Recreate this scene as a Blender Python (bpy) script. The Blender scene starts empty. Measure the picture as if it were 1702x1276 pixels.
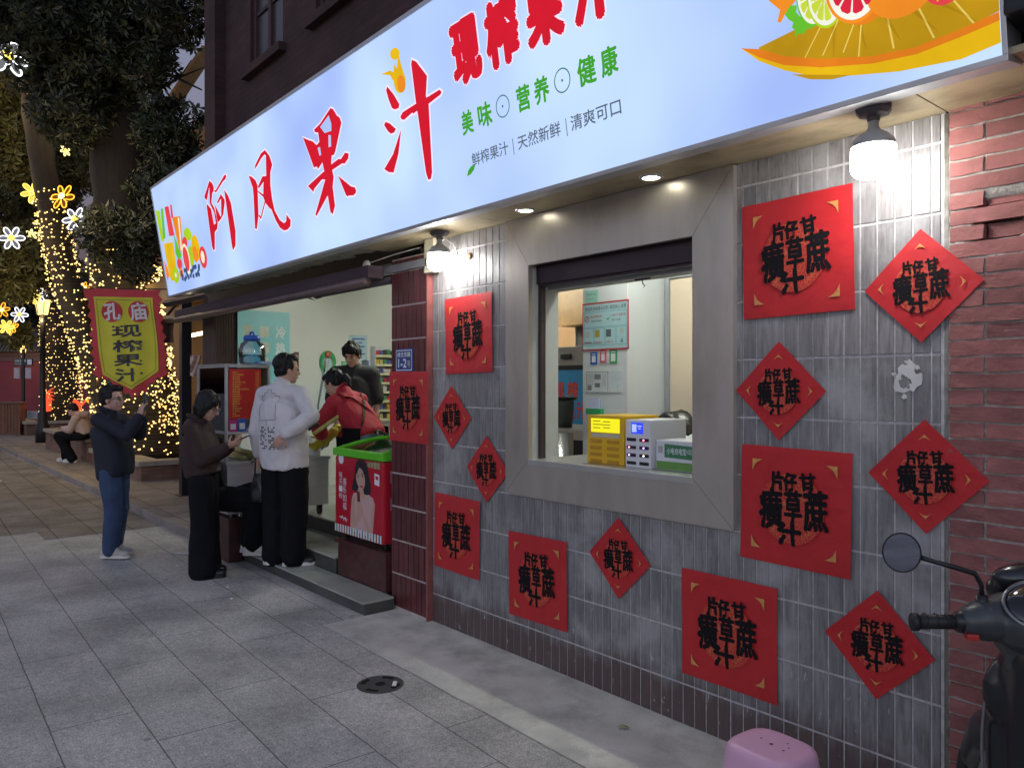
import bpy, bmesh, math, random
from mathutils import Vector, Matrix, noise, geometry
import numpy as np
random.seed(7)
R = math.radians
scene = bpy.context.scene
COL = scene.collection

# ---------------------------------------------------------------- camera, sky, exposure
cam = bpy.data.objects.new("camera", bpy.data.cameras.new("camera"))
COL.objects.link(cam)
cam.location = (0, -2.97, 1.6)
HEAD = math.atan2(0.64623, -0.76314)                  # compass of the view, level camera
cam.rotation_euler = (R(90), 0, HEAD - R(90))
cam.data.sensor_width = 36
cam.data.lens = 36 * 1280 / 1702
cam.data.shift_y = 2 / 1702
cam.data.clip_start = .05
cam.data.clip_end = 500
scene.camera = cam

world = bpy.data.worlds.new("World")
scene.world = world
world.use_nodes = True
wn = world.node_tree
sky = wn.nodes.new("ShaderNodeTexSky")
sky.sky_type = 'NISHITA'
sky.sun_disc = False
sky.sun_elevation = R(-3.2)
sky.sun_rotation = R(150)
sky.altitude = 50
sky.ozone_density = 2.0
bg = wn.nodes["Background"]
hsv = wn.nodes.new("ShaderNodeHueSaturation"); hsv.inputs["Saturation"].default_value = .58
wn.links.new(sky.outputs[0], hsv.inputs["Color"]); wn.links.new(hsv.outputs[0], bg.inputs[0])
bg.inputs[1].default_value = 6.4

scene.view_settings.view_transform = 'Standard'
scene.view_settings.look = 'None'
scene.view_settings.exposure = 0.18
scene.view_settings.gamma = 1
scene.render.engine = 'CYCLES'
scene.cycles.use_denoising = True
scene.cycles.max_bounces = 6
scene.cycles.sample_clamp_indirect = 4
scene.cycles.sample_clamp_direct = 0

# ---------------------------------------------------------------- helpers: materials
MATS = {}
def mat(name, col, rough=.6, metal=0., var=.12, ns=9., bump=0., bs=60., emit=0., ecol=None, spec=.5,
        island=0., coat=0., dirt=0., dcol=(.05, .045, .04), ds=2.2, stretch=None, lo=None, sheen=0.):
    """principled surface with a noise-varied colour, optional grime with its own shape, optional bump"""
    if name in MATS: return MATS[name]
    m = bpy.data.materials.new(name); m.use_nodes = True
    nt = m.node_tree; N = nt.nodes; L = nt.links
    p = N["Principled BSDF"]
    tc = N.new("ShaderNodeTexCoord"); co = tc.outputs["Object"]
    if stretch:
        mp = N.new("ShaderNodeMapping"); mp.inputs["Scale"].default_value = stretch
        L.new(co, mp.inputs[0]); co = mp.outputs[0]
    nz = N.new("ShaderNodeTexNoise"); nz.inputs["Scale"].default_value = ns; nz.inputs["Detail"].default_value = 6
    L.new(co, nz.inputs["Vector"])
    mx = N.new("ShaderNodeMix"); mx.data_type = 'RGBA'
    a = [min(1, c * (1 - var * 2)) for c in col]; b = [min(1, c * (1 + var * 2)) for c in col]
    mx.inputs[6].default_value = (*(lo or a), 1); mx.inputs[7].default_value = (*b, 1)
    L.new(nz.outputs[0], mx.inputs[0]); out = mx.outputs[2]
    if island:
        gi = N.new("ShaderNodeNewGeometry")
        hs = N.new("ShaderNodeHueSaturation")
        mr = N.new("ShaderNodeMapRange"); mr.inputs[3].default_value = 1 - island; mr.inputs[4].default_value = 1 + island
        L.new(gi.outputs["Random Per Island"], mr.inputs[0]); L.new(mr.outputs[0], hs.inputs["Value"])
        L.new(out, hs.inputs["Color"]); out = hs.outputs[0]
    if dirt:
        n2 = N.new("ShaderNodeTexNoise"); n2.inputs["Scale"].default_value = ds; n2.inputs["Detail"].default_value = 9
        n2.inputs["Roughness"].default_value = .65
        L.new(co, n2.inputs["Vector"])
        rp = N.new("ShaderNodeMapRange"); rp.inputs[1].default_value = .48; rp.inputs[2].default_value = .68
        rp.inputs[4].default_value = dirt
        L.new(n2.outputs[0], rp.inputs[0])
        m2 = N.new("ShaderNodeMix"); m2.data_type = 'RGBA'; m2.inputs[7].default_value = (*dcol, 1)
        L.new(rp.outputs[0], m2.inputs[0]); L.new(out, m2.inputs[6]); out = m2.outputs[2]
    L.new(out, p.inputs["Base Color"])
    p.inputs["Roughness"].default_value = rough; p.inputs["Metallic"].default_value = metal
    p.inputs["Specular IOR Level"].default_value = spec
    p.inputs["Coat Weight"].default_value = coat
    if sheen: p.inputs["Sheen Weight"].default_value = sheen
    if bump:
        n3 = N.new("ShaderNodeTexNoise"); n3.inputs["Scale"].default_value = bs; n3.inputs["Detail"].default_value = 5
        L.new(co, n3.inputs["Vector"])
        bp = N.new("ShaderNodeBump"); bp.inputs["Strength"].default_value = bump; bp.inputs["Distance"].default_value = .01
        L.new(n3.outputs[0], bp.inputs["Height"]); L.new(bp.outputs[0], p.inputs["Normal"])
    if emit:
        e = ecol or col
        p.inputs["Emission Color"].default_value = (*e, 1); p.inputs["Emission Strength"].default_value = emit
    MATS[name] = m
    return m
def glow(name, col, s=1., sampled=True, nvar=0.):
    if name in MATS: return MATS[name]
    m = bpy.data.materials.new(name); m.use_nodes = True
    nt = m.node_tree; N = nt.nodes; L = nt.links
    N.remove(N["Principled BSDF"])
    e = N.new("ShaderNodeEmission"); e.inputs[0].default_value = (*col, 1); e.inputs[1].default_value = s
    if nvar:
        tc = N.new("ShaderNodeTexCoord"); nz = N.new("ShaderNodeTexNoise"); nz.inputs["Scale"].default_value = 6; nz.inputs["Detail"].default_value = 4
        L.new(tc.outputs["Object"], nz.inputs["Vector"])
        mx = N.new("ShaderNodeMix"); mx.data_type = 'RGBA'
        mx.inputs[6].default_value = (*[c * (1 - nvar) for c in col], 1); mx.inputs[7].default_value = (*[min(1, c * (1 + nvar)) for c in col], 1)
        L.new(nz.outputs[0], mx.inputs[0]); L.new(mx.outputs[2], e.inputs[0])
    L.new(e.outputs[0], N["Material Output"].inputs[0])
    if not sampled: m.cycles.emission_sampling = 'NONE'
    MATS[name] = m
    return m
def glassy(name, tint=(1, 1, 1), refl=.08, rough=.03):
    if name in MATS: return MATS[name]
    m = bpy.data.materials.new(name); m.use_nodes = True
    nt = m.node_tree; N = nt.nodes; L = nt.links
    N.remove(N["Principled BSDF"])
    t = N.new("ShaderNodeBsdfTransparent"); t.inputs[0].default_value = (*tint, 1)
    g = N.new("ShaderNodeBsdfGlossy"); g.inputs["Roughness"].default_value = rough
    fr = N.new("ShaderNodeFresnel"); fr.inputs[0].default_value = 1.45
    ad = N.new("ShaderNodeMath"); ad.operation = 'ADD'; ad.use_clamp = True; ad.inputs[1].default_value = refl
    L.new(fr.outputs[0], ad.inputs[0])
    mx = N.new("ShaderNodeMixShader"); L.new(ad.outputs[0], mx.inputs[0]); L.new(t.outputs[0], mx.inputs[1]); L.new(g.outputs[0], mx.inputs[2])
    L.new(mx.outputs[0], N["Material Output"].inputs[0])
    MATS[name] = m
    return m

# ---------------------------------------------------------------- helpers: objects
def tag(o, label=None, cat=None, group=None, kind=None):
    if label: o["label"] = label
    if cat: o["category"] = cat
    if group: o["group"] = group
    if kind: o["kind"] = kind
    return o
def empty(name, loc=(0, 0, 0), rz=0., label=None, cat=None, group=None):
    o = bpy.data.objects.new(name, None); COL.objects.link(o)
    o.empty_display_size = .1
    o.location = loc; o.rotation_euler = (0, 0, rz)
    return tag(o, label, cat, group)
def obj(name, bm, m, parent=None, smooth=False, label=None, cat=None, group=None, kind=None):
    me = bpy.data.meshes.new(name)
    if isinstance(bm, bmesh.types.BMesh):
        bm.normal_update(); bm.to_mesh(me); bm.free()
    else: me = bm
    if m is not None and not me.materials: me.materials.append(m)
    if smooth:
        for f in me.polygons: f.use_smooth = True
    o = bpy.data.objects.new(name, me); COL.objects.link(o)
    if parent is not None: o.parent = parent
    return tag(o, label, cat, group, kind)
def kids(o): return [c for c in bpy.data.objects if c.parent is o]
def copy_tree(o, parent=None):
    c = o.copy(); COL.objects.link(c)
    if parent is not None: c.parent = parent
    for k in kids(o): copy_tree(k, c)
    return c
def BM(): return bmesh.new()
def xf(bm, M, v0=0):
    bm.verts.ensure_lookup_table()
    for v in list(bm.verts)[v0:]: v.co = M @ v.co
def frame(o, X, Y):
    X = Vector(X).normalized(); Y = Vector(Y).normalized(); Z = X.cross(Y)
    M = Matrix((X, Y, Z)).transposed().to_4x4(); M.translation = Vector(o)
    return M
FW = lambda x, y, z: frame((x, y, z), (1, 0, 0), (0, 0, 1))     # picture plane facing the street
FX = lambda x, y, z: frame((x, y, z), (0, 1, 0), (0, 0, 1))     # picture plane facing +x
def box(bm, x0, x1, y0, y1, z0, z1, bev=0.):
    b = bmesh.new()
    bmesh.ops.create_cube(b, size=1)
    for v in b.verts:
        v.co = Vector(((x0 + x1) / 2 + v.co.x * (x1 - x0), (y0 + y1) / 2 + v.co.y * (y1 - y0), (z0 + z1) / 2 + v.co.z * (z1 - z0)))
    if bev:
        bmesh.ops.bevel(b, geom=b.edges[:], offset=bev, segments=2, affect='EDGES', profile=.7)
    merge(bm, b)
def merge(bm, b, M=None):
    me = bpy.data.meshes.new("t"); b.to_mesh(me); b.free()
    if M is not None: me.transform(M)
    bm.from_mesh(me); bpy.data.meshes.remove(me)
def tube(bm, pts, r, n=10, cap=True):
    pts = [Vector(p) for p in pts]
    rr = r if isinstance(r, (list, tuple)) else [r] * len(pts)
    rings = []; up = None
    for i, p in enumerate(pts):
        d = (pts[min(i + 1, len(pts) - 1)] - pts[max(i - 1, 0)]).normalized()
        if up is None:
            up = Vector((0, 0, 1)) if abs(d.z) < .9 else Vector((1, 0, 0))
        a = d.cross(up).normalized(); b = a.cross(d).normalized(); up = b
        rings.append([bm.verts.new(p + (a * math.cos(t) + b * math.sin(t)) * rr[i]) for t in [2 * math.pi * k / n for k in range(n)]])
    for i in range(len(rings) - 1):
        for k in range(n):
            bm.faces.new((rings[i][k], rings[i][(k + 1) % n], rings[i + 1][(k + 1) % n], rings[i + 1][k]))
    if cap and len(rings) > 1:
        bm.faces.new(rings[0][::-1]); bm.faces.new(rings[-1])
def lathe(bm, prof, c=(0, 0, 0), n=24, M=None):
    b = bmesh.new(); rings = []
    for r, z in prof:
        rings.append([b.verts.new((r * math.cos(2 * math.pi * k / n), r * math.sin(2 * math.pi * k / n), z)) for k in range(n)] if r > 1e-5 else [b.verts.new((0, 0, z))])
    for A, B_ in zip(rings, rings[1:]):
        for k in range(n):
            k2 = (k + 1) % n
            if len(A) == 1 and len(B_) == 1: continue
            if len(A) == 1: b.faces.new((A[0], B_[k], B_[k2]))
            elif len(B_) == 1: b.faces.new((A[k], A[k2], B_[0]))
            else: b.faces.new((A[k], A[k2], B_[k2], B_[k]))
    bmesh.ops.recalc_face_normals(b, faces=b.faces[:])
    T = Matrix.Translation(Vector(c))
    merge(bm, b, T @ M if M is not None else T)
def ell(bm, c, r, rot=None, n=14):
    b = bmesh.new(); bmesh.ops.create_uvsphere(b, u_segments=n, v_segments=max(6, n * 2 // 3), radius=1)
    S = Matrix.Diagonal((*((r,) * 3 if not isinstance(r, (tuple, list)) else r), 1))
    M = Matrix.Translation(Vector(c)) @ (rot.to_4x4() if rot is not None else Matrix()) @ S
    merge(bm, b, M)
def poly(bm, loops, M, h=0., t=0.):
    """flat polygon (outer loop, then holes) in plane M at height h; t>0 gives it a rim of that thickness"""
    if not isinstance(loops[0][0], (tuple, list)): loops = [loops]
    vs = [Vector((x, y, 0)) for l in loops for x, y in l]
    tris = geometry.tessellate_polygon([[Vector((x, y, 0)) for x, y in l] for l in loops])
    V = [bm.verts.new(M @ Vector((v.x, v.y, h))) for v in vs]
    nrm = M.to_3x3() @ Vector((0, 0, 1))
    for a, b, c in tris:
        if len({a, b, c}) < 3: continue
        try:
            f = bm.faces.new((V[a], V[b], V[c])); f.normal_update()
            if f.normal.dot(nrm) < 0: f.normal_flip()
        except ValueError: pass
    if t:
        i = 0
        for l in loops:
            n = len(l); W = [bm.verts.new(M @ Vector((x, y, h - t))) for x, y in l]
            for k in range(n):
                try: bm.faces.new((V[i + k], V[i + (k + 1) % n], W[(k + 1) % n], W[k]))
                except ValueError: pass
            i += n
def circ(cx, cy, rx, ry=None, n=28, rot=0., a0=0., a1=2 * math.pi):
    ry = rx if ry is None else ry; out = []
    full = abs(a1 - a0 - 2 * math.pi) < 1e-6
    for k in range(n if full else n + 1):
        a = a0 + (a1 - a0) * k / n; x, y = rx * math.cos(a), ry * math.sin(a)
        out.append((cx + x * math.cos(rot) - y * math.sin(rot), cy + x * math.sin(rot) + y * math.cos(rot)))
    return out
def rect(x0, y0, x1, y1): return [(x0, y0), (x1, y0), (x1, y1), (x0, y1)]
_TX = {}
def glyphs(s, off=0.):
    """outline of the words as triangles in their own box 0..1 x 0..1"""
    if (s, off) in _TX: return _TX[s, off]
    cu = bpy.data.curves.new("t", 'FONT'); cu.body = s; cu.size = 1; cu.offset = off; cu.resolution_u = 3
    o = bpy.data.objects.new("t", cu); COL.objects.link(o)
    dg = bpy.context.evaluated_depsgraph_get(); dg.update()
    me = o.evaluated_get(dg).to_mesh()
    v = np.array([tuple(q.co)[:2] for q in me.vertices]); f = [tuple(p.vertices) for p in me.polygons]
    lo = v.min(0); hi = v.max(0)
    _TX[s, off] = ((v - lo) / (hi - lo), f, (hi - lo)[0] / (hi - lo)[1])
    bpy.data.objects.remove(o); bpy.data.curves.remove(cu)
    return _TX[s, off]
def words(bm, s, M, x0, y0, x1, y1, h=.001, off=0., rot=0., keep=False, jit=0.):
    """off > 0 thickens the strokes: the outline is stamped again in eight directions, a hair apart in height"""
    v, f, asp = glyphs(s, 0.)
    w, hh = x1 - x0, y1 - y0
    if keep: w = min(w, hh * asp)
    cx, cy = x0 + (x1 - x0) / 2, y0 + hh / 2; cr, sr = math.cos(rot), math.sin(rot)
    d = off * hh
    st = [(0, 0)] + ([(d * math.cos(k * R(45)), d * math.sin(k * R(45))) for k in range(8)] if off else [])
    for n_, (ox, oy) in enumerate(st):
        V = []
        for a, b in v:
            x, y = (a - .5) * (w - 2 * d), (b - .5) * (hh - 2 * d)
            if jit: x += jit * noise.noise((a * 9, b * 9, 3)); y += jit * noise.noise((a * 9, b * 9, 8))
            x += ox; y += oy
            V.append(bm.verts.new(M @ Vector((cx + x * cr - y * sr, cy + x * sr + y * cr, h + n_ * .00003))))
        for q in f:
            try: bm.faces.new([V[i] for i in q])
            except ValueError: pass
def flat(name, loops, M, m, parent=None, h=0., t=0., **k):
    bm = BM()
    if loops and not isinstance(loops[0][0], (tuple, list)): loops = [[loops]]
    else: loops = [l if isinstance(l[0][0], (tuple, list)) else [l] for l in loops]
    for i, l in enumerate(loops): poly(bm, l, M, h + i * .0002, t)
    return obj(name, bm, m, parent, **k)
def text(name, s, M, x0, y0, x1, y1, m, parent=None, h=.001, off=0., **k):
    bm = BM(); words(bm, s, M, x0, y0, x1, y1, h, off); return obj(name, bm, m, parent, **k)

# ================================================================ the setting: ground, kerb, strip
def paving(name, c1, c2, joint, w, h, msz, rot, off, stain=.35, bump=.5, rough=.8, fine=110):
    m = bpy.data.materials.new(name); m.use_nodes = True
    nt = m.node_tree; N = nt.nodes; L = nt.links; p = N["Principled BSDF"]
    tc = N.new("ShaderNodeTexCoord"); mp = N.new("ShaderNodeMapping")
    mp.inputs["Rotation"].default_value = (0, 0, rot); mp.inputs["Location"].default_value = off
    L.new(tc.outputs["Object"], mp.inputs[0])
    # wobble the joints a little
    nw = N.new("ShaderNodeTexNoise"); nw.inputs["Scale"].default_value = 5; L.new(tc.outputs["Object"], nw.inputs[0])
    va = N.new("ShaderNodeVectorMath"); va.operation = 'MULTIPLY_ADD'; va.inputs[1].default_value = (.012,) * 3
    L.new(nw.outputs["Color"], va.inputs[0]); L.new(mp.outputs[0], va.inputs[2])
    br = N.new("ShaderNodeTexBrick")
    br.inputs["Color1"].default_value = (*c1, 1); br.inputs["Color2"].default_value = (*c2, 1); br.inputs["Mortar"].default_value = (*joint, 1)
    br.inputs["Scale"].default_value = 1; br.inputs["Mortar Size"].default_value = msz; br.inputs["Mortar Smooth"].default_value = .1
    br.inputs["Brick Width"].default_value = w; br.inputs["Row Height"].default_value = h
    br.offset = .37; br.offset_frequency = 2; br.squash = 1
    L.new(va.outputs[0], br.inputs[0])
    # speckle
    n1 = N.new("ShaderNodeTexNoise"); n1.inputs["Scale"].default_value = fine; n1.inputs["Detail"].default_value = 3; n1.inputs["Roughness"].default_value = .8
    L.new(tc.outputs["Object"], n1.inputs[0])
    r1 = N.new("ShaderNodeMapRange"); r1.inputs[1].default_value = .3; r1.inputs[2].default_value = .7; r1.inputs[3].default_value = .42; r1.inputs[4].default_value = 1.6
    L.new(n1.outputs[0], r1.inputs[0])
    # blotchy grime
    n2 = N.new("ShaderNodeTexNoise"); n2.inputs["Scale"].default_value = 1.7; n2.inputs["Detail"].default_value = 8; n2.inputs["Roughness"].default_value = .62
    L.new(tc.outputs["Object"], n2.inputs[0])
    r2 = N.new("ShaderNodeMapRange"); r2.inputs[1].default_value = .38; r2.inputs[2].default_value = .66; r2.inputs[3].default_value = 1.12; r2.inputs[4].default_value = 1 - stain
    L.new(n2.outputs[0], r2.inputs[0])
    n4 = N.new("ShaderNodeTexNoise"); n4.inputs["Scale"].default_value = 30; n4.inputs["Detail"].default_value = 8; n4.inputs["Roughness"].default_value = .75
    L.new(tc.outputs["Object"], n4.inputs[0])
    r4 = N.new("ShaderNodeMapRange"); r4.inputs[1].default_value = .3; r4.inputs[2].default_value = .7; r4.inputs[3].default_value = .62; r4.inputs[4].default_value = 1.32
    L.new(n4.outputs[0], r4.inputs[0])
    m1 = N.new("ShaderNodeMath"); m1.operation = 'MULTIPLY'; L.new(r1.outputs[0], m1.inputs[0]); L.new(r2.outputs[0], m1.inputs[1])
    m2 = N.new("ShaderNodeMath"); m2.operation = 'MULTIPLY'; L.new(m1.outputs[0], m2.inputs[0]); L.new(r4.outputs[0], m2.inputs[1])
    vo = N.new("ShaderNodeTexVoronoi"); vo.inputs["Scale"].default_value = 2.3; L.new(va.outputs[0], vo.inputs["Vector"])     # trodden-in gum
    rv = N.new("ShaderNodeMapRange"); rv.inputs[1].default_value = .035; rv.inputs[2].default_value = .05; rv.inputs[3].default_value = .55; L.new(vo.outputs["Distance"], rv.inputs[0])
    m3 = N.new("ShaderNodeMath"); m3.operation = 'MULTIPLY'; L.new(m2.outputs[0], m3.inputs[0]); L.new(rv.outputs[0], m3.inputs[1]); m2 = m3
    hs = N.new("ShaderNodeHueSaturation"); L.new(m2.outputs[0], hs.inputs["Value"]); L.new(br.outputs[0], hs.inputs["Color"])
    L.new(hs.outputs[0], p.inputs["Base Color"])
    p.inputs["Roughness"].default_value = rough
    rr = N.new("ShaderNodeMapRange"); rr.inputs[3].default_value = rough - .28; rr.inputs[4].default_value = rough + .1
    L.new(n4.outputs[0], rr.inputs[0]); L.new(rr.outputs[0], p.inputs["Roughness"])
    ma = N.new("ShaderNodeMath"); ma.operation = 'MULTIPLY_ADD'; ma.inputs[1].default_value = -.7
    L.new(br.outputs["Fac"], ma.inputs[0]); L.new(n1.outputs[0], ma.inputs[2])
    bp = N.new("ShaderNodeBump"); bp.inputs["Strength"].default_value = bump; bp.inputs["Distance"].default_value = .006
    L.new(ma.outputs[0], bp.inputs["Height"]); L.new(bp.outputs[0], p.inputs["Normal"])
    MATS[name] = m
    return m
M_pave = paving("granite_paving", (.43, .415, .385), (.48, .46, .43), (.13, .125, .12), 1.1, .365, .0032, R(2), (.3, .245 + .365 * 6, 0), bump=.45)
M_terr = paving("brown_stone_slabs", (.22, .19, .17), (.28, .245, .22), (.06, .05, .045), .62, .5, .007, R(1), (0, .345, 0), bump=.3)
bm = BM()
poly(bm, rect(-140, -60, 60, 90), Matrix(), 0)
obj("pavement", bm, M_pave, kind="structure")

M_dimlit = paving("dim_warm_lit_paving", (.20, .18, .162), (.25, .228, .205), (.05, .04, .035), .55, .365, .007, R(2), (.3, .245 + .365 * 6, 0), bump=.5, stain=.5)  # dim warm light on the far street, painted in as a darker brown
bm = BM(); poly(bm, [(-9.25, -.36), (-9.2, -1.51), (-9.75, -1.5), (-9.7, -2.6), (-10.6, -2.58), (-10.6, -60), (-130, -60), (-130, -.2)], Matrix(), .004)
obj("far_pavement", bm, M_dimlit, kind="structure")
M_conc = mat("strip_concrete", (.58, .56, .50), .85, var=.2, ns=5, bump=.7, bs=140, dirt=.55, dcol=(.2, .2, .18), ds=3.2)
bm = BM()
edge = [(-4.73 + .25 * i, -.615 - .004 * i + .012 * noise.noise((i * .9, 2, 0))) for i in range(0, 27)]
poly(bm, edge + [(edge[-1][0], .05), (-4.73, .05)], Matrix(), .004)
obj("concrete_strip", bm, M_conc, kind="structure")

out = [(-120, -.25), (-30, -.27), (-7.35, -.345)] + [(-7.35 + .35 * math.sin(a), .005 - .35 * math.cos(a)) for a in [k * R(90) / 8 for k in range(1, 9)]]
out += [(-7.0, .366), (-8.79, .366), (-8.79, 60), (-120, 60)]
bm = BM()
poly(bm, out, Matrix(), .09, .1)
obj("terrace", bm, M_terr, kind="structure")
bm = BM()                                   # the kerb line along the terrace, proud by a few mm
for i in range(40):
    x1 = -7.4 - i * .9; x0 = x1 - .892
    y1 = -.353 + (-7.4 - x1) * .0032; y0 = -.353 + (-7.4 - x0) * .0032
    b = bmesh.new(); bmesh.ops.create_cube(b, size=1)
    for v in b.verts:
        s = v.co.x + .5; v.co = Vector((x0 + s * (x1 - x0), y0 + s * (y1 - y0) + (v.co.y + .5) * .12, (v.co.z + .5) * .094))
    bmesh.ops.bevel(b, geom=b.edges[:], offset=.006, segments=1, affect='EDGES'); merge(bm, b)
obj("kerb", bm, mat("kerb_stone", (.27, .235, .21), .8, var=.15, island=.12, bump=.4, bs=90, dirt=.4), kind="structure")

# ================================================================ the brick building with the juice counter
BLD = empty("brick_building", (-4.8, .3, 0), 0, "dark brick building with a grey tiled shop wall, serving window and open juice counter", "building")
def part(name, bm, m, smooth=False, **k):
    o = obj(name, bm, m, smooth=smooth, **k)
    o.parent = BLD; o.matrix_parent_inverse = Matrix.Translation((4.8, -.3, 0))
    return o
def brickmat(name, c1, c2, mort, rough=.8):
    m = bpy.data.materials.new(name); m.use_nodes = True
    nt = m.node_tree; N = nt.nodes; L = nt.links; p = N["Principled BSDF"]
    tc = N.new("ShaderNodeTexCoord"); sp = N.new("ShaderNodeSeparateXYZ"); L.new(tc.outputs["Object"], sp.inputs[0])
    ad = N.new("ShaderNodeMath"); ad.operation = 'ADD'; L.new(sp.outputs[0], ad.inputs[0]); L.new(sp.outputs[1], ad.inputs[1])
    cb = N.new("ShaderNodeCombineXYZ"); L.new(ad.outputs[0], cb.inputs[0]); L.new(sp.outputs[2], cb.inputs[1])
    br = N.new("ShaderNodeTexBrick"); br.inputs["Scale"].default_value = 1
    br.inputs["Color1"].default_value = (*c1, 1); br.inputs["Color2"].default_value = (*c2, 1); br.inputs["Mortar"].default_value = (*mort, 1)
    br.inputs["Brick Width"].default_value = .25; br.inputs["Row Height"].default_value = .063; br.inputs["Mortar Size"].default_value = .005
    L.new(cb.outputs[0], br.inputs[0])
    nz = N.new("ShaderNodeTexNoise"); nz.inputs["Scale"].default_value = 2.5; nz.inputs["Detail"].default_value = 8; L.new(tc.outputs["Object"], nz.inputs[0])
    mr = N.new("ShaderNodeMapRange"); mr.inputs[1].default_value = .3; mr.inputs[2].default_value = .7; mr.inputs[3].default_value = .6; mr.inputs[4].default_value = 1.3; L.new(nz.outputs[0], mr.inputs[0])
    hs = N.new("ShaderNodeHueSaturation"); L.new(br.outputs[0], hs.inputs["Color"]); L.new(mr.outputs[0], hs.inputs["Value"])
    L.new(hs.outputs[0], p.inputs["Base Color"]); p.inputs["Roughness"].default_value = rough
    bp = N.new("ShaderNodeBump"); bp.inputs["Strength"].default_value = .6; bp.inputs["Distance"].default_value = .006; bp.invert = True
    L.new(br.outputs["Fac"], bp.inputs["Height"]); L.new(bp.outputs[0], p.inputs["Normal"])
    MATS[name] = m; return m
M_brick = brickmat("dark_red_brickwork", (.045, .018, .018), (.062, .024, .022), (.03, .02, .02))
M_dark = mat("dark_brown_metal", (.035, .022, .025), .55, .2, var=.15)
M_frame = mat("dark_timber", (.05, .022, .022), .6)
# upper wall with window openings
UW = [(-8.1, -7.27), (-6.55, -5.72)]
bm = BM()
xs = [-8.84]
for a, b in UW: xs += [a, b]
xs.append(2.5)
for i in range(0, len(xs), 2): box(bm, xs[i], xs[i + 1], .22, .5, 2.62, 8.2)
for a, b in UW: box(bm, a, b, .22, .5, 2.62, 4.96); box(bm, a, b, .22, .5, 6.7, 8.2)
part("upper_wall", bm, M_brick)
bm = BM(); box(bm, -9.18, -8.84, .1, .6, 2.62, 8.2); part("corner_pier", bm, M_brick)
M_pane = mat("dusty_window_glass", (.055, .05, .047), .25, var=.1, spec=.6)
for a, b in UW:
    bm = BM(); zb = 4.96
    for x0, x1, z0, z1 in ((a, a + .06, zb, 6.7), (b - .06, b, zb, 6.7), (a + .06, b - .06, zb, zb + .07), (a + .06, b - .06, 6.63, 6.7), ((a + b) / 2 - .035, (a + b) / 2 + .035, zb + .07, 6.63)):
        box(bm, x0, x1, .255, .31, z0, z1, .006)
    for z in (5.55, 6.1):
        box(bm, a + .06, (a + b) / 2 - .035, .268, .298, z - .02, z + .02); box(bm, (a + b) / 2 + .035, b - .06, .268, .298, z - .02, z + .02)
    w = part("upper_window", bm, M_frame)
    bm = BM(); box(bm, a + .03, b - .03, .285, .29, zb + .03, 6.67)
    obj("pane", bm, M_pane, w)
    bm = BM(); box(bm, a - .08, b + .08, .14, .25, zb - .09, zb - .003, .008)
    obj("sill", bm, M_brick, w)
# corrugated panel below the corner pier
bm = BM()
pts = []
for k in range(60):
    x = -9.2 + .36 * k / 59; pts.append((x, .085 + (.012 if (k // 2) % 2 else 0)))
pts2 = [(-8.84 + (.012 if (k // 2) % 2 else 0), .1 + .27 * k / 59) for k in range(60)]
ring = pts + pts2
for (xa, ya), (xb, yb) in zip(ring, ring[1:]):
    f = bm.faces.new([bm.verts.new(c) for c in ((xa, ya, .09), (xb, yb, .09), (xb, yb, 2.62), (xa, ya, 2.62))])
part("corrugated_panel", bm, mat("brown_corrugated_panel", (.075, .045, .035), .55, .1, var=.12))
# interior of the shop
M_white = mat("white_wall_paint", (.70, .73, .68), .6, var=.03, ns=3, dirt=.12, dcol=(.5, .5, .42), ds=1.2)
bm = BM(); box(bm, -9.0, -8.8, .37, 3.5, .05, 2.95); part("shop_side_wall", bm, M_white)
bm = BM(); box(bm, -8.8, -.9, 3.4, 3.6, .05, 2.95); part("shop_back_wall", bm, M_white)
bm = BM(); box(bm, -1.15, -1.0, .21, 3.4, .05, 2.95); part("inner_end_wall", bm, M_white)
bm = BM(); box(bm, -9.0, -.9, .0, 3.6, 2.95, 3.1); part("shop_ceiling", bm, M_white)
bm = BM(); box(bm, -8.84, -4.79, .02, .2, 2.5, 2.62); part("shop_lintel", bm, M_dark)
M_stepm = mat("grey_green_step_tile", (.36, .37, .32), .35, var=.12, ns=4, dirt=.35, dcol=(.14, .14, .12), ds=5)
M_stepd = mat("dark_step_riser", (.06, .06, .055), .5, var=.2, dirt=.3, dcol=(.15, .14, .12))
def step(name, x0, x1, y0, y1, z0, z1):
    bm = BM(); box(bm, x0, x1, y0 + .012, y1, z0, z1 - .014); s = part(name, bm, M_stepd)
    bm = BM(); n = max(1, round((x1 - x0) / .6))
    for k in range(n):
        a = x0 + (x1 - x0) * k / n; b = x0 + (x1 - x0) * (k + 1) / n
        box(bm, a + .0015, b - .0015, y0, y1 - .001, z1 - .014, z1, .003)
    obj("tread", bm, M_stepm, s)
step("step", -7.0, -4.745, -.305, -.056, 0, .09)
step("step", -7.0, -5.647, -.056, .37, 0, .216)
bm = BM(); box(bm, -8.795, -1.0, .37, 3.4, 0, .335)
s_ = part("shop_floor_plinth", bm, M_stepd)
bm = BM(); box(bm, -8.795, -1.16, .36, 3.4, .335, .35, .003); obj("shop_floor", bm, M_stepm, s_)
bm = BM(); box(bm, -5.6, -4.87, -.05, .37, .09, .345); box(bm, -5.643, -4.868, -.056, .36, .346, .377, .004)
bm_ = bm; bm = BM(); box(bm, -7.52, -6.93, -.44, -.315, .002, .40, .004); part("brick_plinth", bm, mat("dark_maroon_plinth", (.05, .016, .015), .5, var=.3, ns=6)); bm = bm_
part("marble_plinth", bm, mat("dark_red_marble", (.075, .022, .022), .3, var=.4, ns=14, dirt=.3, dcol=(.16, .1, .09), ds=18))

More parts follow.
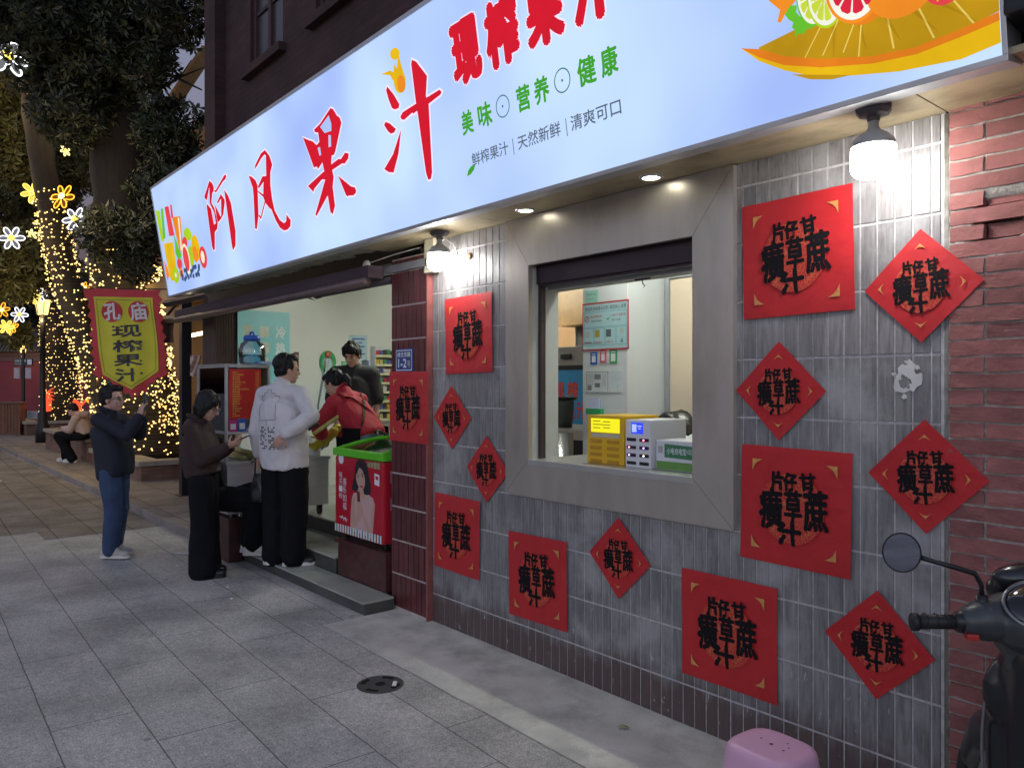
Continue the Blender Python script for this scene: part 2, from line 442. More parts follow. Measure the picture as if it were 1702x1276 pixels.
# --- the tiled wall: tiles are real, set on a pale grout bed
def tilewall(bm, x0, x1, z0, z1, y, w, h, zoff, gap, skip=None, stag=False, rnd=None, dep=.01):
    rnd = rnd or random.Random(3)
    r0 = math.floor((z0 - zoff) / h)
    for r in range(r0, math.ceil((z1 - zoff) / h)):
        za, zb = max(z0, zoff + r * h + gap * .8), min(z1, zoff + (r + 1) * h - gap * .8)
        if zb - za < .01: continue
        sh = (w / 2 if (stag and r % 2) else 0)
        k = -1
        while True:
            a = x0 + k * w + sh; b = a + w; k += 1
            if a >= x1: break
            a = max(a, x0); b = min(b, x1)
            if b - a < .012: continue
            a += gap / 2; b -= gap / 2
            if skip and a > skip[0] and b < skip[1] and za > skip[2] and zb < skip[3]: continue
            j = [y - dep + rnd.uniform(-.0009, .0009) for _ in range(4)]
            if rnd.random() < .03: j = [q + .0025 for q in j]
            c = .0016
            F = [bm.verts.new(p) for p in ((a + c, j[0], za + c), (b - c, j[1], za + c), (b - c, j[2], zb - c), (a + c, j[3], zb - c))]
            B = [bm.verts.new(p) for p in ((a, y, za), (b, y, za), (b, y, zb), (a, y, zb))]
            bm.faces.new(F)
            for i in range(4): bm.faces.new((B[i], B[(i + 1) % 4], F[(i + 1) % 4], F[i]))
def tilemat():
    m = bpy.data.materials.new("grey_painted_tile"); m.use_nodes = True
    nt = m.node_tree; N = nt.nodes; L = nt.links; p = N["Principled BSDF"]
    tc = N.new("ShaderNodeTexCoord"); co = tc.outputs["Object"]
    sp = N.new("ShaderNodeSeparateXYZ"); L.new(co, sp.inputs[0])
    def noisef(scale, st, det=6, rough=.6):
        mp = N.new("ShaderNodeMapping"); mp.inputs["Scale"].default_value = st; L.new(co, mp.inputs[0])
        n = N.new("ShaderNodeTexNoise"); n.inputs["Scale"].default_value = scale; n.inputs["Detail"].default_value = det; n.inputs["Roughness"].default_value = rough
        L.new(mp.outputs[0], n.inputs[0]); return n.outputs[0]
    def mr(x, a, b, c, d):
        q = N.new("ShaderNodeMapRange"); q.inputs[1].default_value = a; q.inputs[2].default_value = b; q.inputs[3].default_value = c; q.inputs[4].default_value = d
        L.new(x, q.inputs[0]); return q.outputs[0]
    def mixc(f, A, B):
        q = N.new("ShaderNodeMix"); q.data_type = 'RGBA'; L.new(f, q.inputs[0])
        for s, v in ((6, A), (7, B)):
            if isinstance(v, tuple): q.inputs[s].default_value = (*v, 1)
            else: L.new(v, q.inputs[s])
        return q.outputs[2]
    gi = N.new("ShaderNodeNewGeometry")
    base = mixc(gi.outputs["Random Per Island"], (.225, .215, .215), (.30, .288, .28))
    streak = mr(noisef(7, (9, 1, .8), 8, .65), .35, .7, 0, 1)
    base = mixc(mr(streak, 0, 1, 0, .85), base, (.095, .085, .09))
    base = mixc(mr(noisef(2.2, (3.5, 1, .45), 7, .7), .54, .66, 0, .6), base, (.10, .09, .095))                 # brushed-on streaks
    base = mixc(mr(noisef(3, (1, 1, 1), 7), .50, .64, 0, .65), base, (.37, .37, .37))
    # bare brown tile where the paint stops near the ground, and scuffs
    nzl = N.new("ShaderNodeMath"); nzl.operation = 'MULTIPLY_ADD'; nzl.inputs[1].default_value = .30; L.new(noisef(6, (1.6, 1, .35), 5), nzl.inputs[0]); L.new(sp.outputs[2], nzl.inputs[2])
    low = mr(nzl.outputs[0], .30, .42, 1, 0)
    base = mixc(mr(low, 0, 1, 0, .9), base, (.085, .055, .05))
    sc1 = mr(noisef(16, (1.5, 1, .55), 3, .75), .655, .69, 0, 1)
    hz = mr(sp.outputs[2], .25, .95, 1, 0)
    sc = N.new("ShaderNodeMath"); sc.operation = 'MULTIPLY'; L.new(sc1, sc.inputs[0]); L.new(hz, sc.inputs[1])
    base = mixc(mr(sc.outputs[0], 0, 1, 0, .75), base, (.48, .46, .45))
    L.new(base, p.inputs["Base Color"])
    rgh = mr(streak, 0, 1, .28, .55); L.new(rgh, p.inputs["Roughness"])
    bp = N.new("ShaderNodeBump"); bp.inputs["Strength"].default_value = .25; bp.inputs["Distance"].default_value = .004
    L.new(noisef(30, (2, 1, .5), 6), bp.inputs["Height"]); L.new(bp.outputs[0], p.inputs["Normal"])
    return m
M_grout = mat("pale_grout", (.47, .45, .45), .85, var=.3, ns=30, bump=.5, bs=200)
OPEN = (-3.324, -2.18, 1.172, 2.289)                     # the serving hatch
bm = BM()
for x0, x1, z0, z1 in ((-4.341, -3.45, 0, 2.576), (-2.05, -1.102, 0, 2.576), (-3.45, -2.05, 0, 1.05), (-3.45, -2.05, 2.38, 2.576)):
    box(bm, x0, x1, .0, .2, z0, z1)
tb = part("tiled_wall", bm, M_grout)
bm = BM(); tilewall(bm, -4.335, -1.115, .004, 2.574, 0, .065, .2535, 1.459, .0056, dep=.004, skip=(-3.5, -2.0, .94, 2.6))
o = obj("wall_tiles", bm, tilemat(), tb)
# maroon tiled pilaster
M_marg = mat("white_tile_joint", (.52, .44, .42), .85, var=.15, ns=20)
M_mar = mat("maroon_glazed_tile", (.105, .028, .03), .28, var=.25, ns=14, island=.22, dirt=.25, dcol=(.05, .02, .02), ds=8)
bm = BM(); box(bm, -4.806, -4.342, -.034, .2, 0, 2.5); pb = part("pilaster", bm, M_marg)
bm = BM(); tilewall(bm, -4.806, -4.356, .004, 2.49, -.034, .0655, .2385, .017, .007, stag=True, rnd=random.Random(9), dep=.008)
obj("pilaster_tiles", bm, M_mar, pb)
bm = BM(); box(bm, -4.3525, -4.336, -.048, -.001, .004, 2.49, .003); obj("corner_strip", bm, mat("red_painted_edge", (.27, .085, .075), .5, var=.25, ns=12, dirt=.5, dcol=(.2, .05, .05), ds=7), pb)
# brick pier at the end of the tiles: every brick real, mortar bed behind, one broken hole
M_pier = mat("rough_red_brick", (.27, .10, .09), .8, var=.25, ns=10, island=.2, bump=.5, bs=45, dirt=.35, dcol=(.14, .055, .055), ds=4)
M_mort = mat("crumbling_mortar", (.38, .345, .31), .95, var=.3, ns=26, bump=1., bs=70, dirt=.5, dcol=(.2, .18, .16), ds=9)
rnd = random.Random(21)
bm = BM()
nx, nz_ = 40, 150
grid = []
for j in range(nz_ + 1):
    row = []
    for i in range(nx + 1):
        x = -1.09 + 1.4 * i / nx; z = 2.576 * j / nz_
        d = .006 * noise.noise((x * 30, z * 30, 0)) + .004 * noise.noise((x * 90, z * 90, 5))
        if -.99 < x < -.88 and 2.10 < z < 2.235: d += .055
        row.append(bm.verts.new((x, -.0028 + d * .85, z)))
    grid.append(row)
for j in range(nz_):
    for i in range(nx): bm.faces.new((grid[j][i], grid[j][i + 1], grid[j + 1][i + 1], grid[j + 1][i]))
pr = part("brick_pier", bm, M_mort, smooth=True)
bm = BM()
crs = .0575
for r in range(0, 46):
    z0 = -.02 + r * crs; z1 = z0 + crs - .0085
    if z1 < .005: continue
    seq = [.118, .24, .24, .24, .24, .24] if r % 2 else [.245, .24, .24, .24, .24, .24]
    x = -1.086
    for w in seq:
        a, b = x, x + w - .009; x += w
        if a > .25: break
        if .95 < 1 and -1.0 < a < -.88 and 2.11 < (z0 + z1) / 2 < 2.23 and r % 2 == 0: continue
        off = rnd.uniform(-.003, .003)
        if abs(a + .966) < .03 and 2.1 < z0 < 2.24: off += .02
        q = bmesh.new(); bmesh.ops.create_cube(q, size=1)
        bmesh.ops.subdivide_edges(q, edges=q.edges[:], cuts=3, use_grid_fill=True)
        for v in q.verts:
            c = Vector(((a + b) / 2 + v.co.x * (b - a), .016 + off + v.co.y * .05, (z0 + z1) / 2 + v.co.z * (z1 - z0)))
            e = max(abs(v.co.x), abs(v.co.z)) > .49
            nn = noise.noise_vector(c * 26) * (.0045 if e else .002)
            v.co = c + nn
        merge(bm, q)
obj("bricks", bm, M_pier, pr)
bm = BM(); tube(bm, [(-1.0945, .004, z) for z in (.05, .9, 1.7, 2.57)], .0095, 6); tube(bm, [(-1.103, .002, .05), (-1.103, .002, 2.57)], .005, 5)
part("joint_edge", bm, mat("ragged_joint", (.2, .19, .17), .9, var=.4, ns=30), smooth=True)
# soffit under the sign
M_soff = mat("stained_soffit_metal", (.44, .36, .22), .42, .4, var=.2, ns=3, dirt=.7, dcol=(.12, .09, .05), ds=2.6, stretch=(1, 2, 1))
bm = BM()
for a, b in ((-4.9, -3.56), (-3.555, -1.95), (-1.945, -1.1), (-1.095, -.5)): box(bm, a, b, -.372, .004 if b < -1 else .03, 2.577, 2.6, .002)
part("soffit", bm, M_soff)
bm = BM()
rn = random.Random(4)
N_ = 60; fr = [(-8.8 + 3.9 * k / N_, -.09 + .05 * noise.noise((k * .35, 1, 0)) + .02 * rn.uniform(-1, 1) - .1 * (k < 8)) for k in range(N_ + 1)]
poly(bm, [(-8.8, -.37), (-4.9, -.37)] + fr[::-1], Matrix(), 2.588, .006)
part("torn_soffit", bm, mat("torn_soffit_sheet", (.38, .35, .29), .8, var=.3, ns=7, dirt=.8, dcol=(.08, .06, .05), ds=5))
# the hatch: mitred metal surround, reveals, shutter box, sill
M_metal = mat("champagne_metal_sheet", (.47, .43, .385), .36, .6, var=.10, ns=3, dirt=.45, dcol=(.28, .25, .20), ds=1.6, stretch=(2.5, 1, .7))
def prism(bm, pts, y0, y1):
    A = [bm.verts.new((x, y0, z)) for x, z in pts]; B = [bm.verts.new((x, y1, z)) for x, z in pts]
    bm.faces.new(A); bm.faces.new(B[::-1])
    n = len(pts)
    for k in range(n): bm.faces.new((A[(k + 1) % n], A[k], B[k], B[(k + 1) % n]))
    bmesh.ops.recalc_face_normals(bm, faces=bm.faces[:])
xo0, xo1, zo0, zo1 = -3.53, -1.96, .96, 2.574
xi0, xi1, zi0, zi1 = OPEN
g = .0012
bm = BM()
for pts in ([(xo0, zo0 + g), (xi0, zi0 + g), (xi0, zi1 - g), (xo0, zo1 - g)], [(xo1, zo1 - g), (xi1, zi1 - g), (xi1, zi0 + g), (xo1, zo0 + g)],
            [(xo0 + g, zo0), (xo1 - g, zo0), (xi1 - g, zi0), (xi0 + g, zi0)], [(xo0 + g, zo1), (xi0 + g, zi1), (xi1 - g, zi1), (xo1 - g, zo1)]):
    prism(bm, pts, -.032, -.0015)
sr = part("window_surround", bm, M_metal)
M_jamb = mat("grey_inner_jamb", (.42, .44, .42), .5, .1, var=.06)
for a_ in (xi0 - .03, xi1):
    bm = BM(); box(bm, a_, a_ + .03, .0, .205, zi0, zi1); obj("jamb", bm, M_jamb, sr)
for a_ in (xi0 + .0005, xi1 - .02):
    bm = BM(); box(bm, a_, a_ + .0195, .045, .085, zi0, 2.17); obj("shutter_rail", bm, M_dark, sr)
bm = BM(); box(bm, xi0, xi1, .0, .07, zi1 - .001, zi1 + .02); box(bm, xi0, xi1, .03, .12, 2.185, zi1); box(bm, xi0, xi1, .045, .07, 2.17, 2.19); obj("shutter_box", bm, mat("dark_purple_steel", (.03, .016, .024), .35, .3), sr)
bm = BM(); box(bm, xi0, xi1, .122, .21, 2.155, 2.3); obj("lintel", bm, M_jamb, sr)
bm = BM(); tube(bm, [(-2.62, .14, 2.155), (-2.62, .14, 2.13), (-2.605, .14, 2.115), (-2.62, .14, 2.105), (-2.632, .14, 2.115)], .003, 6); box(bm, -2.67, -2.57, .134, .146, 2.148, 2.1545); obj("hook", bm, M_dark, sr)
bm = BM(); box(bm, xi0, xi1, -.034, .46, zi0 - .03, zi0 + .003, .003); obj("sill", bm, mat("brushed_sill", (.55, .55, .52), .28, .6, var=.08, dirt=.2, dcol=(.35, .33, .28), ds=6), sr)
bm = BM(); box(bm, -4.3, -1.16, .2, .207, 1.0, zi0 - .03); part("counter_panel", bm, M_white)

# ================================================================ awning gear over the counter opening
AW = empty("awning_cassette", (-7, -.25, 2.4), 0, "retracted dark awning roller under the shop sign with folded arms", "awning")
def ap(name, bm, m, smooth=False):
    o = obj(name, bm, m, AW, smooth); o.matrix_parent_inverse = Matrix.Translation((7, .25, -2.4)); return o
M_fab = mat("dark_plum_awning", (.05, .03, .04), .7, var=.25, ns=4, stretch=(.5, 4, 4))
bm = BM(); box(bm, -9.3, -4.86, -.2, -.07, 2.37, 2.46, .01); ap("cassette", bm, M_fab)
bm = BM(); tube(bm, [(-9.28, -.19, 2.345), (-7, -.19, 2.34), (-4.9, -.19, 2.345)], .035, 12); ap("front_rail", bm, mat("worn_rail", (.12, .085, .085), .45, .3, var=.2), True)
bm = BM(); tube(bm, [(-5.75, -.16, 2.335), (-4.83, .0, 2.375)], .036, 12); tube(bm, [(-5.76, -.162, 2.3346), (-5.72, -.155, 2.3363)], .042, 12); ap("folding_arm", bm, mat("arm_grey", (.06, .05, .06), .5, .3), True)
bm = BM(); box(bm, -5.0, -4.3, -.075, -.052, 2.4, 2.455, .004); ap("bracket_bar", bm, mat("grey_bar", (.3, .3, .32), .4, .5))
bm = BM(); lathe(bm, [(0, .012), (.034, .012), (.046, .004), (.048, -.01), (0, -.01)], (-5.03, -.12, 2.475), 20, Matrix.Rotation(R(90), 4, 'X')); ap("roller_cap", bm, mat("white_plastic", (.75, .75, .72), .4), True)
bm = BM(); tube(bm, [(-5.03, -.1, 2.5), (-4.75, -.06, 2.53), (-4.45, -.02, 2.55)], .004, 5); ap("cord", bm, mat("white_plastic", (.75, .75, .72), .4))
t = empty("junction_box", (-4.26, -.045, 2.45), 0, "dirty cream junction box on the wall behind the left bulb", "junction box")
bm = BM(); box(bm, -.075, .03, -.03, .03, -.1, .125, .006); obj("casing", bm, mat("dirty_cream_plastic", (.5, .47, .36), .6, var=.25, ns=15, dirt=.6, dcol=(.2, .15, .08), ds=12), t)
bm = BM(); tube(bm, [(.03, 0, .09), (.13, .0, .11), (.2, .02, .06), (.215, .03, .0), (.2, .035, -.03)], .005, 6); obj("cable", bm, mat("white_plastic", (.75, .75, .72), .4), t, True)

# ================================================================ the light-box sign
SIGN = empty("shop_sign", (-4.8, -.395, 2.56), 0, "long backlit pale blue shop sign with red brush lettering and fruit pictures", "sign")
MS = frame((0, -.395, 2.56), (1, 0, 0), (0, -.158, .98744))
def sp_(name, bm, m, smooth=False, **k):
    o = obj(name, bm, m, SIGN, smooth, **k); o.matrix_parent_inverse = Matrix.Translation((4.8, .395, -2.56)); return o
SE = 1.0
def signglow():
    m = bpy.data.materials.new("sign_light_box"); m.use_nodes = True
    nt = m.node_tree; N = nt.nodes; L = nt.links; N.remove(N["Principled BSDF"])
    tc = N.new("ShaderNodeTexCoord"); nz = N.new("ShaderNodeTexNoise"); nz.inputs["Scale"].default_value = .8; nz.inputs["Detail"].default_value = 2
    L.new(tc.outputs["Object"], nz.inputs[0])
    rp = N.new("ShaderNodeMapRange"); rp.inputs[1].default_value = .35; rp.inputs[2].default_value = .68; L.new(nz.outputs[0], rp.inputs[0])
    mx = N.new("ShaderNodeMix"); mx.data_type = 'RGBA'; mx.inputs[6].default_value = (.34, .465, .87, 1); mx.inputs[7].default_value = (.54, .71, 1.0, 1)
    L.new(rp.outputs[0], mx.inputs[0])
    e = N.new("ShaderNodeEmission"); e.inputs[1].default_value = SE; L.new(mx.outputs[2], e.inputs[0]); L.new(e.outputs[0], N["Material Output"].inputs[0])
    return m
def sbox(bm, a0, a1, b0, b1, h0, h1, bev=0):
    q = bmesh.new(); box(q, a0, a1, b0, b1, h0, h1, bev); merge(bm, q, MS)
bm = BM(); sbox(bm, -8.835, -.787, 0.004, 1.168, -.13, -.004); sp_("casing", bm, mat("sign_casing", (.1, .1, .11), .5, .3))
bm = BM(); poly(bm, rect(-8.825, .012, -.797, 1.158), MS, 0); sp_("light_panel", bm, signglow())
bm = BM()
for a0, a1, b0, b1 in ((-8.84, -.782, -.008, .012), (-8.84, -.782, 1.158, 1.178), (-8.84, -8.825, .012, 1.158), (-.797, -.782, .012, 1.158)): sbox(bm, a0, a1, b0, b1, -.12, .008, .002)
sp_("frame", bm, mat("aluminium_trim", (.55, .56, .58), .35, .7))
bm = BM(); sbox(bm, -8.8, -.8, 1.179, 1.2, -.11, -.02); sp_("top_lip", bm, mat("aluminium_trim", (.55, .56, .58), .35, .7))
RED = glow("sign_red", (.62, .012, .03), .95, nvar=.15); GRN = glow("sign_green", (.055, .36, .03), .9); GRY = glow("sign_grey", (.12, .16, .21), .8)
HAL = glow("sign_white", (.82, .74, .95), 1.0)
CH = {
 'a': [[(-7.132, 0.914), (-7.068, 0.872), (-7.052, 0.834), (-7.071, 0.807), (-7.109, 0.796), (-7.167, 0.718), (-7.115, 0.663), (-7.102, 0.569), (-7.091, 0.522), (-7.13, 0.473), (-7.196, 0.46), (-7.266, 0.306), (-7.305, 0.305), (-7.327, 0.345), (-7.301, 0.707), (-7.279, 0.73), (-7.2, 0.67), (-7.189, 0.525), (-7.138, 0.529), (-7.141, 0.629), (-7.212, 0.719), (-7.156, 0.862), (-7.273, 0.757), (-7.327, 0.8)], [(-7.063, 0.81), (-7.036, 0.788), (-7.004, 0.787), (-6.821, 0.842), (-6.76, 0.848), (-6.722, 0.871), (-6.748, 0.889), (-6.782, 0.883), (-7.017, 0.805)], [(-7.09, 0.693), (-7.036, 0.619), (-7.001, 0.567), (-6.982, 0.572), (-6.924, 0.713), (-7.006, 0.686), (-7.039, 0.696), (-6.913, 0.751), (-6.846, 0.691), (-6.854, 0.662), (-6.93, 0.571), (-7.014, 0.54), (-7.085, 0.527), (-7.099, 0.576)], [(-6.821, 0.772), (-6.755, 0.711), (-6.715, 0.638), (-6.709, 0.394), (-6.759, 0.275), (-6.834, 0.241), (-6.845, 0.288), (-6.826, 0.665)]],
 'f': [[(-6.26, 0.779), (-6.201, 0.757), (-6.137, 0.716), (-6.115, 0.673), (-6.129, 0.622), (-6.183, 0.44), (-6.258, 0.34), (-6.293, 0.35), (-6.222, 0.612), (-6.216, 0.673)], [(-6.127, 0.799), (-6.096, 0.832), (-5.964, 0.891), (-5.877, 0.899), (-5.81, 0.837), (-5.785, 0.766), (-5.838, 0.719), (-5.873, 0.627), (-5.879, 0.522), (-5.865, 0.426), (-5.799, 0.342), (-5.733, 0.306), (-5.69, 0.315), (-5.668, 0.364), (-5.608, 0.308), (-5.63, 0.266), (-5.69, 0.249), (-5.752, 0.252), (-5.82, 0.286), (-5.875, 0.354), (-5.924, 0.447), (-5.941, 0.533), (-5.942, 0.64), (-5.927, 0.704), (-5.876, 0.858), (-5.897, 0.869), (-5.971, 0.853), (-6.072, 0.814)], [(-5.997, 0.719), (-5.917, 0.707), (-5.933, 0.532), (-5.924, 0.447), (-5.946, 0.454), (-6.016, 0.513), (-6.145, 0.402), (-6.181, 0.435), (-6.166, 0.447), (-6.145, 0.426), (-6.024, 0.528), (-6.029, 0.589), (-5.991, 0.676), (-6.095, 0.643), (-6.116, 0.657)], [(-6.126, 0.632), (-6.01, 0.573), (-5.941, 0.533), (-6.016, 0.513), (-6.039, 0.564), (-6.123, 0.618)]],
 'g': [[[(-4.767, 0.923), (-4.731, 0.906), (-4.693, 0.854), (-4.66, 0.832), (-4.648, 0.796), (-4.778, 0.643), (-4.805, 0.621), (-4.838, 0.625), (-4.865, 0.57), (-4.748, 0.583), (-4.724, 0.574), (-4.656, 0.603), (-4.609, 0.586), (-4.624, 0.556), (-4.683, 0.535), (-4.713, 0.544), (-4.86, 0.531), (-4.853, 0.485), (-4.887, 0.42), (-4.892, 0.292), (-4.942, 0.242), (-4.971, 0.263), (-4.975, 0.379), (-5.181, 0.271), (-5.201, 0.282), (-4.979, 0.49), (-5.026, 0.5), (-5.158, 0.46), (-5.179, 0.441), (-5.252, 0.498), (-4.998, 0.544), (-4.976, 0.546), (-4.984, 0.609), (-5.059, 0.58), (-5.075, 0.6), (-5.119, 0.602), (-5.219, 0.838), (-5.15, 0.804), (-5.084, 0.779), (-5.03, 0.739), (-4.986, 0.752), (-4.984, 0.813), (-5.03, 0.829), (-5.039, 0.847), (-4.939, 0.863)], [(-4.803, 0.885), (-4.784, 0.823), (-4.797, 0.78), (-4.892, 0.788), (-4.943, 0.842)], [(-4.844, 0.763), (-4.812, 0.755), (-4.83, 0.684), (-4.865, 0.686)], [(-5.022, 0.718), (-4.986, 0.717), (-4.986, 0.661), (-5.011, 0.662)]], [(-4.791, 0.478), (-4.638, 0.376), (-4.591, 0.361), (-4.578, 0.339), (-4.589, 0.323), (-4.624, 0.314), (-4.686, 0.324), (-4.704, 0.321), (-4.722, 0.335)]],
 'z': [[(-4.048, 0.858), (-3.99, 0.795), (-3.944, 0.725), (-3.956, 0.706), (-3.999, 0.709), (-4.028, 0.725), (-4.052, 0.782), (-4.066, 0.84)], [(-4.119, 0.667), (-4.074, 0.646), (-4.015, 0.598), (-4.038, 0.583), (-4.077, 0.585), (-4.105, 0.606), (-4.139, 0.652)], [(-3.959, 0.583), (-4.023, 0.451), (-4.103, 0.357), (-4.159, 0.371), (-4.203, 0.399), (-4.082, 0.464), (-3.987, 0.557)], [(-3.759, 0.925), (-3.718, 0.901), (-3.633, 0.797), (-3.668, 0.695), (-3.651, 0.646), (-3.702, 0.275), (-3.722, 0.241), (-3.751, 0.243), (-3.764, 0.289), (-3.769, 0.614), (-3.773, 0.699), (-3.771, 0.902)], [(-3.95, 0.654), (-3.92, 0.672), (-3.771, 0.682), (-3.659, 0.686), (-3.534, 0.693), (-3.516, 0.676), (-3.529, 0.665), (-3.656, 0.647), (-3.787, 0.639), (-3.812, 0.635), (-3.822, 0.644), (-3.913, 0.626), (-3.942, 0.636)]]}
def spoly(name, polys, m, h=.0015):
    bm = BM()
    if not isinstance(polys[0][0], (tuple, list)): polys = [polys]
    for i, l in enumerate(polys):
        poly(bm, l if isinstance(l[0][0], (tuple, list)) else [l], MS, h + i * .0002)
    return sp_(name, bm, m)
def grow(l, d):
    n = len(l); A = sum(l[i][0] * l[(i + 1) % n][1] - l[(i + 1) % n][0] * l[i][1] for i in range(n)); s = 1 if A > 0 else -1
    out = []
    for i in range(n):
        p, q, r = Vector(l[i - 1]), Vector(l[i]), Vector(l[(i + 1) % n])
        e, f = (q - p), (r - q)
        if e.length < 1e-6 or f.length < 1e-6: continue
        a = Vector((e.y, -e.x)).normalized() * s; b = Vector((f.y, -f.x)).normalized() * s
        v = (a + b); v = v.normalized() if v.length > .2 else a
        k = min(1.6, 1 / max(.4, v.dot(a)))
        out.append(tuple(q + v * d * k))
    return out
for ch in 'afgz':
    spoly("character_outline", [grow(l if not isinstance(l[0][0], (tuple, list)) else l[0], .011) if ch != 'g' or not isinstance(l[0][0], (tuple, list)) else [grow(l[0], .011)] + l[1:] for l in CH[ch]], HAL, .0006)
    spoly("brush_character", CH[ch], RED, .002)
for s, a0, a1 in (("现", -3.392, -3.14), ("榨", -3.1, -2.84), ("果", -2.79, -2.53), ("汁", -2.48, -2.22)):
    bm = BM(); words(bm, s, MS, a0 - .01, .64, a1 + .01, .99, .0006, .075); sp_("character_outline", bm, HAL)
    bm = BM(); words(bm, s, MS, a0, .647, a1, .982, .0025, .055); sp_("block_character", bm, RED)
for s, a0, a1 in (("美", -3.375, -3.275), ("味", -3.23, -3.115), ("营", -2.915, -2.815), ("养", -2.785, -2.68), ("健", -2.49, -2.375), ("康", -2.345, -2.245)):
    bm = BM(); words(bm, s, MS, a0, .40 , a1, .525, .0025, .028); sp_("green_character", bm, GRN)
for c in (-3.026, -2.59):
    spoly("ring_mark", [[circ(c, .466, .054, .056), circ(c, .466, .048, .05)], circ(c, .466, .006, .007, 10)], glow("sign_teal", (.04, .2, .14), .8))
for s, a0, a1 in (("鲜榨果汁", -3.325, -3.02), ("天然新鲜", -2.945, -2.635), ("清爽可口", -2.565, -2.255)):
    bm = BM(); words(bm, s, MS, a0, .226, a1, .296, .0025, .012); sp_("small_lettering", bm, GRY)
spoly("divider_mark", [rect(-2.984, .213, -2.979, .294), rect(-2.598, .213, -2.593, .294)], GRY)
spoly("leaf_mark", [(-3.385, .188), (-3.37, .215), (-3.34, .232), (-3.3, .237), (-3.318, .21), (-3.35, .192)], GRN)
G = lambda n, c: glow("sign_" + n, c, .95, nvar=.25)
YEL, ORA, LIM, PNK, CRE = G("yellow", (.75, .45, .01)), G("orange", (.85, .25, .02)), G("lime", (.40, .60, .02)), G("pink_red", (.75, .06, .07)), G("cream", (.85, .8, .6))
GRE, BRO, DBL, SKN = G("leaf_green", (.13, .5, .03)), G("wood_brown", (.48, .27, .01)), G("berry_blue", (.05, .08, .2)), G("peel_orange", (.72, .2, .015))
# mango drop above the last brush character
spoly("mango_mark", circ(-3.911, .85, .062, .07, rot=.3), YEL); spoly("mango_mark", circ(-3.895, .83, .043, .05, rot=.3), ORA, .0025)
spoly("splash_mark", [(-3.975, .87), (-4.0, .91), (-4.1, .945), (-3.99, .935), (-3.96, .915), (-3.94, .96), (-3.92, .925), (-3.885, 1.0), (-3.87, .93), (-3.85, .86), (-3.9, .88)], YEL, .003)
spoly("slice_mark", circ(-3.923, 1.01, .05, .033, rot=-.3), YEL, .002)
# glasses and fruit at the far end of the sign
spoly("juice_glass", [[(-8.80, .93), (-8.66, .9), (-8.70, .58), (-8.78, .6)]], LIM); spoly("juice_glass", [(-8.62, .915), (-8.54, .905), (-8.62, .6), (-8.7, .6)], GRE, .002)
spoly("juice_glass", [(-8.487, .91), (-8.36, .9), (-8.32, .59), (-8.49, .61)], PNK, .002); spoly("drinking_straw", [(-8.3, .9), (-8.25, .895), (-8.268, .76), (-8.33, .77)], PNK, .003)
spoly("juice_glass", [(-8.30, .775), (-8.05, .745), (-8.13, .40), (-8.24, .42)], ORA, .003); spoly("drinking_straw", [(-8.13, .74), (-8.09, .735), (-8.16, .42), (-8.2, .42)], CRE, .004)
spoly("juice_glass", [(-8.706, .56), (-8.395, .533), (-8.415, .28), (-8.47, .2), (-8.56, .15), (-8.64, .157), (-8.69, .22)], YEL, .004)
spoly("ice_mark", [(-8.655, .61), (-8.39, .592), (-8.396, .536), (-8.704, .558)], glow("sign_ice", (.55, .65, .75), .9), .005)
spoly("mint_mark", [(-8.33, .6), (-8.27, .52), (-8.25, .45), (-8.19, .38), (-8.26, .33), (-8.33, .36), (-8.37, .42), (-8.34, .5)], GRE, .0055)
spoly("strawberry_mark", [circ(-8.3, .3, .075, .06), circ(-8.04, .48, .075, .055)], PNK, .0045)
spoly("citrus_mark", circ(-7.925, .545, .11, .063, rot=-.2), LIM, .0035); spoly("citrus_mark", circ(-7.925, .33, .085, .1, rot=-.3), LIM, .0042)
spoly("mango_mark", circ(-7.757, .39, .11, .125, rot=.2), YEL, .0045); spoly("mango_mark", circ(-7.79, .33, .07, .08, rot=.2), ORA, .0055)
spoly("tomato_mark", circ(-7.59, .276, .1, .105), PNK, .006); spoly("tomato_mark", circ(-7.6, .28, .05, .06), CRE, .0065)
spoly("grapefruit_mark", circ(-8.07, .32, .105, .155, rot=.1), CRE, .006); spoly("grapefruit_mark", circ(-8.075, .32, .08, .125, rot=.1), PNK, .0068)
spoly("kiwi_mark", circ(-8.465, .2, .1, .085, rot=.1), LIM, .0065); spoly("kiwi_mark", circ(-8.465, .2, .03, .025), CRE, .0072)
spoly("orange_mark", [circ(-8.29, .2, .06, .055), [(-8.785, .4), (-8.70, .3), (-8.68, .22), (-8.78, .17)]], ORA, .0058)
rb = random.Random(5)
spoly("berry_mark", [circ(-8.1 + rb.uniform(-.17, .38), .17 + rb.uniform(-.05, .05), .03, .024, 10) for _ in range(26)], DBL, .0075)
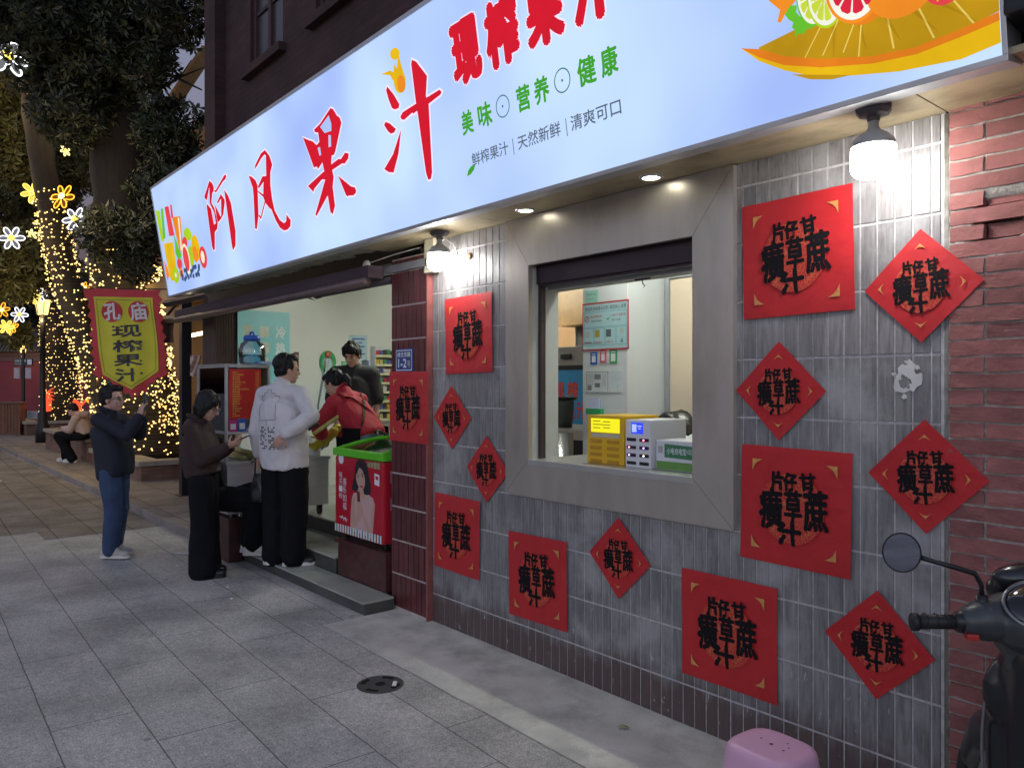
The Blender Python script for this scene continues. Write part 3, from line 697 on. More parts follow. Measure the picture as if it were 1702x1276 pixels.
# bowl of cut fruit at the near end
spoly("board_mark", [(-1.577, .287), (-1.443, .30), (-1.338, .32), (-1.157, .33), (-.95, .34), (-.80, .34), (-.80, .139), (-.904, .12), (-1.034, .11), (-1.173, .125), (-1.346, .165), (-1.485, .214), (-1.58, .27)], BRO, .0015)
spoly("board_mark", [[(-1.338 + d, .285), (-1.333 + d, .285), (-1.402 + d * 1.05, .195 - d * .2), (-1.407 + d * 1.05, .195 - d * .2)] for d in (0, .062, .13)] + [[(-1.121, .25), (-1.115, .25), (-1.100, .13), (-1.106, .13)], [(-1.024, .23), (-1.018, .23), (-.978, .122), (-.984, .122)], [(-.927, .22), (-.921, .22), (-.861, .12), (-.867, .12)], [(-1.20, .26), (-1.195, .26), (-1.214, .14), (-1.219, .14)]], G("gold_line", (.75, .55, .12)), .002)
spoly("bowl_mark", [(-1.65, .307), (-1.58, .258), (-1.485, .2), (-1.348, .151), (-1.173, .11), (-1.034, .096), (-.904, .105), (-.80, .125), (-.80, .049), (-.908, .035), (-1.091, .054), (-1.246, .087), (-1.402, .135), (-1.487, .178), (-1.582, .24)], YEL, .003)
spoly("bowl_rim", [(-1.65, .307), (-1.578, .281), (-1.483, .226), (-1.346, .173), (-1.172, .127), (-1.033, .112), (-.903, .123), (-.80, .137), (-.80, .112), (-.904, .1), (-1.034, .09), (-1.173, .104), (-1.348, .145), (-1.485, .195), (-1.58, .252)], SKN, .004)
spoly("bowl_foot", [(-1.461, .156), (-1.402, .137), (-1.246, .089), (-1.314, .094), (-1.39, .117)], BRO, .0045)
spoly("splash_mark", [(-1.56, .5), (-1.52, .43), (-1.482, .385), (-1.496, .349), (-1.483, .342), (-1.463, .366), (-1.414, .40), (-1.38, .5)], ORA, .0035)
PULP2, LIM2, ORG2, PITH = G("pulp_dark", (.62, .02, .05)), G("lime_flesh", (.55, .66, .05)), G("orange_flesh", (.90, .45, .03)), G("pith_white", (.88, .84, .72))
def slicing(cx, cy, rx, ry, rot, rind, flesh, h, n=10):
    cell = lambda r0, r1, a0, a1: [(cx + (r * rx * math.cos(a)) * math.cos(rot) - (r * ry * math.sin(a)) * math.sin(rot), cy + (r * rx * math.cos(a)) * math.sin(rot) + (r * ry * math.sin(a)) * math.cos(rot)) for r, a in
        [(r0, (a0 + a1) / 2), (r0 + .3 * (r1 - r0), a0), (r1 - .05, a0 - .0), (r1, a0 + .25 * (a1 - a0)), (r1, a0 + .75 * (a1 - a0)), (r1 - .05, a1), (r0 + .3 * (r1 - r0), a1)]]
    spoly("fruit_rind", circ(cx, cy, rx, ry, 40, rot), rind, h); spoly("fruit_pith", circ(cx, cy, rx * .91, ry * .91, 40, rot), PITH, h + .0006)
    spoly("fruit_segment", [cell(.12, .78, 2 * math.pi * k / n + .05, 2 * math.pi * (k + 1) / n - .05) for k in range(n)], flesh, h + .0012)
slicing(-1.36, .385, .058, .1, .1, GRE, LIM2, .004); slicing(-1.315, .37, .064, .106, .1, LIM, LIM2, .0062)
spoly("mint_mark", [(-1.463, .363), (-1.44, .385), (-1.415, .376), (-1.42, .355), (-1.411, .341), (-1.39, .315), (-1.363, .28), (-1.385, .287), (-1.40, .272), (-1.415, .283), (-1.431, .272), (-1.428, .295), (-1.44, .31), (-1.433, .325), (-1.45, .34)], GRE, .0085)
spoly("grapefruit_peel", circ(-1.185, .37, .108, .137, rot=.1), SKN, .0088); slicing(-1.212, .378, .1, .132, .1, ORA, PULP2, .0092)
spoly("orange_peel", circ(-1.06, .325, .118, .112), ORA, .0112); slicing(-1.052, .40, .108, .13, .1, YEL, ORG2, .0116)
spoly("strawberry_mark", circ(-.935, .275, .065, .07), PNK, .0136); spoly("berry_seed", [circ(-.96 + .02 * (k % 4), .225 + .018 * (k // 4), .003, .004, 6) for k in range(14)], YEL, .0142)
spoly("board_shade", [[(-1.30 + .085 * k, .262 - .012 * k), (-1.285 + .085 * k, .262 - .012 * k), (-1.30 + .11 * k, .165 - .008 * k), (-1.303 + .11 * k, .165 - .008 * k)] for k in range(5)], G("wood_grain", (.40, .22, .008)), .0022)
# dark end box next to the sign
bm = BM(); box(bm, -.776, .6, -.47, .2, 2.66, 3.9, .01); bm2 = bm
tag(obj("sign_box", bm2, mat("black_box_metal", (.02, .02, .022), .45, .3)), "black metal box beside the near end of the shop sign", "sign box")

# ================================================================ bulbs and downlights under the soffit
def bulb(x, y, z, s, label, tilt=0):
    t = empty("hanging_bulb", (x, y, z), 0, label, "light bulb", "white bulbs under the sign")
    bm = BM(); lathe(bm, [(0, 0), (.062, 0), (.062, -.012), (.05, -.028), (.022, -.034), (.022, -.05), (0, -.05)], (0, 0, 0), 8); obj("lamp_holder", bm, mat("dark_holder", (.10, .09, .10), .5), t)
    bm = BM(); lathe(bm, [(.017, -.05), (.017, -.07), (.026, -.083), (.05, -.098), (.068, -.118), (.074, -.14), (.0, -.14)], (0, 0, 0), 28); obj("bulb_neck", bm, mat("grey_bulb_neck", (.36, .36, .36), .5), t, True)
    bm = BM(); lathe(bm, [(0, -.1395), (.074, -.1405), (.0765, -.2), (.074, -.222), (.062, -.238), (.03, -.243), (0, -.243)], (0, 0, 0), 28); obj("diffuser", bm, glow("bulb_glow", (1, .98, .95), BULB), t, True)
    return t
BULB = 50.
bulb(-1.247, -.245, 2.577, 1, "bare white bulb hanging above the largest right-hand red papers")
bulb(-4.046, -.15, 2.577, 1, "bare white bulb hanging beside the cream junction box at the maroon pilaster")
for x, lab in ((-3.236, "small round downlight over the hatch, nearer the maroon pilaster"), (-2.342, "small round downlight over the hatch, nearer the brick pier")):
    t = empty("downlight", (x, -.13, 2.577), 0, lab, "downlight", "downlights in the soffit")
    bm = BM(); lathe(bm, [(.042, -.006), (.056, -.004), (.058, .0), (.058, .002), (.042, .002)], (0, 0, 0), 28); obj("trim_ring", bm, mat("aluminium_trim", (.55, .56, .58), .35, .7), t, True)
    bm = BM(); lathe(bm, [(.0, -.003), (.042, -.003)], (0, 0, 0), 28)
    for f in bm.faces:
        if f.normal.z > 0: f.normal_flip()
    obj("lens", bm, glow("downlight_glow", (1, .97, .8), 16.), t)
# tubes inside the shop; the hatch one is unseen, added to light the column
for x, y, z, L_, lab, st in ((-6.9, 1.7, 2.86, 1.2, "white tube lamp on the shop ceiling above the juice counter", 150.), (-2.75, .55, 2.7, 1.2, "unseen white tube lamp added above the serving hatch to light the column", 105.), (-5.35, 2.75, 2.66, .5, "short white tube lamp seen through the left of the hatch", 40.)):
    t = empty("tube_lamp", (x, y, z), 0, lab, "tube lamp", "tube lamps inside")
    bm = BM(); box(bm, -L_ / 2, L_ / 2, -.02, .02, .02, .05, .004); obj("fitting", bm, mat("white_plastic", (.75, .75, .72), .4), t)
    bm = BM(); tube(bm, [(-L_ / 2, 0, 0), (L_ / 2, 0, 0)], .02, 10); obj("tube", bm, glow("tube_glow_%d" % st, (.96, 1, .88), st), t, True)

# ================================================================ red papers on the wall
M_paper = mat("red_paper", (.47, .008, .012), .6, var=.10, ns=6, bump=.4, bs=16, sheen=.1)
M_ink = mat("black_ink", (.008, .007, .009), .7, var=.1, spec=.15)
M_gold = mat("gold_print", (.62, .30, .09), .5, .25, var=.2, ns=60)
def medal():
    m = bpy.data.materials.new("gold_filigree"); m.use_nodes = True
    nt = m.node_tree; N = nt.nodes; L = nt.links; p = N["Principled BSDF"]
    tc = N.new("ShaderNodeTexCoord"); vo = N.new("ShaderNodeTexVoronoi"); vo.feature = 'DISTANCE_TO_EDGE'; vo.inputs["Scale"].default_value = 70
    nz = N.new("ShaderNodeTexNoise"); nz.inputs["Scale"].default_value = 25
    L.new(tc.outputs["Object"], nz.inputs[0])
    va = N.new("ShaderNodeVectorMath"); va.operation = 'MULTIPLY_ADD'; va.inputs[1].default_value = (.03,) * 3
    L.new(nz.outputs["Color"], va.inputs[0]); L.new(tc.outputs["Object"], va.inputs[2]); L.new(va.outputs[0], vo.inputs["Vector"])
    rp = N.new("ShaderNodeMapRange"); rp.inputs[1].default_value = .03; rp.inputs[2].default_value = .075; rp.inputs[3].default_value = .9; rp.inputs[4].default_value = .04
    L.new(vo.outputs["Distance"], rp.inputs[0])
    mx = N.new("ShaderNodeMix"); mx.data_type = 'RGBA'; mx.inputs[6].default_value = (.47, .008, .012, 1); mx.inputs[7].default_value = (.52, .17, .06, 1)
    L.new(rp.outputs[0], mx.inputs[0]); L.new(mx.outputs[2], p.inputs["Base Color"]); p.inputs["Roughness"].default_value = .5
    return m
M_med = medal()
# sheets lie on the tiles: they take the ripple of the joints below
def pz(x, z, seed, amp):
    r = .0012 * (1 if abs((x / .065) % 1 - .5) > .44 else 0) + .0016 * (1 if abs(((z) / .2535) % 1 - .5) > .47 else 0)
    return amp * (noise.noise((x * 7, z * 5, seed)) + .5 * noise.noise((x * 17 + 3, z * 14, seed))) - r
def sheet(half, rot, seed, amp):
    bm = BM(); n = 26; g = []
    for j in range(n + 1):
        row = []
        for i in range(n + 1):
            a = (-1 + 2 * i / n) * half; b = (-1 + 2 * j / n) * half
            x = a * math.cos(rot) - b * math.sin(rot); z = a * math.sin(rot) + b * math.cos(rot)
            e = max(abs(a), abs(b)) / half
            row.append(bm.verts.new((x, -pz(x, z, seed, amp) - .0035 - (.004 * max(0, noise.noise((x * 4, z * 4, seed + 9))) if e > .85 else 0), z)))
        g.append(row)
    for j in range(n):
        for i in range(n): bm.faces.new((g[j][i], g[j][i + 1], g[j + 1][i + 1], g[j + 1][i]))
    return bm
GL = [("片", .28, .41, .635, .80, .05), ("仔", .40, .53, .64, .80, .05), ("甘", .54, .69, .66, .81, .12), ("癀", .18, .405, .30, .655, .06), ("草", .41, .575, .385, .655, .03), ("蔗", .575, .80, .335, .675, .06), ("汁", .35, .575, .185, .395, .05)]
F0 = FW(0, 0, 0)
def paper_parts(root, half, diamond, seed):
    s = 1. if not diamond else .64
    obj("sheet", sheet(half, R(45) if diamond else 0, seed, .004), M_paper, root, True)
    bm = BM(); poly(bm, circ(-.005 * s, -.005 * s, .143 * s, .148 * s, 40), F0, .0086); obj("medallion", bm, M_med, root)
    bm = BM()
    for ch, u0, u1, v0, v1, ro in GL:
        words(bm, ch, F0, (u0 - .488) * .5 * s, (v0 - .505) * .5 * s, (u1 - .488) * .5 * s, (v1 - .505) * .5 * s,   .0100, .052 if ch in "片仔甘汁" else .030, ro, jit=.005 * s)
    obj("calligraphy", bm, M_ink, root)
    c = .19 if not diamond else half * 1.414 - .055
    for k in range(4):
        bm = BM()
        if not diamond:
            sx, sy = ((1, 1), (-1, 1), (-1, -1), (1, -1))[k]
            poly(bm, [(sx * c, sy * c), (sx * (c - .048), sy * c), (sx * (c - .025), sy * (c - .012)), (sx * (c - .012), sy * (c - .025)), (sx * c, sy * (c - .05))], F0, .0092)
        else:
            a = k * R(90)
            q = [(c, 0), (c - .022, .022), (c - .012, .006), (c - .012, -.006), (c - .022, -.022)]
            poly(bm, [(x * math.cos(a) - y * math.sin(a), x * math.sin(a) + y * math.cos(a)) for x, y in q], F0, .0092)
        obj("corner_ornament", bm, M_gold, root)
PAPERS = [(-1.676, 2.138, 0, 0, "large square red paper hanging beside the right-hand bulb"),
 (-1.181, 1.963, 1, 0, "red paper diamond overlapping the brick pier just below the right-hand bulb"),
 (-1.75, 1.576, 1, 0, "red paper diamond between the two large squares right of the hatch"),
 (-1.685, 1.091, 0, 0, "large square red paper right of the hatch's lower corner"),
 (-1.165, 1.268, 1, 0, "crumpled red paper diamond above the scooter mirror"),
 (-2.005, .495, 0, 0, "large square red paper low on the wall above the pink stool"),
 (-1.34, .612, 1, 0, "lowest red paper diamond, behind the scooter's handlebar grip"),
 (-3.926, 1.924, 0, 0, "bright square red paper under the left-hand bulb"),
 (-4.1, 1.388, 1, 0, "red paper diamond next to the maroon pilaster"),
 (-3.732, 1.08, 1, 0, "red paper diamond beside the hatch's lower left corner"),
 (-4.051, .63, 0, 0, "square red paper low on the wall beside the maroon pilaster"),
 (-3.272, .49, 0, 0, "square red paper low on the wall under the hatch"),
 (-2.648, .717, 1, 0, "red paper diamond alone below the middle of the hatch"),
 (-4.572, 1.448, 0, -.034, "square red paper pasted on the maroon pilaster under the blue number plate")]
protos = {}
for i, (x, z, dia, y, lab) in enumerate(PAPERS):
    key = (dia, i % 2)
    if key not in protos:
        t = empty("red_paper", (x, y - .011, z), 0, lab, "paper", "red papers with brush writing on the wall")
        paper_parts(t, .147 if dia else .247, dia, 3 + i * 2); protos[key] = t
    else:
        t = copy_tree(protos[key]); t.location = (x, y - .011, z); t["label"] = lab
    t.rotation_euler = (0, R(((i * 37) % 7 - 3) * .35), 0)
protos = None
# crumple of the diamond above the mirror, the blue plate, paper scraps
t = empty("number_plate", (-4.628, -.0435, 1.775), 0, "small blue house number plate reading 1-2 on the maroon pilaster", "number plate")
M_blue = mat("plate_blue", (.02, .05, .22), .35, var=.08); M_wh = mat("sign_white_paint", (.72, .74, .76), .5, var=.05)
bm = BM(); box(bm, -.112, .112, -.004, .003, -.082, .082, .004); obj("plate", bm, M_blue, t)
FP = FW(0, -.0042, 0)
flat("border_line", [[rect(-.102, -.072, .102, .072), rect(-.096, -.066, .096, .066)]], FP, M_wh, t, .0008)
text("lettering", "修文东路", FP, -.085, .022, .085, .058, M_wh, t, .001, .02); text("lettering", "1-2", FP, -.075, -.052, .035, .012, M_wh, t, .001, .03); text("lettering", "号", FP, .045, -.05, .08, -.005, M_wh, t, .001)
bm = BM(); rs = random.Random(2); FT = FW(-1.232, -.0065, 1.622)
ro = [(rs.uniform(.032, .056), a) for a in [k * .24 for k in range(26)]]; ri_ = [(rs.uniform(.012, .027), a) for a in [k * .3 for k in range(21)]]
poly(bm, [[(r * math.cos(a), 1.3 * r * math.sin(a)) for r, a in ro], [(r * math.cos(a) - .006, 1.2 * r * math.sin(a) - .008) for r, a in ri_]], FT, .0008)
for k in range(9):
    a = rs.uniform(0, 6.3); cx, cz = .05 * math.cos(a), .065 * math.sin(a); poly(bm, [(cx + rs.uniform(.004, .012) * math.cos(q), cz + rs.uniform(.003, .012) * math.sin(q)) for q in [j_ * .9 for j_ in range(7)]], FT, .0012 + .0002 * k)
tag(obj("torn_paper_scrap", bm, mat("old_white_paper", (.62, .60, .58), .9, var=.15)), "torn white paper scrap stuck on the grey tiles beside the brick pier", "paper scrap")
bm = BM(); lathe(bm, [(0, .006), (.018, .006), (.022, 0), (0, 0)], (-3.915, -.011, 2.42), 18, Matrix.Rotation(R(90), 4, 'X')); tag(obj("wall_plug", bm, mat("rusty_plug", (.32, .17, .08), .8, var=.3), smooth=True), "rusty round plug on the wall right of the left-hand bulb", "wall plug")

# ================================================================ what stands in the serving hatch
ZS = 1.1755
def powerbox(name, x0, x1, y0, y1, h, label, body, face):
    t = empty(name, ((x0 + x1) / 2, (y0 + y1) / 2, ZS), 0, label, "charger station")
    w, d = (x1 - x0) / 2, (y1 - y0) / 2
    bm = BM(); box(bm, -w, w, -d, d, 0, h, .008); obj("casing", bm, body, t)
    return t, w, d
M_ywl = mat("yellow_plastic", (.68, .40, .015), .38, var=.04); M_wpl = mat("pale_plastic", (.66, .66, .68), .35, var=.03); M_blk = mat("black_plastic", (.012, .012, .014), .35)
t, w, d = powerbox("charger_station", -2.972, -2.703, .09, .375, .262, "yellow power bank rental box with a lit yellow screen on the sill", M_ywl, None)
FF = FW(0, -d, 0)
flat("screen", rect(-w + .03, .17, w - .03, .245), FF, glow("lcd_yellow", (.85, .78, .02), 1.0), t, .0012)
bm = BM()
for k in range(3):
    poly(bm, rect(-w + .045, .228 - k * .018, -w + .1 + .02 * (k % 2), .232 - k * .018), FF, .0018); poly(bm, rect(-w + .12, .226 - k * .016, -w + .17, .23 - k * .016), FF, .0018)
obj("screen_text", bm, mat("olive_print", (.16, .15, .01), .5), t)
flat("icon_strip", rect(-w + .03, .142, w - .03, .165), FF, mat("strip_grey", (.5, .45, .3), .5), t, .0012)
for r in range(4):
    for c in (-1, 1):
        bm = BM(); b = bmesh.new(); box(b, -.042, .042, -.004, .004, -.009, .009, .004); merge(bm, b, Matrix.Translation((c * .062 - .005, -d - .001, .122 - r * .036)))
        o = obj("slot", bm, mat("slot_amber", (.42, .22, .01), .5), t)
t, w, d = powerbox("charger_station", -2.677, -2.508, .07, .36, .247, "white power bank rental box with a small blue screen and black slots", M_wpl, None)
FF = FW(0, -d, 0)
flat("screen", rect(-.045, .175, .035, .233), FF, glow("lcd_blue", (.03, .06, .85), 1.2), t, .0012)
flat("screen_text", [rect(-.038, .184, -.008, .224), rect(-.002, .212, .026, .218), rect(.004, .2, .02, .205)], FF, glow("lcd_white", (.35, .42, .95), 1.2), t, .0018)
for r in range(4):
    for c in (-1, 1):
        bm = BM(); b = bmesh.new(); box(b, -.03, .03, -.004, .004, -.0085, .0085, .004); merge(bm, b, Matrix.Translation((c * .042, -d - .001, .145 - r * .04)))
        s = obj("slot", bm, M_blk, t)
        if 0 < r < 3 or (r == 0 and c == 1):
            bm = BM(); lathe(bm, [(0, .003), (.0045, .003), (.0045, 0), (0, 0)], (c * .042 - .012 * (c < 0), -d - .005, .145 - r * .04), 10, Matrix.Rotation(R(90), 4, 'X'))
            obj("indicator", bm, glow("led_%d" % (r * 2 + c), ((.1, 1, .6), (1, .3, .5), (.2, .9, .5), (.6, .4, 1), (.1, .8, .6), (1, .9, .9))[(r * 2 + c) % 6], 3, False), s)
t, w, d = powerbox("charger_station", -2.5, -2.215, .10, .29, .15, "low white and green power bank box with a green sign plate", M_wpl, None)
FF = FW(0, -d, 0)
flat("green_base", rect(-w + .006, .004, w - .006, .045), FF, mat("grass_green", (.13, .30, .06), .45), t, .0015)
flat("sign_plate", [(-w + .055, .065), (w - .012, .06), (w - .012, .125), (-w + .055, .132)], FF, mat("deep_green", (.05, .20, .09), .4), t, .0012)
text("lettering", "小电充电宝", FF, -w + .07, .082, .045, .115, M_wh, t, .002, .01)
flat("badge_outline", [[circ(.085, .099, .038, .012, 24), circ(.085, .099, .035, .0095, 24)]], FF, M_wh, t, .002)
text("lettering", "自助租借", FF, .06, .094, .11, .104, M_wh, t, .002)
text("lettering", "扫码充电，随借随还", FF, -w + .08, .135, w - .02, .145, M_wh, t, .0022, .01)
flat("sticker", rect(-w + .015, .085, -w + .045, .12), FF, mat("grey_sticker", (.4, .38, .38), .6), t, .0012)
# box column with notices
COLM = empty("partition_column", (-3.585, 1.05, .35), 0, "white boxed column with notices behind the serving hatch", "column")
bm = BM(); box(bm, -.215, .195, -.15, .30, 0, 2.6); obj("shaft", bm, mat("column_white", (.62, .66, .68), .5, var=.02), COLM)
bm = BM(); box(bm, .185, .2, -.155, -.14, 0, 2.6, .003); obj("corner_bead", bm, M_wpl, COLM)
FC = FW(-3.585, .898, 0)
def notice(name, x0, x1, z0, z1, m, label, lines=(), extra=None, h=.001):
    t = empty(name, (( x0 + x1) / 2, .898, (z0 + z1) / 2), 0, label, "notice")
    F = FW(0, 0, 0); w, hh = (x1 - x0) / 2, (z1 - z0) / 2
    bm = BM(); box(bm, -w, w, -.003, .001, -hh, hh); obj("board", bm, m, t)
    return t, FW(0, -.003, 0), w, hh
M_pale = mat("pale_blue_print", (.40, .62, .68), .45, var=.03); M_ptx = mat("print_dark", (.10, .13, .16), .6); M_pred = mat("print_red", (.45, .03, .05), .5); M_pgr = mat("print_green", (.03, .35, .12), .5); M_pbl = mat("print_blue", (.03, .12, .5), .5)
t, F, w, h = notice("notice_board", -3.795, -3.376, 1.842, 2.163, M_pale, "pale blue printed notice board with a dark red frame on the white column")
flat("frame", [[rect(-w - .004, -h - .004, w + .004, h + .004), rect(-w + .004, -h + .006, w - .006, h - .006)]], F, M_pred, t, .002)
text("lettering", "食品安全信息公示栏 请您放心消费", F, -w + .02, h - .05, w - .02, h - .022, M_ptx, t, .0012, .005)
flat("panel_line", [[rect(-w + .012, -.005, w - .012, h - .06), rect(-w + .015, -.002, w - .015, h - .063)]] + [[rect(-w + .012 + k * .1, -h + .03, -w + .105 + k * .1, -.01), rect(-w + .015 + k * .1, -h + .033, -w + .102 + k * .1, -.013)] for k in range(4)], F, mat("print_teal", (.15, .4, .5), .5), t, .0012)
flat("prohibit_mark", [[circ(-.17, .055, .022), circ(-.17, .055, .017)], [(-.186, .045), (-.182, .041), (-.154, .066), (-.158, .07)]], F, M_pred, t, .0012)
text("lettering", "禁止野味交易", F, -.135, .06, -.03, .078, M_pred, t, .0012); text("lettering", "文明用餐 杜绝浪费", F, -.135, .03, -.03, .045, M_ptx, t, .0012); text("lettering", "公筷公勺 健康你我", F, .06, .06, .185, .078, M_pred, t, .0012); text("lettering", "践行光盘", F, .06, .03, .14, .045, M_ptx, t, .0012)
flat("check_mark", [(.01, .055), (.028, .035), (.055, .075), (.028, .048)], F, M_pgr, t, .0012)
flat("picture", [rect(-.09, -.075, -.05, -.025)], F, mat("print_ochre", (.4, .28, .04), .5), t, .0012); flat("picture", [rect(.01, -.075, .055, -.025)], F, M_ptx, t, .0012); flat("picture", [circ(-.163, -.05, .022), circ(.152, -.04, .02)], F, mat("print_grey", (.45, .5, .5), .5), t, .0012)
for k, s in enumerate(("明厨亮灶", "食品安全", "证照公示")): text("lettering", s, F, -.19 + k * .1, -.118, -.125 + k * .1, -.1, M_pred, t, .0012)
text("lettering", "A", F, .14, -.12, .165, -.088, M_ptx, t, .0012, .03)
t, F, w, h = notice("licence_card", -3.768, -3.652, 2.165, 2.255, mat("mint_print", (.30, .58, .50), .5), "small mint green licence card above the notice board")
text("lettering", "食品经营许可证", F, -w + .015, .01, w - .015, .025, M_ptx, t, .0012); text("lettering", "卫生许可", F, -w + .02, -.02, w - .04, -.008, M_ptx, t, .0012)
for x0, x1, z0, z1, m, lab in ((-3.722, -3.66, 1.742, 1.826, M_pbl, "blue payment card under the notice board"), (-3.633, -3.575, 1.752, 1.838, mat("print_pink", (.55, .12, .18), .5), "pink payment card under the notice board"), (-3.545, -3.478, 1.745, 1.846, M_pgr, "green payment card under the notice board")):
    t, F, w, h = notice("payment_card", x0, x1, z0, z1, m, lab)
    flat("white_field", rect(-w + .013, -h + .015, w - .013, .018), F, M_wh, t, .0012); flat("white_field", rect(-w + .013, .026, w - .013, .032), F, M_wh, t, .0012)
for x0, x1, z0, z1, lab in ((-3.765, -3.555, 1.545, 1.695, "printed instruction sheet with small pictures on the white column"), (-3.54, -3.43, 1.552, 1.712, "pale handwritten sheet at the column's edge")):
    t, F, w, h = notice("paper_sheet", x0, x1, z0, z1, mat("sheet_paper", (.60, .66, .68), .7), lab)
    if w > .08:
        flat("picture", [rect(-.005 - .02, .02, .035, .055), rect(-.02, -.035, .03, -.005), rect(-.09, -.055, -.05, -.02)], F, mat("print_grey_dark", (.2, .2, .25), .5), t, .0012)
        flat("print_lines", [rect(-.095, .05 - k * .016, -.035, .053 - k * .016) for k in range(5)] + [rect(.05, .05 - k * .014, .09, .052 - k * .014) for k in range(6)], F, M_ptx, t, .0012)
        flat("border_line", [[rect(-w + .003, -h + .003, w - .003, h - .003), rect(-w + .006, -h + .006, w - .006, h - .006)]], F, M_ptx, t, .0012)
    else:
        flat("print_lines", [rect(-.04, .055 - k * .014, .04 - (k % 3) * .012, .057 - k * .014) for k in range(8)], F, mat("print_teal", (.15, .4, .5), .5), t, .0012)
t = empty("card_pocket", (-3.665, .88, 1.40), 0, "clear plastic pocket with green base holding cards on the column", "card holder")
bm = BM(); box(bm, -.07, .07, -.02, .015, 0, .04, .003); obj("base", bm, M_pgr, t)
bm = BM(); box(bm, -.055, .05, -.012, -.008, .03, .11); box(bm, -.02, .065, -.004, 0, .03, .1); obj("cards", bm, mat("card_white_blue", (.55, .6, .8), .5), t)
# door frame and wood panel right of the column, bags
bm = BM()
box(bm, -3.375, -3.34, 1.27, 1.31, .35, 2.375, .003); box(bm, -3.34, -1.2, 1.27, 1.31, 2.33, 2.375, .003)
bm2 = BM(); box(bm2, -3.34, -1.2, 1.285, 1.295, .35, 2.33)
PDR = empty("sliding_panel", (-2.3, 1.29, .35), 0, "pale wooden sliding panel in a grey frame behind the hatch", "panel")
o = obj("frame", bm, mat("grey_door_frame", (.3, .32, .34), .45, .3), PDR); o.matrix_parent_inverse = Matrix.Translation((2.3, -1.29, -.35))
o = obj("infill", bm2, mat("pale_wood_laminate", (.56, .47, .36), .35, var=.10, ns=1.4, stretch=(.6, 1, 1.2)), PDR); o.matrix_parent_inverse = Matrix.Translation((2.3, -1.29, -.35))
bm = BM(); box(bm, -3.375, -1.16, 1.3, 1.36, 2.376, 2.95); part("inner_lintel", bm, mat("pale_pink_wall", (.66, .58, .56), .6))
bm = BM(); box(bm, -3.372, -1.16, .9, 1.26, .35, 1.17, .005); tag(obj("storage_cabinet", bm, M_wpl), "low white cabinet behind the hatch carrying the bags", "cabinet")
def lump(name, c, r, m, seed, label, cat, amp=.25, sc=9):
    bm = BM(); bmesh.ops.create_icosphere(bm, subdivisions=4, radius=1)
    for v in bm.verts:
        n = v.co.normalized(); k = 1 + amp * (noise.noise(n * 1.7 + Vector((seed, 0, 0))) + .6 * abs(noise.noise(n * 4.3 + Vector((0, seed, 0)))))
        v.co = Vector((n.x * r[0] * k, n.y * r[1] * k, max(n.z * r[2] * k, -r[2] * .6)))
    o = obj(name, bm, m, None, True); o.location = (c[0], c[1], c[2] + r[2] * .6)
    return tag(o, label, cat)
lump("bin_bag", (-3.12, 1.06, 1.17), (.15, .13, .16), mat("black_bag_film", (.018, .017, .018), .25), 3, "black plastic bag slumped behind the charger boxes", "bag")
lump("carrier_bag", (-2.62, .55, 1.173), (.15, .1, .09), mat("white_bag_film", (.62, .65, .66), .35), 8, "crumpled white carrier bag behind the white charger box", "bag", .4)
bm = BM(); box(bm, -2.36, -2.25, .5, .6, 1.176, 1.30, .006); tag(obj("green_carton", bm, mat("deep_green", (.05, .20, .09), .4)), "small dark green carton at the hatch's right edge", "carton")
# kitchen glimpsed left of the column
bm = BM(); box(bm, -7.2, -4.2, 3.3, 3.385, .35, 2.9); part("orange_panelling", bm, mat("orange_wall", (.74, .44, .22), .5, var=.05))
t = empty("extractor_box", (-5.72, 2.95, 1.88), 0, "wooden wall cupboard over slatted vent in the orange kitchen corner", "cupboard")
bm = BM(); box(bm, -.28, .4, -.2, .33, .35, .72, .005); obj("cupboard", bm, mat("orange_wood", (.62, .36, .14), .4), t)
bm = BM(); box(bm, -.2, .4, .0, .3, -.1, .35); obj("vent_back", bm, mat("vent_grey", (.16, .14, .13), .5), t)
for k in range(4):
    bm = BM(); box(bm, -.2 + k * .14, -.185 + k * .14, -.012, .0, -.1, .35); obj("vent_slat", bm, mat("vent_light", (.35, .32, .3), .5), t)
t = empty("drinks_dispenser", (-5.2, 2.35, .35), 0, "steel juice dispenser with a blue fresh juice poster in the kitchen", "dispenser")
bm = BM(); box(bm, -.45, .45, -.12, .4, 0, 1.62, .008); obj("body", bm, mat("dispenser_grey", (.34, .32, .30), .35, .4, var=.05), t)
FD = FW(0, -.12, 0)
flat("poster", rect(-.33, .55, .19, 1.40), FD, mat("poster_blue", (.04, .26, .52), .35, var=.15, ns=3), t, .002)
flat("poster_border", [[rect(-.36, .52, .23, 1.44), rect(-.325, .555, .185, 1.395)]], FD, M_blk, t, .004)
flat("sunburst", circ(-.3, .85, .22, .2, 14), FD, mat("poster_yellow", (.70, .55, .03), .4), t, .003); flat("fruit_mark", [circ(-.12, .72, .09), circ(.02, .68, .07)], FD, mat("poster_red", (.6, .06, .04), .4), t, .0035)
for s, x, z in (("现", -.22, 1.19), ("榨", -.04, 1.2), ("果", -.08, 1.0), ("汁", .08, 1.01)): text("lettering", s, FD, x - .075, z - .085, x + .07, z + .085, mat("poster_red", (.6, .06, .04), .4), t, .0042, .03)
bm = BM(); box(bm, -.2, -.06, -.135, -.12, 1.5, 1.55, .01); obj("knob", bm, M_blk, t)
bm = BM(); box(bm, .1, .13, -.13, -.12, 1.48, 1.55); obj("switch", bm, M_blk, t)
bm = BM(); box(bm, -5.05, -4.15, 1.3, 1.95, 1.17, 1.25, .01); bm2 = BM(); box(bm2, -5.0, -4.2, 1.36, 1.94, .35, 1.17)
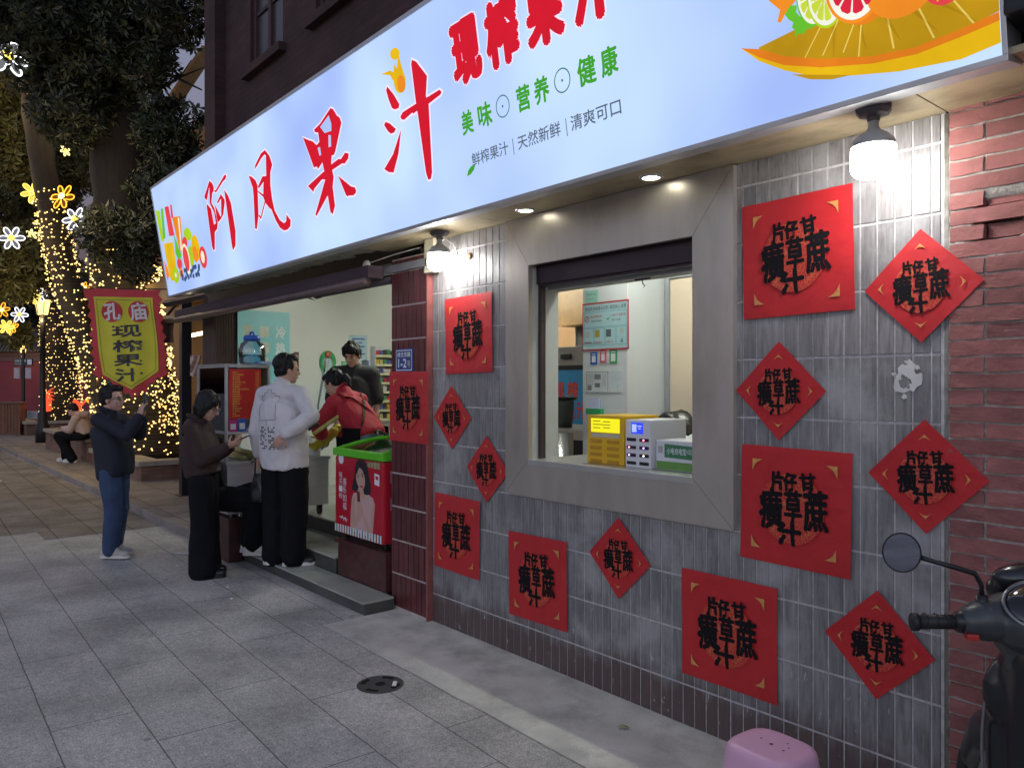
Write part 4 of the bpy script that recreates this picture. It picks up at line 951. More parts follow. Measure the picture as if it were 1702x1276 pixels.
t = empty("work_counter", (-4.6, 1.6, .35), 0, "pale topped work counter with dark front inside the kitchen", "counter")
for nm, b, m in (("worktop", bm, mat("pale_worktop", (.55, .54, .48), .4, var=.15)), ("base_unit", bm2, mat("navy_black_front", (.02, .022, .035), .35))):
    o = obj(nm, b, m, t); o.matrix_parent_inverse = Matrix.Translation((4.6, -1.6, -.35))
t = empty("blender_jug", (-4.62, 1.5, 1.25), 0, "dark grey ribbed tub with wide rim on the kitchen counter", "tub")
bm = BM(); lathe(bm, [(0, 0), (.075, 0), (.09, .2), (.09, .235)], n=24); obj("body", bm, mat("dark_grey_tub", (.09, .10, .10), .4), t, True)
bm = BM(); lathe(bm, [(.088, .22), (.115, .235), (.115, .25), (0, .255)], n=24); obj("rim", bm, M_blk, t, True)
t = empty("thermos", (-4.1, .95, .35), 0, "tall steel bin with black band seen low in the hatch", "bin")
bm = BM(); lathe(bm, [(0, 0), (.11, 0), (.11, .9), (0, .9)], n=28); obj("body", bm, mat("polished_steel", (.5, .5, .52), .25, .9), t, True)
bm = BM(); lathe(bm, [(.113, .66), (.113, .68)], n=28); obj("band", bm, M_blk, t, True)

# ================================================================ the juice counter opening
def leftp(y, z): return FX(-8.798, y, z)
t = empty("drinks_banner", (-8.797, .66, 1.9), 0, "turquoise cold and hot drinks banner on the shop's side wall", "banner")
bm = BM(); box(bm, 0, .004, -.315, .315, -.65, .57); obj("sheet", bm, mat("turquoise_print", (.22, .58, .62), .4, var=.15, ns=2.5), t)
FB = FX(.004, 0, 0)
for c, s, m in ((-.2, "现榨果汁", mat("print_tan", (.50, .52, .42), .5)), (.0, "鲜榨果饮", mat("print_sand", (.60, .62, .50), .5)), (.2, "冷热饮品", mat("print_white", (.70, .80, .80), .5))):
    for k, ch in enumerate(s): text("lettering", ch, FB, c - .065, .25 - k * .19, c + .065, .40 - k * .19, m, t, .001, .035)
t = empty("ceiling_fan", (-7.5, .6, 2.56), 0, "small dark fan with cables hanging inside the shop front", "fan")
bm = BM(); tube(bm, [(0, 0, .38), (0, 0, 0)], .012, 8); obj("rod", bm, M_dark, t)
bm = BM(); lathe(bm, [(0, -.02), (.05, -.02), (.062, .02), (.062, .1), (.045, .13), (0, .13)], (-.06, -.05, 0), 18); obj("motor", bm, M_blk, t, True)
bm = BM()
for k in range(5): tube(bm, [(.06 + .012 * k, .03 * (k % 3), .3), (.05 + .03 * k, .06 - .02 * k, .1), (.04 + .02 * k, .02 * k, -.0), (.0 + .02 * k, .03, .02)], .006, 5)
obj("cable", bm, mat("beige_cable", (.5, .46, .38), .6), t)
for k in range(3):
    bm = BM(); a = .5 + k * 2.094
    b = bmesh.new(); bmesh.ops.create_grid(b, x_segments=6, y_segments=2, size=1)
    for v in b.verts: v.co = Vector(((v.co.x + 1.2) * .12, v.co.y * .04 * (1 + .3 * v.co.x), -.04 + v.co.y * .012))
    r_ = bmesh.ops.extrude_face_region(b, geom=b.faces[:]); [setattr(v, "co", v.co + Vector((0, 0, .005))) for v in r_["geom"] if isinstance(v, bmesh.types.BMVert)]
    merge(bm, b, Matrix.Rotation(a, 4, 'Z')); obj("blade", bm, mat("fan_blade_grey", (.15, .2, .2), .4), t)
# sweets and cigarette rack
t = empty("goods_rack", (-8.795, 2.28, 1.12), 0, "white wall rack packed with small coloured boxes beside the maroon pilaster", "rack")
bm = BM(); box(bm, 0, .02, -.2, .2, 0, .98); box(bm, .02, .13, -.205, -.2, 0, .98); box(bm, .02, .13, .2, .205, 0, .98); obj("back", bm, M_wpl, t)
GC = [("red", (.5, .04, .04)), ("orange", (.55, .3, .05)), ("tan", (.55, .45, .2)), ("navy", (.08, .1, .3)), ("white", (.6, .6, .6)), ("black", (.05, .05, .05)), ("maroon", (.28, .02, .05)), ("yellow", (.6, .48, .06)), ("green", (.05, .25, .12))]
ORD = ["first", "second", "third", "fourth", "fifth", "sixth", "seventh", "eighth"]
rg = random.Random(12)
for s in range(8):
    z = .03 + s * .117
    bm = BM(); box(bm, .02, .14, -.2, .2, z, z + .008); box(bm, .141, .144, -.2, .2, z - .008, z + .022); obj("shelf", bm, mat("price_strip", (.62, .60, .38), .5, var=.1, ns=30), t)
    for k in range(7):
        y = -.195 + k * .056; hh = rg.uniform(.062, .085); cn, cc = GC[rg.randrange(9)]
        bm = BM(); box(bm, -.04, .04, 0, .05, 0, hh, .002); poly(bm, rect(.008, hh * .3, .042, hh * .7), FX(.0405, 0, 0), 0)
        o = obj("goods_box", bm, mat("goods_" + cn, cc, .45, var=.35, ns=30), None, label="%s pack on the wall rack, %s shelf from the top, %s from its left" % (cn, ORD[7 - s], ORD[k]), cat="goods box", group="packs on the wall rack")
        o.location = (-8.715, 2.28 + y, 1.12 + z + .0085)

# small things on the side wall
def wallcard(name, y0, y1, z0, z1, m, label, cat, inner=None):
    t = empty(name, (-8.797, (y0 + y1) / 2, (z0 + z1) / 2), 0, label, cat)
    w, h = (y1 - y0) / 2, (z1 - z0) / 2
    bm = BM(); box(bm, 0, .004, -w, w, -h, h); obj("sheet", bm, m, t)
    F = FX(.0045, 0, 0)
    if inner: flat("print_lines", [rect(-w * .7, h * .7 - k * h * .25, w * (.7 - .3 * (k % 2)), h * .78 - k * h * .25) for k in range(6)], F, inner, t, .0008)
    return t
wallcard("wall_notice", 1.77, 2.03, 1.86, 2.24, mat("notice_sky", (.45, .62, .70), .5, var=.15, ns=5), "pale blue notice high on the side wall above the man in black", "notice", M_pbl)
wallcard("wall_notice", 1.95, 2.05, 1.78, 1.92, M_pbl, "small blue card left of the goods rack", "card", M_wh)
wallcard("wall_notice", 1.66, 1.76, 1.76, 1.90, M_pgr, "small green card behind the head of the man in black", "card", M_wh)
wallcard("wall_notice", 1.03, 1.09, 1.78, 2.0, M_blk, "small black switch card right of the turquoise banner", "card", M_pred)
t = empty("hanging_towel", (-8.79, 1.47, 1.95), 0, "pale towel on a green hook on the side wall", "towel")
bm = BM(); poly(bm, [circ(0, -.06, .11, .14), circ(0, -.08, .07, .09)], FX(.01, 0, 0), 0, .008); obj("hook_plate", bm, M_pgr, t)
bm = BM(); lathe(bm, [(0, .02), (.035, .02), (.045, 0), (0, 0)], (.01, 0, .03), 16, Matrix.Rotation(R(90), 4, 'Y')); obj("hook_boss", bm, mat("hook_red", (.5, .12, .06), .5), t, True)
bm = BM()
g_ = []
for j in range(14):
    zz = -.02 - j * .06; w = .03 + .10 * min(1, j / 9)
    g_.append([bm.verts.new((.03 + .02 * math.sin(i * 1.9 + j * .3), -w + 2 * w * i / 9, zz)) for i in range(10)])
for j in range(13):
    for i in range(9): bm.faces.new((g_[j][i], g_[j + 1][i], g_[j + 1][i + 1], g_[j][i + 1]))
obj("cloth", bm, mat("pale_towel", (.55, .66, .68), .9, var=.08), t, True)

# ice cream chest on the marble plinth
FZ = empty("ice_cream_freezer", (-5.2785, .22, .377), 0, "red ice cream chest freezer with green lid and a picture of a smiling woman", "freezer")
M_fred = mat("freezer_red", (.46, .012, .03), .32, var=.04)
W_ = .3735
bm = BM(); box(bm, -W_, W_, -.27, .27, .05, .66, .022); obj("body", bm, M_fred, FZ, False)
M_lime = mat("lime_plastic", (.10, .50, .02), .35, var=.04)
def zl(y): return .715 + .075 * math.sin(min(1, (y + .28) / .5) * math.pi * .55)
bm = BM()
ys = [-.28 + .56 * k / 14 for k in range(15)]
for s in (-1, 1):
    x0, x1 = (-W_ - .012, -W_ + .055) if s < 0 else (W_ - .055, W_ + .012)
    rows = [[bm.verts.new(c) for c in ((x0, y, .665), (x1, y, .665), (x1, y, zl(y) + .012), (x0, y, zl(y)))] for y in ys]
    for a, b in zip(rows, rows[1:]):
        for k in range(4): bm.faces.new((a[k], a[(k + 1) % 4], b[(k + 1) % 4], b[k]))
    bm.faces.new(rows[0][::-1]); bm.faces.new(rows[-1])
box(bm, -W_ - .0115, W_ + .0115, -.285, -.235, .664, .722, .008); box(bm, -W_ - .0115, W_ + .0115, .235, .282, .664, zl(.25) + .01, .008)
bmesh.ops.recalc_face_normals(bm, faces=bm.faces[:])
obj("lid_frame", bm, M_lime, FZ)
bm = BM(); rows = [[bm.verts.new((x, y, zl(y) - .006)) for x in (-W_ + .05, W_ - .05)] for y in ys]
for a, b in zip(rows, rows[1:]): bm.faces.new((a[0], a[1], b[1], b[0]))
obj("glass_lid", bm, glassy("lid_glass", (.92, .98, .95), .0), FZ, True)
bm = BM(); box(bm, -W_ + .05, W_ - .05, -.235, .235, .6605, .664); obj("inner_liner", bm, M_wpl, FZ)
bm = BM(); rf = random.Random(3)
for k in range(40): 
    b = bmesh.new(); box(b, -.06, .06, -.025, .025, -.012, .012, .008)
    merge(bm, b, Matrix.Translation((rf.uniform(-.25, .25), rf.uniform(-.18, .18), rf.uniform(.672, .684))) @ Matrix.Rotation(rf.uniform(0, 3), 4, 'Z'))
obj("ice_lollies", bm, mat("wrapper_mix", (.6, .68, .6), .4, var=.45, ns=5, island=.4), FZ, kind="stuff")
for sx in (-1, 1):
    for sy in (-1, 1):
        bm = BM(); lathe(bm, [(0, -.012), (.026, -.012), (.026, .012), (0, .012)], (sx * .3, sy * .2, .026), 14, Matrix.Rotation(R(90), 4, 'X')); box(bm, sx * .3 - .018, sx * .3 + .018, sy * .2 - .02, sy * .2 + .02, .035, .055); obj("caster", bm, M_blk, FZ)
FF = FW(-W_, -.27, 0)
U = lambda u: u * 2 * W_
Y_ = lambda y: .692 - (y - 190) / 880 * .64
P_ = lambda l: [(U((x / 6.38 - 7) / 79), Y_(y)) for x, y in l]
M_hair = mat("print_hair", (.02, .018, .025), .4); M_skn = mat("print_skin", (.55, .33, .26), .4, var=.06); M_drs = mat("print_dress", (.58, .38, .36), .4, var=.05); M_lip = mat("print_lip", (.45, .05, .06), .4)
PT = obj("printed_portrait", BM(), M_drs, FZ)
flat("dress", P_([(245, 610), (300, 590), (400, 590), (450, 620), (470, 680), (455, 900), (440, 1035), (235, 1010), (240, 800)]), FF, M_drs, PT, .0006)
flat("hair", P_([(265, 330), (285, 260), (320, 235), (360, 245), (395, 300), (410, 400), (430, 500), (425, 580), (390, 600), (300, 590), (232, 575), (245, 480), (262, 400)]), FF, M_hair, PT, .0009)
flat("skin", [P_([(300, 540), (350, 540), (362, 600), (385, 620), (340, 660), (290, 610)]), P_([(215, 1000), (222, 800), (235, 640), (262, 640), (258, 820), (275, 870), (310, 780), (330, 760), (345, 800), (330, 860), (270, 960)]), P_([(455, 640), (470, 690), (445, 1035), (415, 1040), (345, 840), (350, 800), (420, 930), (430, 800)]), P_([(295, 690), (330, 690), (350, 740), (345, 800), (310, 800), (290, 750)])], FF, M_skn, PT, .0013)
flat("face", P_(circ(325, 440, 46, 112, 24, rot=-.12)), FF, M_skn, PT, .0024)
flat("features", [P_(circ(300, 425, 9, 7, 10)), P_(circ(347, 410, 10, 7, 10)), P_([(288, 405), (312, 398), (312, 404), (288, 412)]), P_([(332, 385), (360, 380), (360, 387), (332, 392)])], FF, M_hair, PT, .0030)
flat("lips", [P_([(318, 508), (340, 515), (356, 500), (352, 525), (338, 538), (324, 528)])], FF, M_lip, PT, .0032)
flat("fringe", [P_([(270, 420), (278, 320), (310, 270), (345, 300), (310, 330), (286, 400)])], FF, M_hair, PT, .0032)
flat("lolly_print", P_([(288, 580), (316, 580), (322, 685), (294, 688)]), FF, mat("print_choc", (.16, .02, .025), .4), PT, .0034)
for k, ch in enumerate("每天一枝"): text("lettering", ch, FF, U(.09), Y_(470 + k * 75), U(.165), Y_(405 + k * 75), M_wh, FZ, .0008)
for k, ch in enumerate("喜乐如福"): text("lettering", ch, FF, U(.175), Y_(545 + k * 88), U(.255), Y_(465 + k * 88), M_wh, FZ, .0008)
flat("badge", P_([(85, 172), (140, 180), (140, 290), (125, 318), (100, 312), (87, 280)]), FF, M_wh, FZ, .0008)
flat("bottom_stripe", [rect(U(k / 18), .058, U((k + .55) / 18), .118) for k in range(18)], FF, M_wh, FZ, .0006)
flat("bottom_stripe", [rect(U((k + .55) / 18), .058, U((k + 1) / 18), .118) for k in range(0, 18, 2)], FF, mat("stripe_green", (.02, .18, .09), .4), FZ, .0007)
flat("signature_mark", [P_([(95, 890), (140, 895), (185, 905), (185, 912), (140, 903), (95, 897)]), P_([(110, 905), (130, 875), (140, 920), (160, 880), (178, 940), (165, 930), (158, 895), (142, 935), (130, 890), (116, 915)])], FF, M_wh, FZ, .0008)
text("lettering", "冰爽雪糕", FF, U(.69), Y_(315), U(.94), Y_(245), mat("print_lime_grey", (.35, .42, .2), .4), FZ, .0008, .03)
flat("sticker", P_([(465, 360), (512, 370), (512, 485), (465, 475)]), FF, M_wh, FZ, .0008); flat("sticker_mark", P_([(475, 385), (502, 390), (502, 425), (475, 420)]), FF, M_pred, FZ, .0012)
FS = FX(W_, -.27, 0)
for z in (.30, .5): flat("side_vent", rect(.06, z, .16, z + .09), FS, mat("side_grey", (.35, .3, .33), .5), FZ, .001)

# juice cart, glazed case, jar and the rest
CT = empty("juice_cart", (-7.235, .01, .45), 0, "low stainless steel juice cart on casters at the shop front", "cart")
M_steel = mat("brushed_stainless", (.62, .64, .64), .36, .35, var=.06, ns=4, stretch=(1, .6, 6), dirt=.15, dcol=(.3, .3, .28), ds=3)
bm = BM(); box(bm, -.385, .385, -.49, .49, .0, .435, .004); obj("body", bm, M_steel, CT)
bm = BM(); box(bm, -.4, .4, -.505, .505, .437, .466, .005); obj("top", bm, M_steel, CT)
for sx in (-.3, .31):
    for y, zf in ((-.42, -.05), (.43, -.10)):
        bm = BM(); lathe(bm, [(0, -.014), (.036, -.014), (.036, .014), (0, .014)], (sx, y, zf + .037), 14, Matrix.Rotation(R(90), 4, 'X')); box(bm, sx - .02, sx + .02, y - .022, y + .022, zf + .05, 0); obj("caster", bm, M_blk, CT)
CS = empty("glazed_display_case", (-7.215, -.295, .916), 0, "aluminium framed glass case with a red price list standing on the juice cart", "display case")
M_alu = mat("aluminium_trim", (.55, .56, .58), .35, .7)
bm = BM(); a, b, h0, h1 = .365, .195, .26, .854
for sx in (-1, 1):
    for sy in (-1, 1): box(bm, sx * a - .012, sx * a + .012, sy * b - .012, sy * b + .012, 0, h1 - .013)
for z in (h0, h1):
    for s in (-1, 1):
        box(bm, -a + .0125, a - .0125, s * b - .011, s * b + .011, z - .012, z + .012); box(bm, s * a - .011, s * a + .011, -b + .0125, b - .0125, z - .0115, z + .0115)
obj("frame", bm, M_alu, CS)
bm = BM(); box(bm, -a, a, b - .004, b, h0, h1); obj("back_panel", bm, mat("olive_dark", (.20, .17, .10), .5), CS)
bm = BM(); box(bm, -a, a, -b, b, h0 - .01, h0 - .004); obj("shelf", bm, M_steel, CS)
bm = BM(); box(bm, -a + .012, a - .012, -b - .002, -b + .001, h0 + .012, h1 - .012); obj("front_glass", bm, glassy("case_glass", (.7, .7, .66), .18), CS)
bm = BM(); box(bm, -a - .02, a + .02, -b - .02, b + .02, h1 + .0125, h1 + .02, .003); obj("top_plate", bm, M_alu, CS)
rc = random.Random(8)
for k in range(5):
    bm = BM(); x = -.28 + k * .12; tube(bm, [(x, -.05, h0), (x + .02, 0, h0 + .45 + .05 * (k % 2))], .028, 9); obj("cane_piece", bm, mat("cane_dark", (.09, .03, .02), .5, var=.3), CS)
FM = FX(a + .013, 0, 0)
flat("menu_board", rect(-.175, .38, .115, .828), FM, mat("menu_red", (.5, .015, .012), .45, var=.05), CS, .0008, .002)
M_yw = mat("menu_yellow", (.72, .55, .08), .5)
ML = ["甘蔗汁", "甘蔗马蹄椰青", "雪梨甘蔗", "橙子甘蔗", "甘蔗柠檬 冰糖", "西瓜甘蔗汁", "苹果雪梨", "甘蔗马蹄 芒果椰青", "西柚甘蔗", "凤梨甘蔗", "甘蔗胡萝卜", "石榴甘蔗汁", "雪梨橙子", "番茄凤梨", "菠萝汁", "猕猴桃甘蔗", "芒果雪梨", "椰青", "金桔柠檬"]
bm = BM()
for k, s in enumerate(ML):
    z = .805 - k * .0215; words(bm, s, FM, -.145, z - .0145, -.145 + .0165 * len(s), z, .0016)
    if k < 10: words(bm, "%d元" % (6 + k % 5), FM, .065, z - .0145, .098, z, .0016)
obj("menu_lettering", bm, M_yw, CS)
flat("pay_card", rect(-.175, .27, -.1, .375), FM, mat("card_magenta", (.5, .04, .2), .5), CS, .001, .002); flat("pay_card", rect(-.095, .27, -.02, .385), FM, M_pbl, CS, .001, .002)
flat("white_field", [rect(-.162, .29, -.115, .34), rect(-.082, .29, -.034, .345)], FM, M_wh, CS, .0018)
J = empty("water_jar", (-7.02, -.19, 1.79), 0, "big clear blue water jar with a blue screw lid on the display case", "jar")
bm = BM(); lathe(bm, [(0, .002), (.1, .002), (.118, .02), (.122, .13), (.11, .19), (.07, .215), (.066, .235)], n=28); obj("body", bm, glassy("jar_blue", (.72, .86, .95), .10, .08), J, True)
bm = BM(); lathe(bm, [(0, .004), (.095, .004), (.112, .022), (.116, .09), (0, .09)], n=28); obj("water", bm, glassy("jar_water", (.70, .84, .93), .04), J, True)
bm = BM(); lathe(bm, [(.0, .275), (.06, .272), (.074, .26), (.076, .222), (.0, .222)], n=24); tube(bm, [(-.05, 0, .27), (-.035, 0, .30), (.035, 0, .30), (.05, 0, .27)], .009, 8); obj("lid", bm, mat("lid_blue", (.02, .09, .42), .35), J, True)
bm = BM(); gg = []
for j in range(9):
    gg.append([bm.verts.new((-.13 + .26 * j / 8, -.11 + .3 * i / 14, .012 + .028 * max(0, noise.noise((j * .5, i * .55, 1)) + .45) * (1 if 0 < i < 14 and 0 < j < 8 else 0))) for i in range(15)])
for j in range(8):
    for i in range(14): bm.faces.new((gg[j][i], gg[j + 1][i], gg[j + 1][i + 1], gg[j][i + 1]))
o = obj("blue_cloth", bm, mat("towel_blue", (.16, .24, .38), .9, var=.2), None, True, label="crumpled blue cloth lying beside the water jar on the display case", cat="cloth"); o.location = (-6.95, -.1, 1.781)
for k, (y, z, lab) in enumerate(((-.32, .917, "thick pale sugar cane stick, nearest the street under the display case"), (-.24, .917, "middle sugar cane stick lying under the display case"), (-.16, .917, "sugar cane stick under the display case, nearest the shop"), (-.26, .963, "sugar cane stick lying on top of the other three"))):
    bm = BM(); tube(bm, [(-.62, .02 * k, .024), (-.41, .01 * k, .024), (-.405, .01 * k, .0235), (-.2, 0, .024), (-.195, 0, .024), (0, 0, .024)], [.023, .023, .0255, .022, .0255, .023], 12)
    o = obj("sugar_cane", bm, mat("cane_green", (.30, .27, .10), .45, var=.25, ns=20), None, True, label=lab, cat="sugar cane", group="sugar cane sticks under the case"); o.location = (-6.87, y, z)
t = empty("plastic_jug", (-6.98, .37, .917), 0, "translucent white juice jug with handle on the juice cart", "jug")
bm = BM(); lathe(bm, [(0, 0), (.095, 0), (.1, .03), (.085, .12), (.05, .165), (.045, .19), (0, .195)], n=22); obj("body", bm, mat("milky_plastic", (.58, .63, .68), .25), t, True)
bm = BM(); tube(bm, [(.05, .04, .17), (.09, .09, .16), (.1, .11, .1), (.06, .09, .06)], .012, 8); obj("handle", bm, mat("milky_plastic", (.58, .63, .68), .25), t, True)
bm = BM(); tube(bm, [(-7.35, .1, .105), (-7.2, -.12, .108), (-7.12, -.31, .106), (-7.2, -.42, .06), (-7.4, -.52, .016), (-7.62, -.69, .013), (-7.66, -.70, .013)], .014, 8); tag(obj("grey_hose", bm, mat("hose_grey", (.38, .36, .35), .6), smooth=True), "grey hose end drooping from the terrace edge to the paving", "hose")

# things on the paving
t = empty("drain_cover", (-3.6, -.845, 0), 0, "round iron drain cover with curved slots set in the paving", "drain cover")
M_iron = mat("worn_iron", (.09, .09, .09), .55, .5, var=.25, dirt=.4)
bm = BM(); poly(bm, circ(0, 0, .125), Matrix(), .003, .002); obj("plate", bm, M_iron, t)
bm = BM()
for k in range(4):
    a = k * R(90) + .55; ring = [(r * math.cos(a + q), r * math.sin(a + q)) for r, qs in ((.108, (-.38, -.2, 0, .2, .38)), (.078, (.38, .2, 0, -.2, -.38))) for q in qs]
    poly(bm, ring, Matrix(), .0045)
poly(bm, circ(0, 0, .028), Matrix(), .0045)
obj("slots", bm, mat("slot_dark", (.004, .004, .004), .9), t)
bm = BM(); box(bm, -.011, .011, -.03, .03, .001, .006, .002); o = obj("cigarette_packet", bm, mat("white_scrap", (.75, .72, .68), .7), None, label="white cigarette end lying on the drain cover", cat="litter"); o.location = (-3.545, -.79, .005); o.rotation_euler = (0, 0, .9); o.name = "cigarette_end"
for (x, y, lab) in ((-2.394, -.257, "dry curled leaf on the concrete strip near the stool"), (-4.75, -.38, "dead leaf lying against the corner of the lower step")):
    bm = BM(); v = [bm.verts.new(c) for c in ((-.03, 0, .006), (-.01, .014, .014), (.015, .013, .012), (.035, 0, .008), (.015, -.013, .016), (-.01, -.014, .011))]
    bm.faces.new((v[0], v[1], v[5])); bm.faces.new((v[1], v[2], v[4], v[5])); bm.faces.new((v[2], v[3], v[4]))
    o = obj("dead_leaf", bm, mat("dry_leaf", (.35, .31, .16), .8, var=.3), None, label=lab, cat="leaf"); o.location = (x, y, .004); o.rotation_euler = (0, 0, x)
for k, (x, y, lab) in enumerate(((-7.1, -.83, "small white scrap on the paving behind the woman in black"), (-6.1, -.75, "small white scrap on the paving in front of the woman in black"), (-5.75, -.85, "lone white speck of litter on the grey slabs"), (-15.2, -1.2, "crumpled white paper far along the paving"))):
    bm = BM(); bmesh.ops.create_icosphere(bm, subdivisions=1, radius=.012 + .02 * (k == 3))
    for v in bm.verts: v.co *= 1 + .4 * noise.noise(v.co * 90); v.co.z *= .5
    o = obj("paper_scrap", bm, mat("white_scrap", (.75, .72, .68), .7), None, label=lab, cat="litter"); o.location = (x, y, .006 + .01 * (k == 3))

# ================================================================ the tree-lined street beyond the shop
FDIR = Vector((-.76314, .64623, 0)); RDIR = Vector((.64623, .76314, 0))
def at(px, py, t):                                   # a sight line of the photograph, t metres along the view
    u = (px - 851) / 1280; v = (640 - py) / 1280
    return Vector((0, -2.97, 1.6)) + (FDIR + RDIR * u + Vector((0, 0, v))) * t
def lamp(name, loc, power, col, r, parent):
    l = bpy.data.lights.new(name, 'POINT'); l.energy = power; l.color = col; l.shadow_soft_size = r
    o = bpy.data.objects.new(name, l); COL.objects.link(o); o.parent = parent
    o.location = loc - parent.location if parent is not None else loc
    return o
M_bark = mat("dark_bark", (.024, .018, .015), .9, var=.3, ns=5, bump=.8, bs=22, stretch=(3, 3, .6))
M_leafA = mat("leaf_dark", (.045, .052, .028), .42, var=.3, ns=3, island=.45)
M_leafB = mat("leaf_olive", (.11, .108, .04), .45, var=.3, ns=3, island=.45)
M_leafC = mat("leaf_blue_green", (.035, .050, .035), .42, var=.3, ns=3, island=.4)
def limb(bm, pts, radii, n=16, rough=.12, seed=0):
    b = bmesh.new()
    P = [Vector(p) for p in pts]; pp = []; rr = []
    for i in range(len(P) - 1):
        for k in range(5):
            f = k / 5; pp.append(P[i].lerp(P[i + 1], f)); rr.append(radii[i] + (radii[i + 1] - radii[i]) * f)
    pp.append(P[-1]); rr.append(radii[-1])
    tube(b, pp, rr, n)
    for v in b.verts:
        q = noise.noise_vector(v.co * 2.2 + Vector((seed, 0, 0))) * rough + noise.noise_vector(v.co * 7 + Vector((seed, 3, 0))) * rough * .35
        v.co += q * min(rr[0], .6)
    merge(bm, b)
def leaves(name, blobs, per, size, m, parent, seed, back=None):
    """leaf rosettes: pointed leaves radiating from twig ends scattered through the crown"""
    rn = np.random.default_rng(seed); V = []; Fc = []
    for c, r, *dens in blobs:
        n = int(per * r * r * (dens[0] if dens else 1))
        for _ in range(n):
            d = rn.normal(size=3); d /= np.linalg.norm(d); rad = r * rn.uniform(.25, 1) ** .5
            p = np.array(c) + d * rad * np.array((1, 1, .85))
            ax = rn.normal(size=3) + d * .8 + np.array((0, 0, -.3)); ax /= np.linalg.norm(ax)
            t1 = np.cross(ax, rn.normal(size=3)); t1 /= np.linalg.norm(t1); t2 = np.cross(ax, t1)
            k = rn.integers(6, 10)
            for j in range(k):
                a = 2 * math.pi * j / k + rn.uniform(-.25, .25)
                out = t1 * math.cos(a) + t2 * math.sin(a); out = out * .9 + ax * rn.uniform(.0, .7); out /= np.linalg.norm(out)
                side = np.cross(out, ax); side /= max(1e-6, np.linalg.norm(side))
                L_ = size * rn.uniform(.7, 1.35); w = L_ * .17
                b0 = p + out * L_ * .12; mid = p + out * L_ * .6 + ax * L_ * .05; tip = p + out * L_ * 1.1 - ax * L_ * rn.uniform(.0, .3)
                i = len(V); V += [b0, mid + side * w, tip, mid - side * w]
                Fc += [(i, i + 1, i + 2), (i, i + 2, i + 3)]
    me = bpy.data.meshes.new(name); me.from_pydata([tuple(v) for v in V], [], Fc); me.update()
    return obj(name, me, m, parent)
def localize(o):
    if o.parent is not None: o.matrix_parent_inverse = Matrix.Translation(-o.parent.location)
    return o
def tree(loc, label, limbs, blobs, per, size, m, seed):
    t = empty("street_tree", loc, 0, label, "tree", "leafy trees along the street")
    bm = BM(); limb(bm, *limbs[0], seed=seed); localize(obj("trunk", bm, M_bark, t, True))
    for L_ in limbs[1:]:
        bm = BM(); limb(bm, *L_, seed=seed + 1); localize(obj("limb", bm, M_bark, t, True))
    localize(leaves("crown", blobs, per, size, m, t, seed))
    return t
A = at
base1 = Vector((-14.95, 1.05, .36))
tr1 = [A(252, 757, 14), A(240, 690, 13.9), A(222, 560, 13.7), A(205, 420, 13.6), A(197, 200, 13.6), A(195, -40, 13.8), A(200, -330, 14)]
tr1r = [.72, .56, .50, .5, .44, .38, .3]
le1 = [A(205, 735, 14.4), A(172, 640, 14.6), A(140, 560, 14.8), A(105, 450, 15), A(88, 370, 15), A(62, 220, 15), A(42, 60, 15), A(20, -120, 15)]
le1r = [.30, .27, .25, .24, .23, .22, .2, .17]
st1 = [A(272, 745, 13.8), A(262, 620, 13.6), A(246, 500, 13.5), A(240, 425, 13.5), A(250, 300, 13.5), A(262, 150, 13.2)]
st1r = [.22, .19, .17, .16, .13, .09]
tree(base1, "big tree wrapped in lights behind the red flag, its twin trunk leaning over the street",
     [(tr1, tr1r), (le1, le1r), (st1, st1r), ([A(197, 180, 13.6), A(250, 90, 13), A(310, 60, 12.4), A(345, 40, 12)], [.14, .1, .06, .03]), ([A(240, 130, 13.2), A(285, 125, 12.8), A(335, 150, 12.5)], [.05, .03, .012]), ([A(262, 150, 13.2), A(300, 128, 12.8), A(340, 112, 12.5)], [.03, .018, .008]), ([A(300, 128, 12.8), A(318, 100, 12.7)], [.012, .006])],
     [(A(192, 45, 13), 1.0), (A(130, 105, 13), 1.15), (A(300, -25, 12), .95), (A(282, 320, 12.6), .62, 1.2), (A(250, 395, 12.6), .4, 1.2), (A(275, 225, 12.7), .52), (A(185, 390, 12.7), .55), (A(225, 440, 12.6), .3, 1.2), (A(90, -20, 13.4), 1.5), (A(285, 245, 12.6), .42), (A(262, 175, 12.5), .25), (A(318, 70, 12.2), .12), (A(245, 110, 12.6), .45), (A(10, 20, 12), 1.0), (A(120, 190, 12.8), .6, 1.2), (A(255, 10, 12.7), .6), (A(330, 190, 12.4), .16), (A(292, 175, 12.6), .12)],
     680, .135, M_leafA, 11)
base2 = A(100, 722, 25)
tr2 = [A(100, 722, 25), A(104, 640, 25), A(96, 560, 25), A(92, 470, 25), A(105, 380, 25.5), A(120, 250, 26), A(130, 60, 26), A(130, -150, 26)]
tr2r = [.55, .45, .42, .38, .32, .28, .25, .2]
tree(base2, "tree with its whole trunk wrapped in lights behind the person on the bench",
     [(tr2, tr2r), ([A(95, 520, 25), A(50, 380, 24.5), A(20, 250, 24)], [.2, .14, .1])],
     [(A(55, 200, 22), 2.2), (A(105, 270, 21.5), 1.2), (A(10, 320, 21), 1.7), (A(0, 60, 22), 2.2), (A(110, 100, 23), 2.2), (A(45, 430, 19.5), 1.1), (A(15, 450, 18.5), .8, 1.3), (A(118, 450, 23), .45), (A(60, 330, 22), 1.2), (A(130, 200, 22), 1.2)],
     360, .17, M_leafB, 12)
